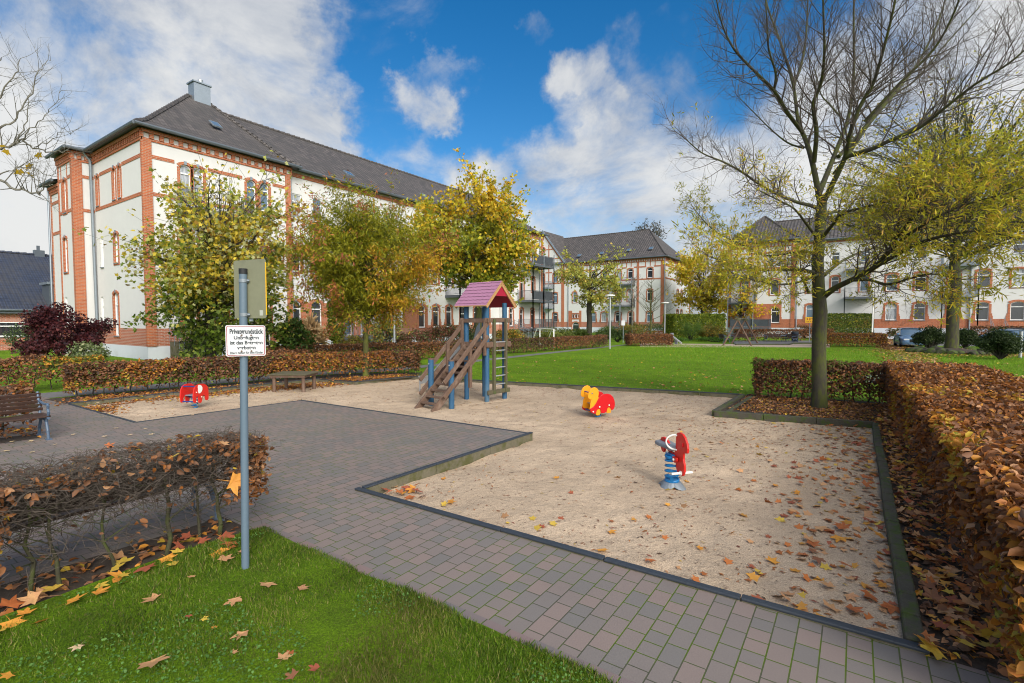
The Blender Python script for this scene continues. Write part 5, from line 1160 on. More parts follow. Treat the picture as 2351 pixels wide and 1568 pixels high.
# white notice, facing the viewer
ux = (rt*math.cos(R(5))+vd*math.sin(R(5))).normalized(); nf = ux.cross(UZ); nf = nf if nf.dot(vd) < 0 else -nf
sc_ = sb.lerp(top, .77); sc_.z = 1.520; c = sc_-vd*.034+rt*.013; W_, H_ = .224, .196; tlt = (ux*1+UZ*(-.012)).normalized()
uz = UZ
mb = MB(); mb.prism(rrect(W_, H_, .012), c, tlt, uz, .003); bd = mb.build('notice_board', sign_w, SP)
mb = MB()
o1 = rrect(W_-.010, H_-.010, .010); o2 = rrect(W_-.017, H_-.017, .008); n = len(o1); P3 = lambda p, e: c+tlt*p[0]+uz*p[1]+nf*e
mb.add([P3(p, .0022) for p in o1]+[P3(p, .0022) for p in o2], [(i, (i+1) % n, n+(i+1) % n, n+i) for i in range(n)]); mb.build('border', sign_r, bd, recalc=False)
for txt, zz, size, wd, b in (('Privatgrundstück', .045, .042, .188, .0013), ('Unbefugten', .0095, .031, .140, .0008), ('ist das Betreten', -.0225, .031, .184, .0008), ('verboten', -.054, .031, .104, .0008), ('Eltern haften für ihre Kinder', -.083, .021, .186, .0003)):
    textmesh('lettering', txt, size, c+uz*zz+nf*.0024+tlt*.003, tlt, uz, ink, bd, wd, bold=b)
mb = MB()
for x, z in ((-.024, .034), (.030, .034), (-.026, -.066), (.030, -.066)): q = c+tlt*x+uz*z+nf*.0015; mb.tube([q, q+nf*.004], .0055, 10)
mb.build('screw', screw, SP, smooth=True)
# second sign seen from behind, its front turned away
c2 = Vector((top.x, top.y, 1.84))+vd*.034+rt*.028; ux2 = (rt*.93+vd*.36-vd*0).normalized(); ux2 = Vector((ux2.x, ux2.y, 0)).normalized()
ux2 = (rt*math.cos(R(52))-vd*math.sin(R(52))).normalized(); c2 = Vector((top.x, top.y, 1.848))+rt*.036-vd*.012
mb = MB(); mb.prism(rrect(.285, .372, .016), c2, ux2, UZ, .003, 0); bp = mb.build('sign_plate', plate_b, SP)
nb = -vd; q = c2+ux2*.142; mb = MB(); mb.beam(q+UZ*-.165, q+UZ*.165, .005, .004, 0, up=tuple(ux2)); mb.build('yellow_edge', yell, bp)
mb = MB(); mb.prism([(-.014, -.017), (.014, -.017), (.014, .017), (-.014, .017)], c2+ux2*.10+UZ*-.152-Vector((-ux2.y, ux2.x, 0)).normalized()*.0025, ux2, UZ, .001); mb.build('sticker', sticker, bp)
for z in (1.90, 1.685):
    mb = MB(); pz = Vector((top.x, top.y, z)); mb.tube([pz+UZ*-.011, pz+UZ*.011], .0262, 24); mb.beam(pz+rt*.022-vd*.012, pz+rt*.042+vd*.016, .018, .020); mb.beam(pz+rt*.03+vd*.012+UZ*-.03, pz+rt*.052+vd*.012+UZ*-.03, .014, .024)
    mb.tube([pz+rt*.02-vd*.026, pz+rt*.034-vd*.030], .005, 8); mb.build('clamp', steel_g, SP)

# ---------------- play tower with slide, stairs and ladder
TO = (-6.60, 8.21, 0); TA = R(-5.6); T = yawf(TO, TA); zs = -.075
tw = thing('play_tower', 'wooden play tower with a pink gabled roof, stairs, ladder and metal slide', 'play tower', (TO[0], TO[1], zs))
for x, y in ((-.3, 0), (.3, 0), (-.3, .56), (.3, .56)): m = T(); m.tube([(x, y, zs-.1), (x, y, 2.02)], .052, 18); m.build('post', blue_wood, tw, smooth=True)
for x in (-.3, .3):
    m = T(); m.tube([(x, -1.0, zs-.1), (x, -1.0, .86)], .056, 18); p = m.build('post', blue_wood, tw, smooth=True); m = T(); m.tube([(x, -1.0, .86), (x, -1.0, .885)], .062, 18); m.build('cap', brown_wood, p, smooth=True)
    m = T(); m.tube([(x, -1.052, .78), (x, -1.066, .78)], .016, 12); m.build('bolt', galv, p)
# roof
x0, x1, ye, yr, ze, zr = -.47, .47, -.20, .29, 1.955, 2.47
m = T()
for sg, y_e in ((1, ye), (-1, .78)):
    m.add([(x0, y_e, ze), (x1, y_e, ze), (x1, yr, zr), (x0, yr, zr), (x0, y_e, ze-.022), (x1, y_e, ze-.022), (x1, yr, zr-.022), (x0, yr, zr-.022)], [(0, 1, 2, 3)], 0); m.add([(x0, y_e, ze-.022), (x1, y_e, ze-.022), (x1, yr, zr-.022), (x0, yr, zr-.022)], [(0, 1, 2, 3)], 1)
    for x in (x0, x1): m.add([(x, y_e, ze-.022), (x, yr, zr-.022), (x, yr, zr), (x, y_e, ze)], [(0, 1, 2, 3)], 2)
    m.add([(x0, y_e, ze-.022), (x1, y_e, ze-.022), (x1, y_e, ze), (x0, y_e, ze)], [(0, 1, 2, 3)], 2)
rf = m.build('roof', [pink, pink_in, straw], tw)
m = T()
for side, y_e in ((0, ye), (1, .78)):
    nrow = 7
    for k in range(nrow):
        off = .5*(k % 2); w = (x1-x0)/7
        for i in range(-1, 8):
            xa = x0+(i+off)*w; pts = []
            for j in range(9):
                a = pi+pi*j/8; px = xa+w/2+w/2*math.cos(a); t = (k+.75+.30*math.sin(a))/nrow; pts.append((min(x1, max(x0, px)), t))
            if pts[-1][0]-pts[0][0] < .03: continue
            top_t = min(1, (k+1.0)/nrow); pts += [(pts[-1][0], top_t), (pts[0][0], top_t)]; lift = lambda t: .004+.012*(1-(t*nrow-k))
            m.add([(px, y_e+(yr-y_e)*t-(.006 if not side else -.006)*(1), ze+(zr-ze)*t+lift(t)) for px, t in pts], [tuple(range(len(pts)))], 0)
m.build('scale_shingles', pink, rf, recalc=False)
m = T(); m.add([(x1-.03, ye+.26, ze+.20), (x1-.03, .78-.26, ze+.20), (x1-.03, yr, zr-.03)], [(0, 1, 2)], 0); m.build('gable_board', pink_in, rf, recalc=False)
for x in (x1-.02, x0+.02):
    m = T(); 
    for y_e in (ye, .78): m.beam((x, y_e+.03*(1 if y_e < 0 else -1), ze-.035), (x, yr, zr-.06), .028, .055)
    m.build('bargeboard', straw, rf)
m = T()
for x in (-.36, .36): m.beam((x, -.12, 1.655), (x, .66, 1.655), .035, .085)
m.beam((-.40, -.065, 1.64), (.42, -.065, 1.64), .035, .085); m.beam((-.34, .64, 1.64), (.40, .64, 1.64), .035, .085); m.build('rail', brown_wood, tw, bevel=.005)
m = T(); m.box((-.33, -.06, 1.12), (.33, .62, 1.18)); m.beam((-.38, -.075, 1.14), (.40, -.075, 1.14), .04, .10); m.beam((.37, -.1, 1.14), (.37, .68, 1.14), .04, .11); m.build('platform', brown_wood, tw, bevel=.005)
# stairs
m = T(); n = 10
for x in (-.24, .24): m.beam((x, -1.42, zs-.02), (x, -.06, 1.10), .045, .13, up=(0, -.6, .8))
st_ = m.build('stair', brown_wood, tw, bevel=.004)
for i in range(n): m = T(); t = (i+.55)/n; y = -1.36+1.30*t; z = zs+.06+1.10*t; m.box((-.225, y-.06, z-.015), (.225, y+.06, z+.015)); m.build('step', brown_wood, st_, bevel=.004)
for x in (-.355, .355):
    m = T(); m.beam((x, -1.24, .46), (x, -.02, 1.60), .035, .085, up=(0, -.6, .8)); m.beam((x, -1.24, .18), (x, -.02, 1.32), .035, .085, up=(0, -.6, .8))
    m.beam((x*.985-.02*(1 if x > 0 else -1), -.52, .30), (x*.985-.02*(1 if x > 0 else -1), -.52, 1.18), .055, .07); m.beam((x-.02*(1 if x > 0 else -1), -.10, .92), (x-.02*(1 if x > 0 else -1), -.10, 1.66), .05, .06); m.build('handrail', brown_wood, tw, bevel=.005)
# ladder on the right face
m = T()
for y in (.13, .50): m.beam((.385, y, .10), (.385, y, 1.68), .06, .055)
m.beam((.375, -.05, .145), (.375, .64, .145), .04, .09); lad = m.build('ladder', old_wood, tw, bevel=.005)
for i in range(6): m = T(); z = .30+.178*i; m.tube([(.39, .13, z), (.39, .50, z)], .0125, 8); m.build('rung', galv, lad, smooth=True)
# slide to the left
m = T(); prof = [(-.34, 1.15), (-.55, 1.06), (-1.45, .33), (-1.62, .22), (-1.86, .17), (-1.98, .17)]
ya, yb = .06, .48
for (a, za), (b, zb) in zip(prof[:-1], prof[1:]):
    m.add([(a, ya, za), (b, ya, zb), (b, yb, zb), (a, yb, za)], [(0, 1, 2, 3)], 0)
    for y in (ya, yb): m.add([(a, y, za-.03), (b, y, zb-.03), (b, y, zb+.13), (a, y, za+.13)], [(0, 1, 2, 3)], 0); m.beam((a, y, za+.13), (b, y, zb+.13), .035, .03, 0)
sl = m.build('slide', galv, tw, recalc=False)
m = T()
for y in (ya-.02, yb+.02): m.beam((-.36, y, 1.02), (-1.5, y, .18), .03, .16, up=(-.6, 0, .8))
m.build('side_board', dark_wood, sl)
m = T()
for y in (ya, yb): m.tube([(-1.95, y, zs-.05), (-1.95, y, .3)], .017, 8); m.beam((-1.99, y, .305), (-1.62, y, .33), .03, .03)
m.beam((-1.97, ya, .17), (-1.97, yb, .17), .03, .05); m.build('leg', galv, sl)
m = T()
for y in (ya, yb): m.add([(-.33, y, 1.15), (-.62, y, 1.06), (-.47, y, 1.5), (-.36, y, 1.62)], [(0, 1, 2, 3)])
m.build('cheek_plate', steel_g, sl, recalc=False)

# ---------------- spring riders
def vframe(p, rt_, aw):       # unit vectors given in (right, away) of the line of sight
    v = Vector((p.x, p.y, 0)).normalized(); r_ = Vector((v.y, -v.x, 0)); return (r_*rt_+v*aw).normalized()
def spring(root, base, r, turns, h, wire, mat):
    mb = MB(); n = int(turns*18); pts = [(base[0]+r*math.cos(2*pi*i/18), base[1]+r*math.sin(2*pi*i/18), base[2]+h*min(1, max(0, (i/n-.12)/.76))) for i in range(n+1)]; mb.tube(pts, wire, 8); return mb.build('spring', mat, root, smooth=True)
def knobs(root, pts, nrm, mat=white, r=.010, name='bolt_cap'):
    mb = MB()
    for p in pts: mb.tube([p, p+nrm*.008, p+nrm*.012], [r, r, r*.6], 12)
    return mb.build(name, mat, root, smooth=True)
e = G(447, 938, -.075); l = vframe(e, .64, .77); nn_ = vframe(e, .77, -.64)
el = thing('elephant_spring_rider', 'red elephant-shaped spring rider with two side panels in the left sand corner', 'spring rider', tuple(e))
EO = [(530, 578), (515, 540), (510, 450), (515, 350), (525, 270), (545, 215), (580, 180), (640, 168), (700, 180), (745, 220), (770, 280), (776, 340), (776, 540), (762, 572), (738, 576), (722, 545), (716, 480), (705, 448), (690, 436), (675, 450), (664, 490), (660, 560), (646, 600), (622, 608), (606, 590), (600, 520), (598, 460), (585, 440), (570, 450), (560, 490), (565, 540), (575, 562), (560, 580)]
EM = lambda p: ((p[0]-643)/265*.40, (608-p[1])/437*.372+.115)
for sg in (-1, 1):
    o = e+nn_*(.135*sg); mb = MB(); mb.prism([EM(p) for p in EO], (o.x, o.y, e.z), l, UZ, .022); pn_ = mb.build('side_panel', red, el, bevel=.005)
    out = nn_*sg; P_ = lambda px, py, k=.0125: Vector((o.x, o.y, e.z))+l*EM((px, py))[0]+UZ*EM((px, py))[1]+out*k
    mb = MB(); ear = [(590, 345), (590, 200), (610, 188), (640, 200), (662, 250), (664, 300), (645, 355), (620, 380), (600, 378)]
    q = Vector((o.x, o.y, e.z))+out*.0145; mb.prism([EM(p) for p in ear], q, l, UZ, .006); mb.build('ear', white, pn_)
    knobs(pn_, [P_(645, 470), P_(560, 552), P_(560, 345)], out); knobs(pn_, [P_(570, 270)], out, black, .007, 'eye')
mb = MB()
for px, py in ((560, 215), (545, 553)):
    a = Vector((e.x, e.y, e.z))+l*EM((px, py))[0]+UZ*EM((px, py))[1]; mb.tube([a-nn_*.16, a+nn_*.13], .0115, 10)
mb.build('rod', bluedk, el, smooth=True)
a = Vector((e.x, e.y, e.z))+l*.03+UZ*.27; mb = MB(); mb.beam(a-l*.13, a+l*.13, .24, .02); mb.build('seat', greyp, el, bevel=.006); mb = MB(); mb.beam(a-l*.06-UZ*.03, a+l*.06-UZ*.03, .2, .035); mb.build('seat_bracket', bluedk, el)
spring(el, (e.x, e.y, e.z+.0), .052, 5, .24, .009, bluep)

e = G(1372, 957, -.075); l = vframe(e, .87, .48); nn_ = vframe(e, .48, -.87)
sn = thing('animal_spring_rider', 'orange and dark red two-panelled animal spring rider in the middle of the sand', 'spring rider', tuple(e))
YO = [(325, 335), (335, 262), (365, 197), (410, 157), (460, 145), (505, 165), (535, 220), (541, 285), (530, 340), (560, 420), (640, 520), (780, 570), (792, 690), (780, 702), (715, 705), (695, 685), (680, 600), (580, 610), (578, 690), (560, 730), (520, 740), (490, 725), (478, 690), (480, 640), (400, 640), (360, 600), (370, 540), (375, 470), (395, 415), (402, 394), (360, 390), (332, 362)]
RO = [(365, 585), (430, 545), (480, 482), (520, 395), (560, 335), (620, 297), (700, 288), (770, 310), (825, 370), (855, 450), (862, 530), (850, 600), (820, 637), (795, 650), (780, 610), (755, 580), (730, 580), (706, 610), (696, 672), (640, 696), (582, 690), (576, 640), (560, 605), (525, 600), (495, 630), (480, 696), (425, 690), (380, 660), (362, 620)]
SM = lambda p: ((p[0]-600)/535*.525, (740-p[1])/595*.50+.055)
for sg in (-1, 1):
    o = Vector((e.x, e.y, e.z))+nn_*(.135*sg); out = nn_*sg
    mb = MB(); mb.prism([SM(p) for p in YO], o, l, UZ, .02); pn_ = mb.build('side_panel', orange, sn, bevel=.005)
    mb = MB(); mb.prism([SM(p) for p in RO], o+out*.018, l, UZ, .015); sh = mb.build('shell', dred, pn_, bevel=.004)
    P_ = lambda px, py, k=.026: o+l*SM((px, py))[0]+UZ*SM((px, py))[1]+out*k
    knobs(sh, [P_(420, 648), P_(548, 557), P_(740, 533)], out, white, .013); knobs(pn_, [P_(404, 268, .011)], out, bluep, .011, 'eye')
mb = MB()
for px, py in ((404, 268), (425, 650)): a = Vector((e.x, e.y, e.z))+l*SM((px, py))[0]+UZ*SM((px, py))[1]; mb.tube([a-nn_*.15, a+nn_*.14], .0115, 10)
mb.build('rod', bluedk, sn, smooth=True)
a = Vector((e.x, e.y, e.z))+UZ*.245; mb = MB(); mb.beam(a-l*.15, a+l*.14, .24, .02); mb.build('seat', straw, sn, bevel=.006)
spring(sn, (e.x, e.y, e.z), .055, 4.4, .2, .009, bluep)

e = G(1546, 1117, -.06); l = vframe(e, .52, -.85); nn_ = vframe(e, .85, .52)
rd = thing('seahorse_spring_rider', 'red spring rider with grey seat, white grips and a tall blue coil spring in front', 'spring rider', tuple(e))
HO = [(368, 130), (385, 100), (415, 85), (450, 95), (480, 130), (505, 190), (516, 250), (511, 312), (490, 322), (475, 314), (464, 340), (462, 400), (476, 480), (478, 560), (462, 618), (430, 642), (400, 630), (380, 590), (364, 500), (330, 440), (300, 420), (300, 380), (345, 380), (362, 330)]
TO_ = [(150, 280), (165, 245), (195, 230), (230, 240), (262, 272), (300, 330), (300, 400), (262, 395), (240, 360), (215, 385), (210, 425), (195, 442), (175, 430), (155, 390)]
def DM(p):
    s = .00079; return ((p[0]-330)*s/.52*.92, (830-p[1])*s+.0)
mb = MB(); mb.prism([DM(p) for p in HO], Vector((e.x, e.y, e.z))+nn_*.0, l, UZ, .024); hd = mb.build('head_panel', red, rd, bevel=.006)
mb = MB(); mb.prism([DM(p) for p in TO_], Vector((e.x, e.y, e.z)), l, UZ, .024); mb.build('tail_panel', red, rd, bevel=.006)
mb = MB(); a = Vector((e.x, e.y, e.z))
mb.prism([((x-330)*.00079/.52*.9, z) for x, z in ((300, .33), (415, .33), (415, .295), (385, .27), (300, .30))], a-nn_*.03, l, UZ, .02); mb.build('bracket_cheek', red, rd, bevel=.005)
P_ = lambda px, py, k: a+l*DM((px, py))[0]+UZ*DM((px, py))[1]-nn_*k
knobs(hd, [P_(378, 448, .042), P_(280, 395, .03)], -nn_, white, .013); knobs(hd, [P_(459, 215, .012), P_(459, 240, .012)], -nn_, dred, .012, 'eye')
seat = [(.005, .0), (.03, .075), (.10, .085), (.20, .07), (.30, .075), (.33, .05), (.33, -.05), (.30, -.075), (.20, -.07), (.10, -.085), (.03, -.075)]
mb = MB(); o = a-l*.285+UZ*.405; mb.prism([(x, y) for x, y in seat], o, l, nn_, .045); mb.build('seat', greyp, rd, bevel=.014)
mb = MB(); pts = [a+l*.075-nn_*.012+UZ*.545]; 
for i in range(11): t = pi*i/10; pts.append(a+l*(.06-.085*math.sin(t)*.6)-nn_*(.02+.075*math.sin(t))+UZ*(.475+.075*math.cos(t)))
pts.append(a+l*.075-nn_*.012+UZ*.40); mb.tube(pts, .009, 10); mb.build('grip', white, rd, smooth=True)
mb = MB(); q = a+l*.15+UZ*.185; mb.tube([q-nn_*.115, q+nn_*.115], .0125, 12); mb.tube([q-nn_*.02, q-nn_*.012], .024, 14); mb.tube([q+nn_*.012, q+nn_*.02], .024, 14); mb.build('foot_rest', white, rd, smooth=True)
sc0 = a-l*.03; spring(rd, (sc0.x, sc0.y, a.z+.055), .066, 6.2, .255, .0105, bluep)
mb = MB(); mb.beam(sc0+UZ*.305-l*.06, sc0+UZ*.305+l*.07, .085, .07); mb.tube([sc0+UZ*.29, sc0+UZ*.305], .07, 18); mb.build('bracket', bluep, rd)
mb = MB(); mb.tube([sc0+UZ*.045, sc0+UZ*.075], .072, 18); mb.beam(sc0-vframe(e, 0, 1)*.07+UZ*.04, sc0-vframe(e, 0, 1)*.07+UZ*.115, .03, .012); mb.build('spring_clamp', bluep, rd)
mb = MB(); K = 24; top_ = []; bot = []
for i in range(K):
    t = 2*pi*i/K; k = abs(math.cos(2*t+.6)); top_.append((sc0.x+.085*math.cos(t), sc0.y+.085*math.sin(t), a.z+.05)); rr_ = .10+.055*k; bot.append((sc0.x+rr_*math.cos(t), sc0.y+rr_*math.sin(t), a.z-.01+.028*(1-k)))
mb.add(top_+bot, [(i, (i+1) % K, K+(i+1) % K, K+i) for i in range(K)]+[tuple(range(K))]); mb.build('base_plate', steel_g, rd)

# ---------------- low wooden table
tb = Vector((-11.2, 6.88, -.07)); TBL = thing('play_table', 'low weathered wooden table with stub legs standing in the sand by the hedge', 'table', tuple(tb))
a1 = vframe(tb, math.cos(R(25)), -math.sin(R(25))); a2 = vframe(tb, math.sin(R(25)), math.cos(R(25)))
tp = lambda x, y, z: tb+a1*x+a2*y+UZ*z
mb = MB(); mb.beam(tp(-.47, 0, .43), tp(.47, 0, .43), .82, .022); mb.build('tabletop', old_wood, TBL, bevel=.004)
mb = MB(); mb.beam(tp(-.42, -.36, .395), tp(.42, -.36, .395), .03, .055); mb.beam(tp(-.42, .36, .395), tp(.42, .36, .395), .03, .055); mb.beam(tp(-.42, -.34, .395), tp(-.42, .34, .395), .03, .055); mb.beam(tp(.42, -.34, .395), tp(.42, .34, .395), .03, .055); mb.build('apron', brown_wood, TBL)
for x in (-.35, .35):
    for y in (-.30, .30): mb = MB(); mb.tube([tp(x, y, -.06), tp(x, y, .42)], .042, 12); mb.build('leg', straw if False else brown_wood, TBL, smooth=True)

# ---------------- benches
def bench(label, p, ang, length=1.5, z=0, detail=True, group='park benches'):
    t = thing('park_bench', label, 'bench', (p[0], p[1], z), group); F = yawf((p[0], p[1], z), ang); h = length/2
    # local: x along, front towards -y; seat front edge at y=-.22, back at y=.18
    m = F()
    for i in range(4): y = -.215+i*.098; m.box((-h, y, .315), (h, y+.086, .338))
    m.build('seat', dark_wood, t, bevel=.004)
    m = F()
    for i in range(5): zz = .365+i*.051; y = .175+.05*i/4*1.5; m.beam((-h, y, zz+.025), (h, y, zz+.025), .022, .045, up=(0, -.25, 1))
    m.build('backrest', dark_wood, t, bevel=.004)
    for s in (-h+.03, h-.03):
        m = F(); w = .035
        def bar(pts, ww=.036):
            for a, b in zip(pts[:-1], pts[1:]): m.beam((s, *a), (s, *b), w, ww, up=(1, 0, 0)) if False else m.tube([(s, *a), (s, *b)], ww/2, 8)
        bar([(-.20, 0), (-.185, .12), (-.13, .24), (-.15, .31)]); bar([(.26, 0), (.23, .12), (.15, .24), (.16, .31)]); bar([(-.13, .24), (.02, .28), (.15, .24)], .03)
        bar([(-.24, .305), (.19, .305)]); bar([(.17, .315), (.20, .44), (.265, .63)], .034)
        bar([(-.23, .345), (-.255, .385), (-.225, .43), (-.24, .47), (-.215, .495), (-.10, .485), (.0, .485), (.12, .50), (.215, .50)], .032)
        for y in (-.205, .262): m.box((s-.03, y-.045, 0), (s+.03, y+.045, .018))
        m.build('end_frame', castiron, t, smooth=True)
    return t
bench('dark slatted park bench with blue iron ends at the left edge of the picture', (-9.32, 1.22), R(90), 1.5)
bench('dark park bench hidden behind the twiggy foreground hedge', (-4.52, 1.14), R(-90), 1.62)
v = gd(1706, 37.4); bench('far brown bench seen through the swing frame', (v.x, v.y), R(35), 1.6)
v = gd(1784, 37.0); bench('far brown bench right of the swing frame', (v.x, v.y), R(35), 1.7)
v = gd(1664, 36.6); bench('far bench seen from its end, left of the swing frame', (v.x, v.y), R(115), 1.5)
v = gd(1813, 36.5); bench('far bench seen from its end beside the litter bin', (v.x, v.y), R(-45), 1.2)
v = gd(1826, 37.2); t = thing('litter_bin', 'dark round litter bin beside the far benches', 'litter bin', tuple(v)); mb = MB(); mb.tube([v+UZ*.05, v+UZ*.12, v+UZ*.68, v+UZ*.72], [.19, .22, .25, .25], 16); mb.build('body', cardark, t, smooth=True); mb = MB(); mb.tube([v+UZ*.725, v+UZ*.8], [.26, .2], 16); mb.build('lid', black, t, smooth=True); mb = MB(); mb.tube([v, v+UZ*.06], .1, 10); mb.build('foot', black, t)
# stick on the seat of the left bench
setorg((-9.3, .9, .34)); mb = MB(); mb.tube([(-9.2, .2, .350), (-9.26, .8, .352), (-9.3, 1.2, .39), (-9.34, 1.55, .352), (-9.38, 1.75, .348)], [.008, .012, .012, .008, .004], 7); tag(mb.build('stick', bark_moss, None, smooth=True), 'mossy stick lying on the seat of the left bench', 'stick')

# ---------------- swing frame, seesaw, goal
s1 = [G(1659.5, 794), G(1725.5, 794)]; dirA = (s1[1]-s1[0]); far = gd(1678.7, 33.8); 
sw = thing('swing_frame', 'wooden A-frame swing without seats at the far end of the lawn', 'swing frame', tuple((s1[0]+s1[1])/2)); m0 = (s1[0]+s1[1])/2; H_s = 1.68
m1 = gd(1711, 34.6); offv = m1-m0
for k, oo in enumerate((Vector((0, 0, 0)), offv)):
    for q in s1: mb = MB(); apex = m0+oo+UZ*H_s; f_ = q+oo; mb.tube([f_, f_.lerp(apex, 1.04)], .052, 10); mb.build('leg', brown_wood, sw, smooth=True)
    mb = MB(); mb.beam(m0+oo+UZ*H_s-dirA*.09, m0+oo+UZ*H_s+dirA*.09, .14, .1); mb.build('head_block', old_wood, sw)
mb = MB(); d_ = offv.normalized(); mb.tube([m0+UZ*(H_s+.07)-d_*.15, m0+offv+UZ*(H_s+.07)+d_*.15], .06, 10); mb.build('crossbeam', old_wood, sw, smooth=True)
pv = gd(1553, 34); a = at(1543, 771, 34.0); b_ = at(1565, 788, 33.6); ss = thing('seesaw', 'small grey seesaw tilted to the right on the far sand', 'seesaw', tuple(pv)); mb = MB(); mb.beam(a, b_, .16, .07); mb.build('plank', galv, ss); mb = MB(); mb.beam(pv, Vector((pv.x, pv.y, .32)), .16, .16); mb.build('pivot', steel_g, ss); mb = MB(); mb.beam(a+UZ*.02, a+UZ*.2, .2, .05); mb.build('handle', galv, ss)
ga = gd(1239.5, 33); gb = gd(1271.5, 29.5); g_ = thing('goal', 'small white football goal behind the clipped hedge', 'goal', tuple((ga+gb)/2)); zt = at(1271, 756.5, 29.5).z; ba = gd(1219, 34); bb = gd(1255, 31.5); zt = 1.1
mb = MB(); mb.tube([ga, ga+UZ*zt], .04, 8); mb.tube([gb, gb+UZ*zt], .04, 8); mb.build('post', white, g_); mb = MB(); mb.tube([ga+UZ*zt, gb+UZ*zt], .04, 8); mb.build('crossbar', white, g_)
mb = MB(); mb.tube([ga+UZ*zt, (ga+UZ*zt).lerp(ba+UZ*zt, .3), ba], .03, 8); mb.tube([gb+UZ*zt, (gb+UZ*zt).lerp(bb+UZ*zt, .3), bb], .03, 8); mb.tube([ba+UZ*.04, bb+UZ*.04], .03, 8); mb.build('back_stay', white, g_)
# ---------------- lamps, poles, signs
def lamp(label, p, h, head=True, r=.05, mat=galv):
    t = thing('lamp_post', label, 'lamp post', tuple(p), 'slim pole lamps'); mb = MB(); mb.tube([p-UZ*.05, p+UZ*h], [r, r*.75], 12); mb.build('pole', mat, t, smooth=True)
    if head: mb = MB(); mb.tube([p+UZ*h, p+UZ*(h+.015), p+UZ*(h+.07), p+UZ*(h+.1)], [.2, .28, .28, .06], 20); mb.build('lamp_head', white, t, smooth=True)
lamp('slim grey lamp post with flat round head standing on the lawn', G(1400, 801), 3.02)
lamp('steel lamp post rising from the hedge right of the slim green tree', gd(905, 21), 2.95)
lamp('thin pale lamp post at the left end of the laurel hedge', gd(1526.5, 37), 2.9, r=.045)
p = gd(2003.5, 42); t = thing('flag_pole', 'plain tall white pole beside the dark laurel hedge on the right', 'pole', tuple(p)); mb = MB(); mb.tube([p, p+UZ*5.4], [.06, .045], 10); mb.build('pole', white, t, smooth=True); mb = MB(); mb.tube([p+UZ*5.4, p+UZ*5.45], .07, 10); mb.build('cap', galv, t)
p = gd(2346, 21.5); t = thing('pole', 'short pale grey post cut by the right edge', 'pole', tuple(p)); mb = MB(); mb.tube([p, p+UZ*1.15], .06, 12); mb.build('tube', galv, t, smooth=True); mb = MB(); mb.tube([p+UZ*1.15, p+UZ*1.18], .065, 12); mb.build('cap', zinc, t)
def plate_sign(label, p, zc, w, h, mat, seed):
    t = thing('sign', label, 'sign', tuple(p)); mb = MB(); mb.tube([p, p+UZ*(zc+h/2)], .028, 8); mb.build('pole', steel_g, t, smooth=True); r_ = vframe(p, 1, 0); mb = MB(); mb.prism(rrect(w, h, .03), p+UZ*zc-vframe(p, 0, 1)*.035, r_, UZ, .01); pl_ = mb.build('sign_plate', mat, t); return t, pl_, r_
p = gd(1859.5, 36.4); t, pl_, r_ = plate_sign('far yellow playground sign on a post left of the bare tree trunk', p, 1.67, .58, .42, yell, 1)
mb = MB(); q = p+UZ*1.67-vframe(p, 0, 1)*.045
for x, z, w, h in ((-.15, .06, .05, .12), (.0, .05, .06, .16), (.13, .08, .09, .06), (-.18, -.12, .05, .05), (-.08, -.12, .05, .05), (.03, -.12, .05, .05), (.14, -.12, .05, .05)): mb.prism([(x-w/2, z-h/2), (x+w/2, z-h/2), (x+w/2, z+h/2), (x-w/2, z+h/2)], q, r_, UZ, .004)
mb.build('pictogram', sign_r, pl_)
p = gd(1431, 36); t, pl_, r_ = plate_sign('small pale notice on a post behind the square hedge', p, 1.45, .26, .36, sign_w, 2); 
p = gd(2060, 37.5); t = thing('barrier_post', 'little red and white striped barrier post beside the blue car', 'bollard', tuple(p)); 
for i in range(5): mb = MB(); mb.tube([p+UZ*(.16*i), p+UZ*(.16*i+.16)], .045, 10); mb.build('band', red if i % 2 else white, t)
# bicycle leaning behind the hedge
p = gd(743, 19.4); t = thing('bicycle', 'bicycle behind the hedges, only its bright handlebar showing', 'bicycle', tuple(p)); r_ = vframe(p, .95, .3); 
for s in (-.42, .42): mb = MB(); c = p+r_*s+UZ*.28; mb.tube([c+r_*(.27*math.cos(i*2*pi/20))+UZ*(.27*math.sin(i*2*pi/20)) for i in range(21)], .014, 6); mb.build('wheel', rubber, t)
mb = MB(); A = [p-r_*.42+UZ*.28, p-r_*.1+UZ*.28, p-r_*.18+UZ*.62, p+r_*.28+UZ*.62, p+r_*.42+UZ*.28]
for i, j in ((0, 1), (0, 2), (1, 2), (1, 3), (2, 3), (3, 4)): mb.tube([A[i], A[j]], .015, 6)
mb.build('frame', steel_d, t); mb = MB(); q = p+r_*.26+UZ*.80; w_ = vframe(p, .3, -.95); mb.tube([A[3], q], .012, 6); mb.tube([q-w_*.26-r_*.14, q-w_*.2, q+w_*.2, q+w_*.26-r_*.14], .014, 6); mb.build('handlebar', white, t); mb = MB(); mb.beam(A[2]+UZ*.12-r_*.12, A[2]+UZ*.12+r_*.12, .1, .04); mb.tube([A[2], A[2]+UZ*.12], .012, 6); mb.build('saddle', black, t)

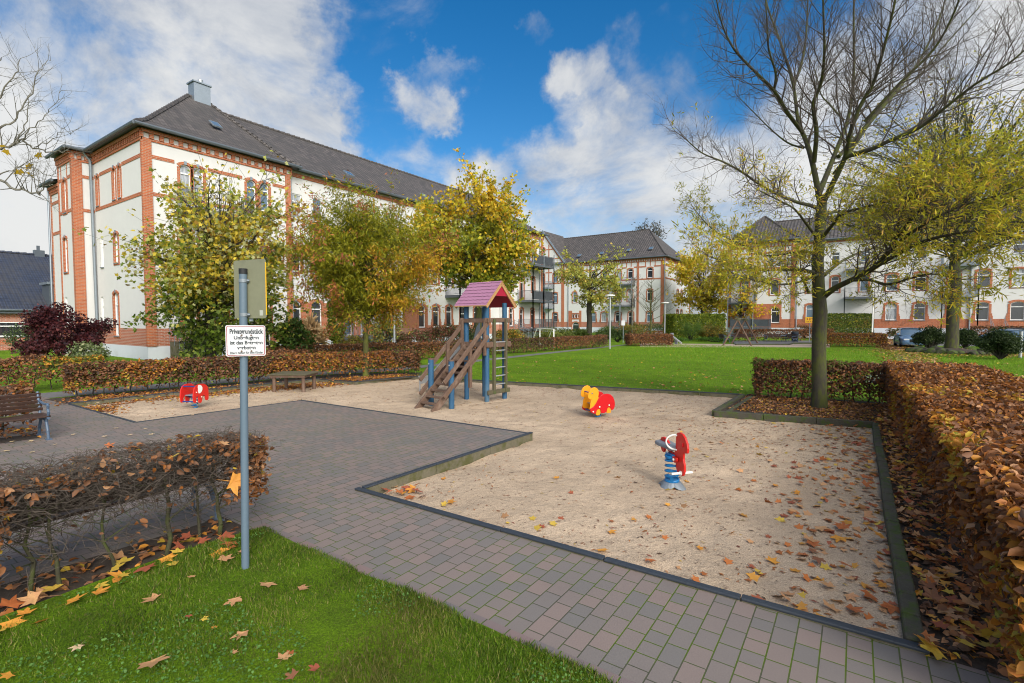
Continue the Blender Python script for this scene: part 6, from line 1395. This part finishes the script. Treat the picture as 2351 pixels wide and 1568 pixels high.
# ---------------- cars
def car(label, p, ang, paint, roofm=None, s=1.0):
    t = thing('parked_car', label, 'car', tuple(p), 'parked cars'); F = yawf(tuple(p), ang)   # nose towards -y
    L2, w = 1.85*s, .74*s
    def loft(secs, name, mat, par, smooth=True, bev=.03):
        m = F(); n = len(secs[0])
        for q in secs: m.v += [F().tr(*a) for a in q]
        for i in range(len(secs)-1):
            for k in range(n-1): m.f.append((i*n+k, i*n+k+1, (i+1)*n+k+1, (i+1)*n+k)); m.m.append(0)
        m.f.append(tuple(range(n))); m.f.append(tuple((len(secs)-1)*n+k for k in range(n))); m.m += [0, 0]
        return m.build(name, mat, par, smooth=smooth)
    def sec(y, hw, zb, zt, cr=.0):
        h = [(-hw*.93, zb), (-hw, zb+.08), (-hw*1.0, (zb+zt)/2), (-hw*.96, zt-.07), (-hw*.8, zt-.01), (-hw*.4, zt+cr), (0, zt+cr*1.2), (hw*.4, zt+cr), (hw*.8, zt-.01), (hw*.96, zt-.07), (hw, (zb+zt)/2), (hw, zb+.08), (hw*.93, zb)]
        return [(x*1.0, y, z) for x, z in h]
    body = loft([sec(-L2, w*.72, .2, .46), sec(-L2+.08, w*.9, .15, .56, .01), sec(-L2+.45, w, .14, .63, .02), sec(-L2+1.1, w, .14, .72, .02), sec(0, w, .14, .75), sec(L2-.7, w, .14, .77), sec(L2-.12, w*.95, .16, .74), sec(L2, w*.85, .24, .62)], 'body', paint, t)
    def gs(y, hw, zt): return [(-w*.94, y, .72), (-hw, y, zt-.06), (-hw*.85, y, zt), (0, y, zt+.02), (hw*.85, y, zt), (hw, y, zt-.06), (w*.94, y, .72)]
    g = loft([[(x, y, .72 if i in (0, 6) else .74) for i, (x, y, z) in enumerate(gs(-L2+1.05, w*.86, .74))], gs(-L2+1.65, w*.74, 1.12), gs(.5, w*.74, 1.14), gs(L2-.25, w*.82, .80)], 'greenhouse', glass_b, t)
    m = F(); m.v = []; secs = [gs(-L2+1.62, w*.75, 1.125), gs(.55, w*.75, 1.15), gs(L2-.75, w*.79, .99)]
    m2 = F()
    for a, b in zip(secs[:-1], secs[1:]): m2.add([(a[i][0], a[i][1], a[i][2]+.012) for i in range(1, 6)]+[(b[i][0], b[i][1], b[i][2]+.012) for i in range(1, 6)], [(i, i+1, 6+i, 5+i) for i in range(4)])
    m2.build('roof', roofm or paint, t, smooth=True, recalc=False)
    for sx in (-1, 1):
        for y in (-L2+.65, L2-.7):
            m = F(); m.tube([(sx*(w-.14), y, .265), (sx*(w+.015), y, .265)], .265, 20); wh = m.build('wheel', rubber, t); m = F(); m.tube([(sx*(w+.0), y, .265), (sx*(w+.022), y, .265)], .17, 14); m.build('rim', galv, wh)
        m = F(); m.prism([(sx*.27*s, .42), (sx*.60*s, .45), (sx*.66*s, .50), (sx*.62*s, .535), (sx*.3*s, .50)], tuple(F().tr(0, -L2+.03, 0)), F().ux, UZ, .12) if False else m.box((sx*w*.62-.14, -L2+.005, .44), (sx*w*.62+.14, -L2+.14, .53)); m.build('headlight', lampglass, t, bevel=.02)
        m = F(); m.box((sx*(w+.02)-.07, -.62, .74), (sx*(w+.02)+.07, -.54, .86)); m.build('mirror', paint, t, bevel=.03)
        m = F(); m.box((sx*w*.7-.12, L2-.05, .55), (sx*w*.7+.12, L2+.0, .66)); m.build('tail_light', dred, t)
    m = F(); m.box((-.3*s, -L2-.012, .33), (.3*s, -L2+.03, .50)); m.box((-.55*s, -L2+.03, .19), (.55*s, -L2+.06, .27)); m.build('grille', black, t)
    return t
p = gd(2092, 31); car('light blue car parked nose-on behind the dark shrub', p, math.atan2(-p.x, p.y)+R(8), carblue, None, .93)
p = gd(2340, 26.5); car('silver-blue car at the right edge behind the round evergreen', p, R(35), carsilver)
p = gd(2352, 31.0); car('dark convertible with black soft top behind the silver-blue car', p, R(62), cardark, canvas)

# ================================================================ FALLEN LEAVES
LEAFCOL = {'tan': (.50, .27, .13), 'rust': (.42, .13, .04), 'orange': (.58, .26, .04), 'yellow': (.58, .40, .06), 'brown': (.25, .11, .055), 'pale': (.60, .46, .27), 'redbrown': (.34, .095, .05)}
def leafmesh(col, seed):
    rnd = random.Random(seed); tips = [(0, 1.0), (52, .86), (108, .62), (-52, .86), (-108, .62)]; pts = []
    order = [(-152, .22), (-112, .62), (-90, .46), (-70, .64), (-53, .90), (-30, .46), (-15, .66), (0, 1.0), (15, .66), (30, .46), (53, .90), (70, .64), (90, .46), (112, .62), (152, .22)]
    cx, cy = .30, 0; cu = rnd.uniform(.15, .5); tw = rnd.uniform(-.3, .3)
    def Z(x, y): return .03+cu*.22*(y*y*1.6+(x-.4)**2*.8)+tw*x*y*.35+rnd.uniform(-.012, .02)
    vs = [(cx, cy, Z(cx, 0)-.02)]
    for a, r in order:
        r *= rnd.uniform(.86, 1.1)*.62; a = R(a+rnd.uniform(-5, 5)); x = cx+r*math.cos(a); y = r*math.sin(a); vs.append((x, y, Z(x, y)))
    n = len(order); fs = [(0, i+1, (i+1) % n+1) for i in range(n)]
    vs += [(.12, -.012, .03), (-.35, rnd.uniform(-.1, .1), .05), (.12, .012, .03)]; k = len(vs); fs.append((k-3, k-2, k-1))
    me = bpy.data.meshes.new('fallen_leaf'); me.from_pydata(vs, [], fs); me.materials.append(leaf_lit); c = LEAFCOL[col]
    a = me.attributes.new('col', 'FLOAT_COLOR', 'POINT'); C = []
    for v in vs: q = rnd.uniform(.8, 1.15); C += [c[0]*q, c[1]*q*rnd.uniform(.9, 1.08), c[2]*q, 1]
    a.data.foreach_set('color', C); return me
LM = {c: [leafmesh(c, 40*i+k) for k in range(5)] for i, c in enumerate(LEAFCOL)}
NLEAF = 0
def fleaf(p, col, size, label, tilt=.16, group='fallen maple leaves'):
    global NLEAF; NLEAF += 1
    o = bpy.data.objects.new('fallen_leaf', random.choice(LM[col])); COL.objects.link(o); o.location = p; o.scale = (size,)*3
    o.rotation_euler = (random.gauss(0, tilt), random.gauss(0, tilt), random.uniform(0, 2*pi)); tag(o, label, 'leaf', group); return o
def c5v(x, y): return (x/2.351*.78367, (1500+y/2.351)*.78367)
def onverge(u, v):
    p = G(u, v, .05); p.z = nlz(p.x, p.y)+.018; return p
BIG = [((1105, 615), 'tan', .115, 'large tan leaf on the grass below the twiggy hedge, left of the sign post'), ((1625, 590), 'tan', .11, 'tan leaf on the grass just below the foot of the sign post'), ((1830, 490), 'tan', .115, 'pale tan leaf on the grass right of the sign post foot'),
 ((2035, 545), 'tan', .10, 'rightmost large tan leaf on the grass near the path'), ((1690, 830), 'tan', .095, 'curled tan leaf in the middle of the grass'), ((570, 930), 'pale', .07, 'small pale yellow leaf with a long stalk on the grass at left'), ((1050, 1035), 'tan', .15, 'largest tan five-pointed leaf on the grass near the bottom edge'),
 ((1930, 1050), 'tan', .09, 'pinkish tan leaf on the grass near the bottom, below the curled one'), ((1978, 1005), 'rust', .06, 'small rust leaf touching a tan leaf near the bottom of the grass'), ((1590, 1005), 'tan', .045, 'small tan leaf between the two largest grass leaves'), ((1300, 720), 'redbrown', .045, 'small red-brown leaf in the middle of the grass'),
 ((1385, 745), 'yellow', .05, 'small yellow-green leaf in the middle of the grass'), ((1470, 825), 'orange', .04, 'tiny orange leaf left of the curled tan leaf'), ((110, 1140), 'orange', .07, 'orange leaf on the grass at the lower left corner'), ((1505, 365), 'tan', .13, 'tan leaf at the hedge foot left of the sign post'), ((1340, 450), 'tan', .06, 'narrow tan leaf on the grass edge below the hedge'),
 ((2055, 1145), 'brown', .075, 'brown curled leaf at the bottom edge of the grass'), ((2200, 1110), 'redbrown', .07, 'dark red-brown leaf at the bottom right of the grass'), ((1220, 310), 'yellow', .10, 'yellow leaf at the foot of a hedge stem'), ((1240, 370), 'yellow', .10, 'yellow leaf lapping onto the grass by the hedge'),
 ((430, 665), 'orange', .13, 'bright orange leaf on the soil at the left hedge foot'), ((620, 600), 'orange', .12, 'orange-yellow leaf beside the bright orange one under the hedge'), ((640, 530), 'yellow', .10, 'yellow leaf standing on the soil under the hedge'), ((800, 470), 'yellow', .10, 'greenish yellow leaf among the hedge stems'), ((855, 505), 'redbrown', .09, 'red-brown leaf at the border of soil and grass'),
 ((1000, 390), 'redbrown', .15, 'large red-brown leaf at the hedge foot'), ((1130, 320), 'orange', .13, 'large orange leaf leaning on a hedge stem'), ((1470, 275), 'orange', .14, 'large yellow-orange leaf left of the sign post'), ((1610, 265), 'rust', .13, 'rust leaf directly behind the sign post foot'), ((1500, 165), 'redbrown', .16, 'big red-brown leaf highest in the pile beside the sign post'), ((1590, 205), 'rust', .12, 'rust leaf in the pile beside the sign post'), ((1640, 300), 'tan', .10, 'tan leaf tucked behind the sign post')]
for (x, y), c, s, lab in BIG: fleaf(onverge(*c5v(x, y)), c, s*1.0, lab, .12)
for (x, y), c, s in (((40, 700), 'rust', .14), ((60, 760), 'orange', .13), ((25, 830), 'yellow', .10), ((160, 745), 'orange', .09), ((220, 795), 'orange', .09), ((300, 610), 'tan', .13), ((345, 600), 'tan', .12)):
    fleaf(onverge(*c5v(x, y)), c, s, 'one of the leaves heaped on the soil at the far left of the hedge foot', .25)
for i in range(26):
    y = random.uniform(.2, 1.9); p = Vector((-3.93+random.gauss(0, .10), y, .035+random.random()*.03)); fleaf(p, random.choice(['redbrown', 'rust', 'orange', 'yellow', 'tan']), random.uniform(.10, .15), 'maple leaf in the row heaped along the foot of the twiggy hedge', .35)
# orange leaf caught in the hedge, yellow ones too
o = fleaf(at(517, 1102, 3.35), 'orange', .17, 'bright orange maple leaf caught upright in the twiggy hedge', .1); o.rotation_euler = (R(75), R(20), TH+.4)
for (u, v, d, c, s) in ((235, 1062, .755, 'pale', .09), (400, 1045, .755, 'yellow', .08), (505, 1020, .755, 'tan', .09)): o = fleaf(G(u, v, d), c, s, 'tan leaf caught in the top of the twiggy hedge'); o.rotation_euler = (R(25), R(random.uniform(-20, 20)), random.uniform(0, 6))
# paving near the left bench
for u, v in ((35, 1015), (65, 1016), (130, 1022), (120, 1000), (160, 1000), (235, 1005), (270, 983), (20, 1035), (75, 1040), (330, 985), (405, 1012), (305, 1000), (345, 1000), (235, 958), (230, 950), (355, 950), (440, 953), (220, 925), (365, 940)):
    p = G(u, v, .006); p.z = .014; fleaf(p, 'pale', random.uniform(.06, .11), 'pale yellow leaf lying on the paving in front of the left bench', .06)
for u, v in ((240, 1030), (400, 1018)): p = G(u, v, .01); p.z = .02; fleaf(p, 'rust', .14, 'orange-red leaf on the paving behind the twiggy hedge', .2)
for u, v in ((60, 985), (30, 990), (80, 975), (100, 985), (45, 975), (15, 995)): p = G(u, v, .01)-Vector((.55, 0, 0)); p.z = .05; fleaf(p, 'rust', .16, 'rust leaf heaped under the left bench', .5)
# sand pit: named spots
for u, v, c, s in ((1023, 1153, 'orange', .13), (1010, 1160, 'yellow', .10), (1025, 1097, 'orange', .08), (1280, 1100, 'orange', .085), (1378, 1267, 'orange', .11), (1396, 1222, 'orange', .09), (1490, 1296, 'rust', .1), (1766, 1297, 'orange', .11), (1822, 1320, 'orange', .085), (1735, 1306, 'redbrown', .07), (1600, 1268, 'orange', .07), (1545, 1125, 'yellow', .13), (1570, 1105, 'orange', .08),
                     (1170, 1206, 'yellow', .05), (1240, 1218, 'redbrown', .08), (1455, 1133, 'rust', .06), (1660, 1150, 'tan', .07), (1790, 1120, 'orange', .1), (1705, 1128, 'rust', .09), (1840, 1137, 'orange', .1)):
    p = G(u, v, -.06); p.z = sandz(p.x, p.y)+.008; fleaf(p, c, s, f'{"single " if s > .1 else "small "}{c if c != "redbrown" else "red-brown"} leaf lying by itself on the open sand', .12)
for i in range(17): p = Vector((-3.66+random.gauss(0, .13), 3.36+random.gauss(0, .11), 0)); p.z = sandz(p.x, p.y)+.015+random.random()*.03; fleaf(p, random.choice(['rust', 'orange', 'redbrown', 'tan', 'redbrown']), random.uniform(.09, .15), 'leaf in the heap in the inner corner of the sand kerb', .3)
SNAMES = {'tan': 'tan', 'rust': 'rust-coloured', 'orange': 'orange', 'yellow': 'yellow', 'brown': 'brown', 'redbrown': 'red-brown'}
for i in range(78):
    y = 3.2+6.3*random.random()**1.3; x = .25-abs(random.gauss(0, .30)); p = Vector((x, y, sandz(x, y)+.012+random.random()*.02)); c = random.choice(['rust', 'rust', 'orange', 'tan', 'redbrown', 'tan', 'brown'])
    fleaf(p, c, random.uniform(.07, .13), f'{SNAMES[c]} leaf among the drift on the sand along the mossy log', .25)
for i in range(62):
    y = 3.25+5*random.random()**1.2; x = .37+abs(random.gauss(0, .13)); p = Vector((x, y, .02+random.random()*.05)); c = random.choice(['tan', 'rust', 'orange', 'brown', 'tan'])
    fleaf(p, c, random.uniform(.07, .13), f'{SNAMES[c]} leaf on the soil between the mossy log and the broad hedge', .3)
for u, v, c, s in ((2135, 1475, 'orange', .17), (2170, 1500, 'yellow', .15), (2240, 1480, 'orange', .12), (2210, 1440, 'orange', .12), (2340, 1480, 'orange', .14), (2275, 1505, 'brown', .09)): p = G(u, v, .03); fleaf(p, c, s, f'{c} leaf on the dark soil at the lower right corner', .3)
# small litter as masses nobody could count
def litter(name, label, P, size, cols, tpl='lance', width=1.3, flat=.18):
    setorg((0, 0, 0)); n = len(P); D = RNG.normal(0, 1, (n, 3))*(1, 1, .12); U = np.array([[0, 0, 1.]])+RNG.normal(0, flat, (n, 3)); o = leaves(name, np.asarray(P, np.float32), D, U, size, cols, tpl, leaf_lit, None, width); tag(o, label, 'leaf litter', None, 'stuff')
P = []
for i in range(30000):
    x = random.uniform(-12.4, .25); y = random.uniform(3.1, 11.7)
    if not inpoly(x, y, SAND): continue
    dens = .10+.75*max(0, 1-math.hypot(x+.6, (y-9.6)*.9)/3.6)+.35*max(0, pn(x, y, .9)+.2)+.25*math.exp(-segdist(x, y, (-10.6, 10), (-2, 11.7))/.6)
    if pn(x, y, 2.3) > .1: dens *= 1.5
    if random.random() < dens*.75: P.append((x, y, sandz(x, y)+.006))
n = len(P); litter('leaf_litter', 'scattered thin leaflets and crumbs over the sand', P, RNG.uniform(.025, .06, n), pal(n, [(3, RUST), (3, BROWN), (2, (.25, .09, .06)), (1.3, YELL), (1, TAN), (1, DKB)]))
P = [(x, y, sandz(x, y)+.004) for x, y in ((random.uniform(-12.4, .25), random.uniform(3.1, 11.7)) for _ in range(14000)) if inpoly(x, y, SAND) and random.random() < .65]
n = len(P); litter('twig_crumbs', 'dark twig crumbs scattered over the sand', P, RNG.uniform(.012, .03, n), pal(n, [(1, DKB), (1, (.05, .03, .02))]), 'lance', .8)
P = []
for i in range(9000):
    x = random.uniform(.33, 1.4); y = random.uniform(3.1, 12); 
    if random.random() < math.exp(-(x-.33)/.35): P.append((x, y, .012+random.random()*.03))
for i in range(5200): x = random.uniform(-1.9, .3); y = random.uniform(9.7, 12.0); P.append((x, y, .014)) if y > 9.3+.18*(x+2) else None
n = len(P); litter('leaf_litter', 'brown leaf litter on the soil beds at the right', P, RNG.uniform(.03, .06, n), pal(n, [(4, BROWN), (3, COPPER), (1.5, ORNG), (1, YELL), (2, DKB), (1, TAN)]), 'beech', 1.2, .4)
P = []
for i in range(430):
    y = 3.2+6.4*random.random(); x = .24-abs(random.gauss(0, .5)) if random.random() < .84 else random.uniform(-2.6, .2)
    if inpoly(x, y, SAND): P.append((x, y, sandz(x, y)+.01))
for i in range(520): y = 3.2+8*random.random(); x = .36+abs(random.gauss(0, .22)); P.append((x, y, .02+random.random()*.05))
n = len(P); litter('leaf_litter', 'smaller orange, rust and tan leaves strewn over the right side of the sand', P, RNG.uniform(.045, .085, n), pal(n, [(3, (.50, .27, .13)), (3, (.42, .14, .04)), (2.5, (.56, .27, .05)), (1.5, (.34, .10, .05)), (1, (.55, .38, .06))]), 'maple', 1, .35)
P = []
for i in range(9000):
    x = random.uniform(-10, 6.5); y = 9.9+22*random.random()**1.5
    if not okl(x, y): continue
    d = .12+.5*max(0, (x+6)/9)*max(0, 1-(y-10)/10)+.7*math.exp(-((x-3.6)**2+(y-19)**2)/18)
    if random.random() < d: P.append((x, y, .02))
n = len(P); litter('leaf_litter', 'small yellow and brown leaves scattered on the big lawn', P, RNG.uniform(.04, .085, n), pal(n, [(3, YELL), (2, TAN), (2, RUST), (1, BROWN)]), 'maple', 1, .4)
P = []
for i in range(5200):
    t = random.random(); s = random.gauss(0, .45); c = pr[0].lerp(pr[3], t) if random.random() < .5 else pr[1].lerp(pr[2], t); P.append((c.x+s*.8, c.y+random.gauss(0, .4), .015))
for i in range(1800): a = random.uniform(0, 6.3); q = 1.2+abs(random.gauss(0, 1.0)); b_ = gd(2187, 24.6); P.append((b_.x+math.cos(a)*q*1.4, b_.y+math.sin(a)*q, .03)); 
for i in range(500): a = random.uniform(0, 6.3); q = 1.2*random.random(); P.append((b_.x+math.cos(a)*q, b_.y+math.sin(a)*q*.8, .30-.16*q))
n = len(P); litter('leaf_litter', 'yellow and brown leaves along the right path and round the big tree', P, RNG.uniform(.06, .11, n), pal(n, [(3, TAN), (2, YELL), (2, BROWN), (2, RUST)]), 'maple', 1, .4)
P = []
for i in range(5000):
    t = random.random(); a = Vector((-13.0, 3.2, 0)).lerp(Vector((-11.0, 10.3, 0)), t); x = a.x+random.gauss(0, .3); y = a.y+random.gauss(0, .2)
    P.append((x, y, .012+random.random()*.02 if not inpoly(x, y, SAND) else sandz(x, y)+.01))
for i in range(330): x = -12.3+abs(random.gauss(0, .5)); y = 3.15+abs(random.gauss(0, .22)); P.append((x, y, sandz(x, y)+.01))
for i in range(260): x = -4.1+random.gauss(0, .16); y = random.uniform(-1, 1.95); P.append((x, y, .015+random.random()*.02))
for i in range(600): x = -9.95+random.gauss(0, .25); y = random.uniform(-1, 2.0); P.append((x, y, .02+random.random()*.03))
for i in range(0): pass
n = len(P); litter('leaf_litter', 'brown and orange leaves on the soil under the left hedges', P, RNG.uniform(.04, .075, n), pal(n, [(3, COPPER), (3, BROWN), (2, RUST), (1.5, ORNG), (1, YELL)]), 'beech', 1.2, .4)
for i in range(26): x = random.uniform(-11.5, -.5); y = random.uniform(10.6, 17); (okl(x, y) and fleaf(Vector((x, y, .03)), random.choice(['tan', 'rust', 'yellow']), random.uniform(.08, .12), 'single leaf lying on the big lawn beyond the sand pit', .3))

# ================================================================ SKY, SUN, CAMERA
SUN_AZ = R(SUNAZ_DEG); SUN_EL = R(SUNEL_DEG)      # azimuth measured from +Y towards +X
w = bpy.data.worlds.new('World'); SC.world = w; w.use_nodes = True; nt = w.node_tree; nt.nodes.clear()
out = nt.nodes.new('ShaderNodeOutputWorld'); bg = nt.nodes.new('ShaderNodeBackground'); L(nt, bg.outputs[0], out.inputs[0]); bg.inputs[1].default_value = .1
sky = nt.nodes.new('ShaderNodeTexSky'); sky.sky_type = 'NISHITA'; sky.sun_disc = False; sky.sun_elevation = SUN_EL; sky.sun_rotation = SUN_AZ; sky.air_density = 1.0; sky.dust_density = .4; sky.ozone_density = 2.5
co = nt.nodes.new('ShaderNodeTexCoord').outputs['Generated']
def math_(op, a, b=None, c=None):
    k = nt.nodes.new('ShaderNodeMath'); k.operation = op
    for i, q in enumerate((a, b, c)):
        if q is None: continue
        if hasattr(q, 'is_output'): L(nt, q, k.inputs[i])
        else: k.inputs[i].default_value = q
    return k.outputs[0]
sep = nt.nodes.new('ShaderNodeSeparateXYZ'); L(nt, co, sep.inputs[0])
h_ = math_('ADD', math_('MAXIMUM', sep.outputs[2], 0), .6)
px = math_('DIVIDE', sep.outputs[0], h_); py = math_('DIVIDE', sep.outputs[1], h_)
cmb = nt.nodes.new('ShaderNodeCombineXYZ'); L(nt, px, cmb.inputs[0]); L(nt, py, cmb.inputs[1]); pc = cmb.outputs[0]
wr = nt.nodes.new('ShaderNodeTexNoise'); wr.inputs['Scale'].default_value = 1.1; wr.inputs['Detail'].default_value = 3; L(nt, pc, wr.inputs['Vector'])
va = nt.nodes.new('ShaderNodeVectorMath'); va.operation = 'MULTIPLY_ADD'; L(nt, wr.outputs['Color'], va.inputs[0]); va.inputs[1].default_value = (.55, .55, .3); L(nt, pc, va.inputs[2])
n1 = tex(nt, va.outputs[0], 3.6, 10, .58); n2 = tex(nt, scaled(nt, va.outputs[0], 1, 1, 1), 9.0, 9, .64)
dens = math_('ADD', math_('MULTIPLY', math_('SUBTRACT', n1, .5), 3.4), math_('MULTIPLY', math_('SUBTRACT', n2, .5), 1.5))
BLOBS = [  # direction given by a place in the view, angular radius in degrees, weight
 (150, 230, 15, .55), (60, 420, 11, .45), (330, 320, 9, .6), (640, 270, 9, .85), (790, 330, 7, .6), (500, 230, 6, .45), (250, 40, 14, .5), (560, 20, 10, .42), (740, 60, 6, .35), (30, 60, 12, .45), (560, 380, 8, .4),
 (1010, 190, 4.6, 1.6), (950, 260, 4, .8), (1185, 80, 2.6, 1.2), (1100, 0, 3.5, .3), (1290, 200, 3.4, .6), (1340, 180, 3.2, .5), (1420, 140, 3.4, .5), (1520, 110, 4, .6), (1600, 150, 4, .6), (1275, 260, 3, .4), (1390, 240, 3, .42), (1040, 350, 4.6, .5), (1120, 385, 5, .35),
 (1350, 400, 11, .5), (1560, 430, 11, .75), (1430, 480, 9, .75), (1250, 470, 8, .5), (1750, 380, 11, .7), (1980, 420, 16, .85), (2200, 250, 13, .7), (2300, 90, 11, .5), (2010, 120, 7, .25), (1800, 130, 5, .15), (0, 620, 11, .65), (1150, 520, 9, .5),
 (1000, 90, 12, -.85), (1230, 100, 12, -.5), (860, 190, 6, -.75), (1150, 260, 8, -.6), (640, 140, 4.5, -.75), (520, 165, 4, -.5), (1700, 60, 10, -.45), (1650, 240, 8, -.4), (930, 400, 7, -.35), (450, 120, 4, -.4), (1150, 150, 6, -.35), (1750, 200, 9, -.4), (1900, 30, 10, -.35), (30, 470, 5, -.5), (120, 520, 5, -.3), (1480, 250, 6, -.2), (300, 130, 3.5, -.25)]
wb = nt.nodes.new('ShaderNodeTexNoise'); wb.inputs['Scale'].default_value = 5.5; wb.inputs['Detail'].default_value = 6; wb.inputs['Roughness'].default_value = .62; L(nt, co, wb.inputs['Vector'])
vb = nt.nodes.new('ShaderNodeVectorMath'); vb.operation = 'SUBTRACT'; L(nt, wb.outputs['Color'], vb.inputs[0]); vb.inputs[1].default_value = (.5, .5, .5)
vc = nt.nodes.new('ShaderNodeVectorMath'); vc.operation = 'MULTIPLY_ADD'; L(nt, vb.outputs[0], vc.inputs[0]); vc.inputs[1].default_value = (.30, .30, .22); L(nt, co, vc.inputs[2])
vn = nt.nodes.new('ShaderNodeVectorMath'); vn.operation = 'NORMALIZE'; L(nt, vc.outputs[0], vn.inputs[0]); cow = vn.outputs[0]
acc = None
for u, v, deg, wt in BLOBS:
    d = ray(u, v).normalized(); dp = nt.nodes.new('ShaderNodeVectorMath'); dp.operation = 'DOT_PRODUCT'; L(nt, cow, dp.inputs[0]); dp.inputs[1].default_value = d
    mr = nt.nodes.new('ShaderNodeMapRange'); mr.interpolation_type = 'SMOOTHERSTEP'; L(nt, dp.outputs['Value'], mr.inputs[0]); mr.inputs[1].default_value = math.cos(R(deg*1.3)); mr.inputs[2].default_value = math.cos(R(deg*.1)); mr.inputs[3].default_value = 0; mr.inputs[4].default_value = wt*.8
    acc = mr.outputs[0] if acc is None else math_('ADD', acc, mr.outputs[0])
blob = math_('MAXIMUM', math_('MINIMUM', acc, .72), -.80); acc = math_('ADD', blob, dens)
cov = ramp(nt, acc, -.30, 1.0)
b1 = math_('MULTIPLY', math_('SUBTRACT', tex(nt, va.outputs[0], 1.9, 8, .6), .5), 3.4); b2 = math_('MULTIPLY', math_('SUBTRACT', tex(nt, va.outputs[0], 6.5, 8, .65), .5), 1.6)
top = ramp(nt, sep.outputs[2], .30, .62)
bright = ramp(nt, math_('SUBTRACT', math_('ADD', math_('MULTIPLY', acc, .45), math_('ADD', b1, b2)), math_('MULTIPLY', top, .8)), -.95, .85)
hor = ramp(nt, sep.outputs[2], .30, .02)
cloud = mixc(nt, bright, CL_LO, CL_HI)
hs = nt.nodes.new('ShaderNodeHueSaturation'); hs.inputs['Saturation'].default_value = SKY_SAT; hs.inputs['Value'].default_value = SKY_VAL; hs.inputs['Hue'].default_value = SKY_HUE; L(nt, sky.outputs[0], hs.inputs['Color'])
skyc = mixc(nt, math_('MULTIPLY', hor, .8), hs.outputs[0], CL_HZ)
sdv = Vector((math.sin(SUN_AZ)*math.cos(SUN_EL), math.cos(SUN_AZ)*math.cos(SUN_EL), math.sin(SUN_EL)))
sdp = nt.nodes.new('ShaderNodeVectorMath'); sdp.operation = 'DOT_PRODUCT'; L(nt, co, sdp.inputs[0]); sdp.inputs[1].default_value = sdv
glow = ramp(nt, sdp.outputs['Value'], .25, 1.0)      # unseen bright cloud added round the veiled sun as broad soft fill
cloud = mixc(nt, glow, cloud, CL_SUN_FILL)
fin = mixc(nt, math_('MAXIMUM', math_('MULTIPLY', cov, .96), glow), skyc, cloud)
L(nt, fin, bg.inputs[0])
sun = bpy.data.lights.new('sun', 'SUN'); sun.energy = SUN_E; sun.angle = R(SUN_ANG); sun.color = (1, .96, .90); so = bpy.data.objects.new('sun', sun); COL.objects.link(so)
sd = Vector((math.sin(SUN_AZ)*math.cos(SUN_EL), math.cos(SUN_AZ)*math.cos(SUN_EL), math.sin(SUN_EL))); so.rotation_euler = (-sd).to_track_quat('-Z', 'Y').to_euler(); so.location = (0, 0, 30)

# bring the drafting units to metres
done = set()
for o in list(COL.objects):
    if o.type == 'MESH' and o.data.name not in done and not o.name.startswith('fallen_leaf'):
        o.data.transform(Matrix.Scale(S, 4)); done.add(o.data.name)
    if o.name.startswith('fallen_leaf'): o.scale = o.scale*S
    if o.type != 'LIGHT': o.location = o.location*S
    for md in o.modifiers:
        if md.type == 'BEVEL': md.width *= S
cam = bpy.data.cameras.new('camera'); cam.sensor_width = 36; cam.lens = FPX/2351*36; cam.clip_end = 3000; cam.clip_start = .05
cobj = bpy.data.objects.new('camera', cam); COL.objects.link(cobj); cobj.location = (0, 0, CAMH*S); cobj.rotation_euler = (pi/2-PH, 0, TH); SC.camera = cobj
vs_ = SC.view_settings; vs_.view_transform = 'Standard'; vs_.look = 'None'; vs_.gamma = 1; vs_.exposure = EXPO; vs_.use_curve_mapping = False
SC.cycles.filter_width = 1.05; SC.cycles.max_bounces = 6; SC.cycles.transparent_max_bounces = 6; SC.cycles.diffuse_bounces = 3; SC.cycles.use_denoising = True
try: SC.cycles.denoiser = 'OPENIMAGEDENOISE'
except Exception: pass
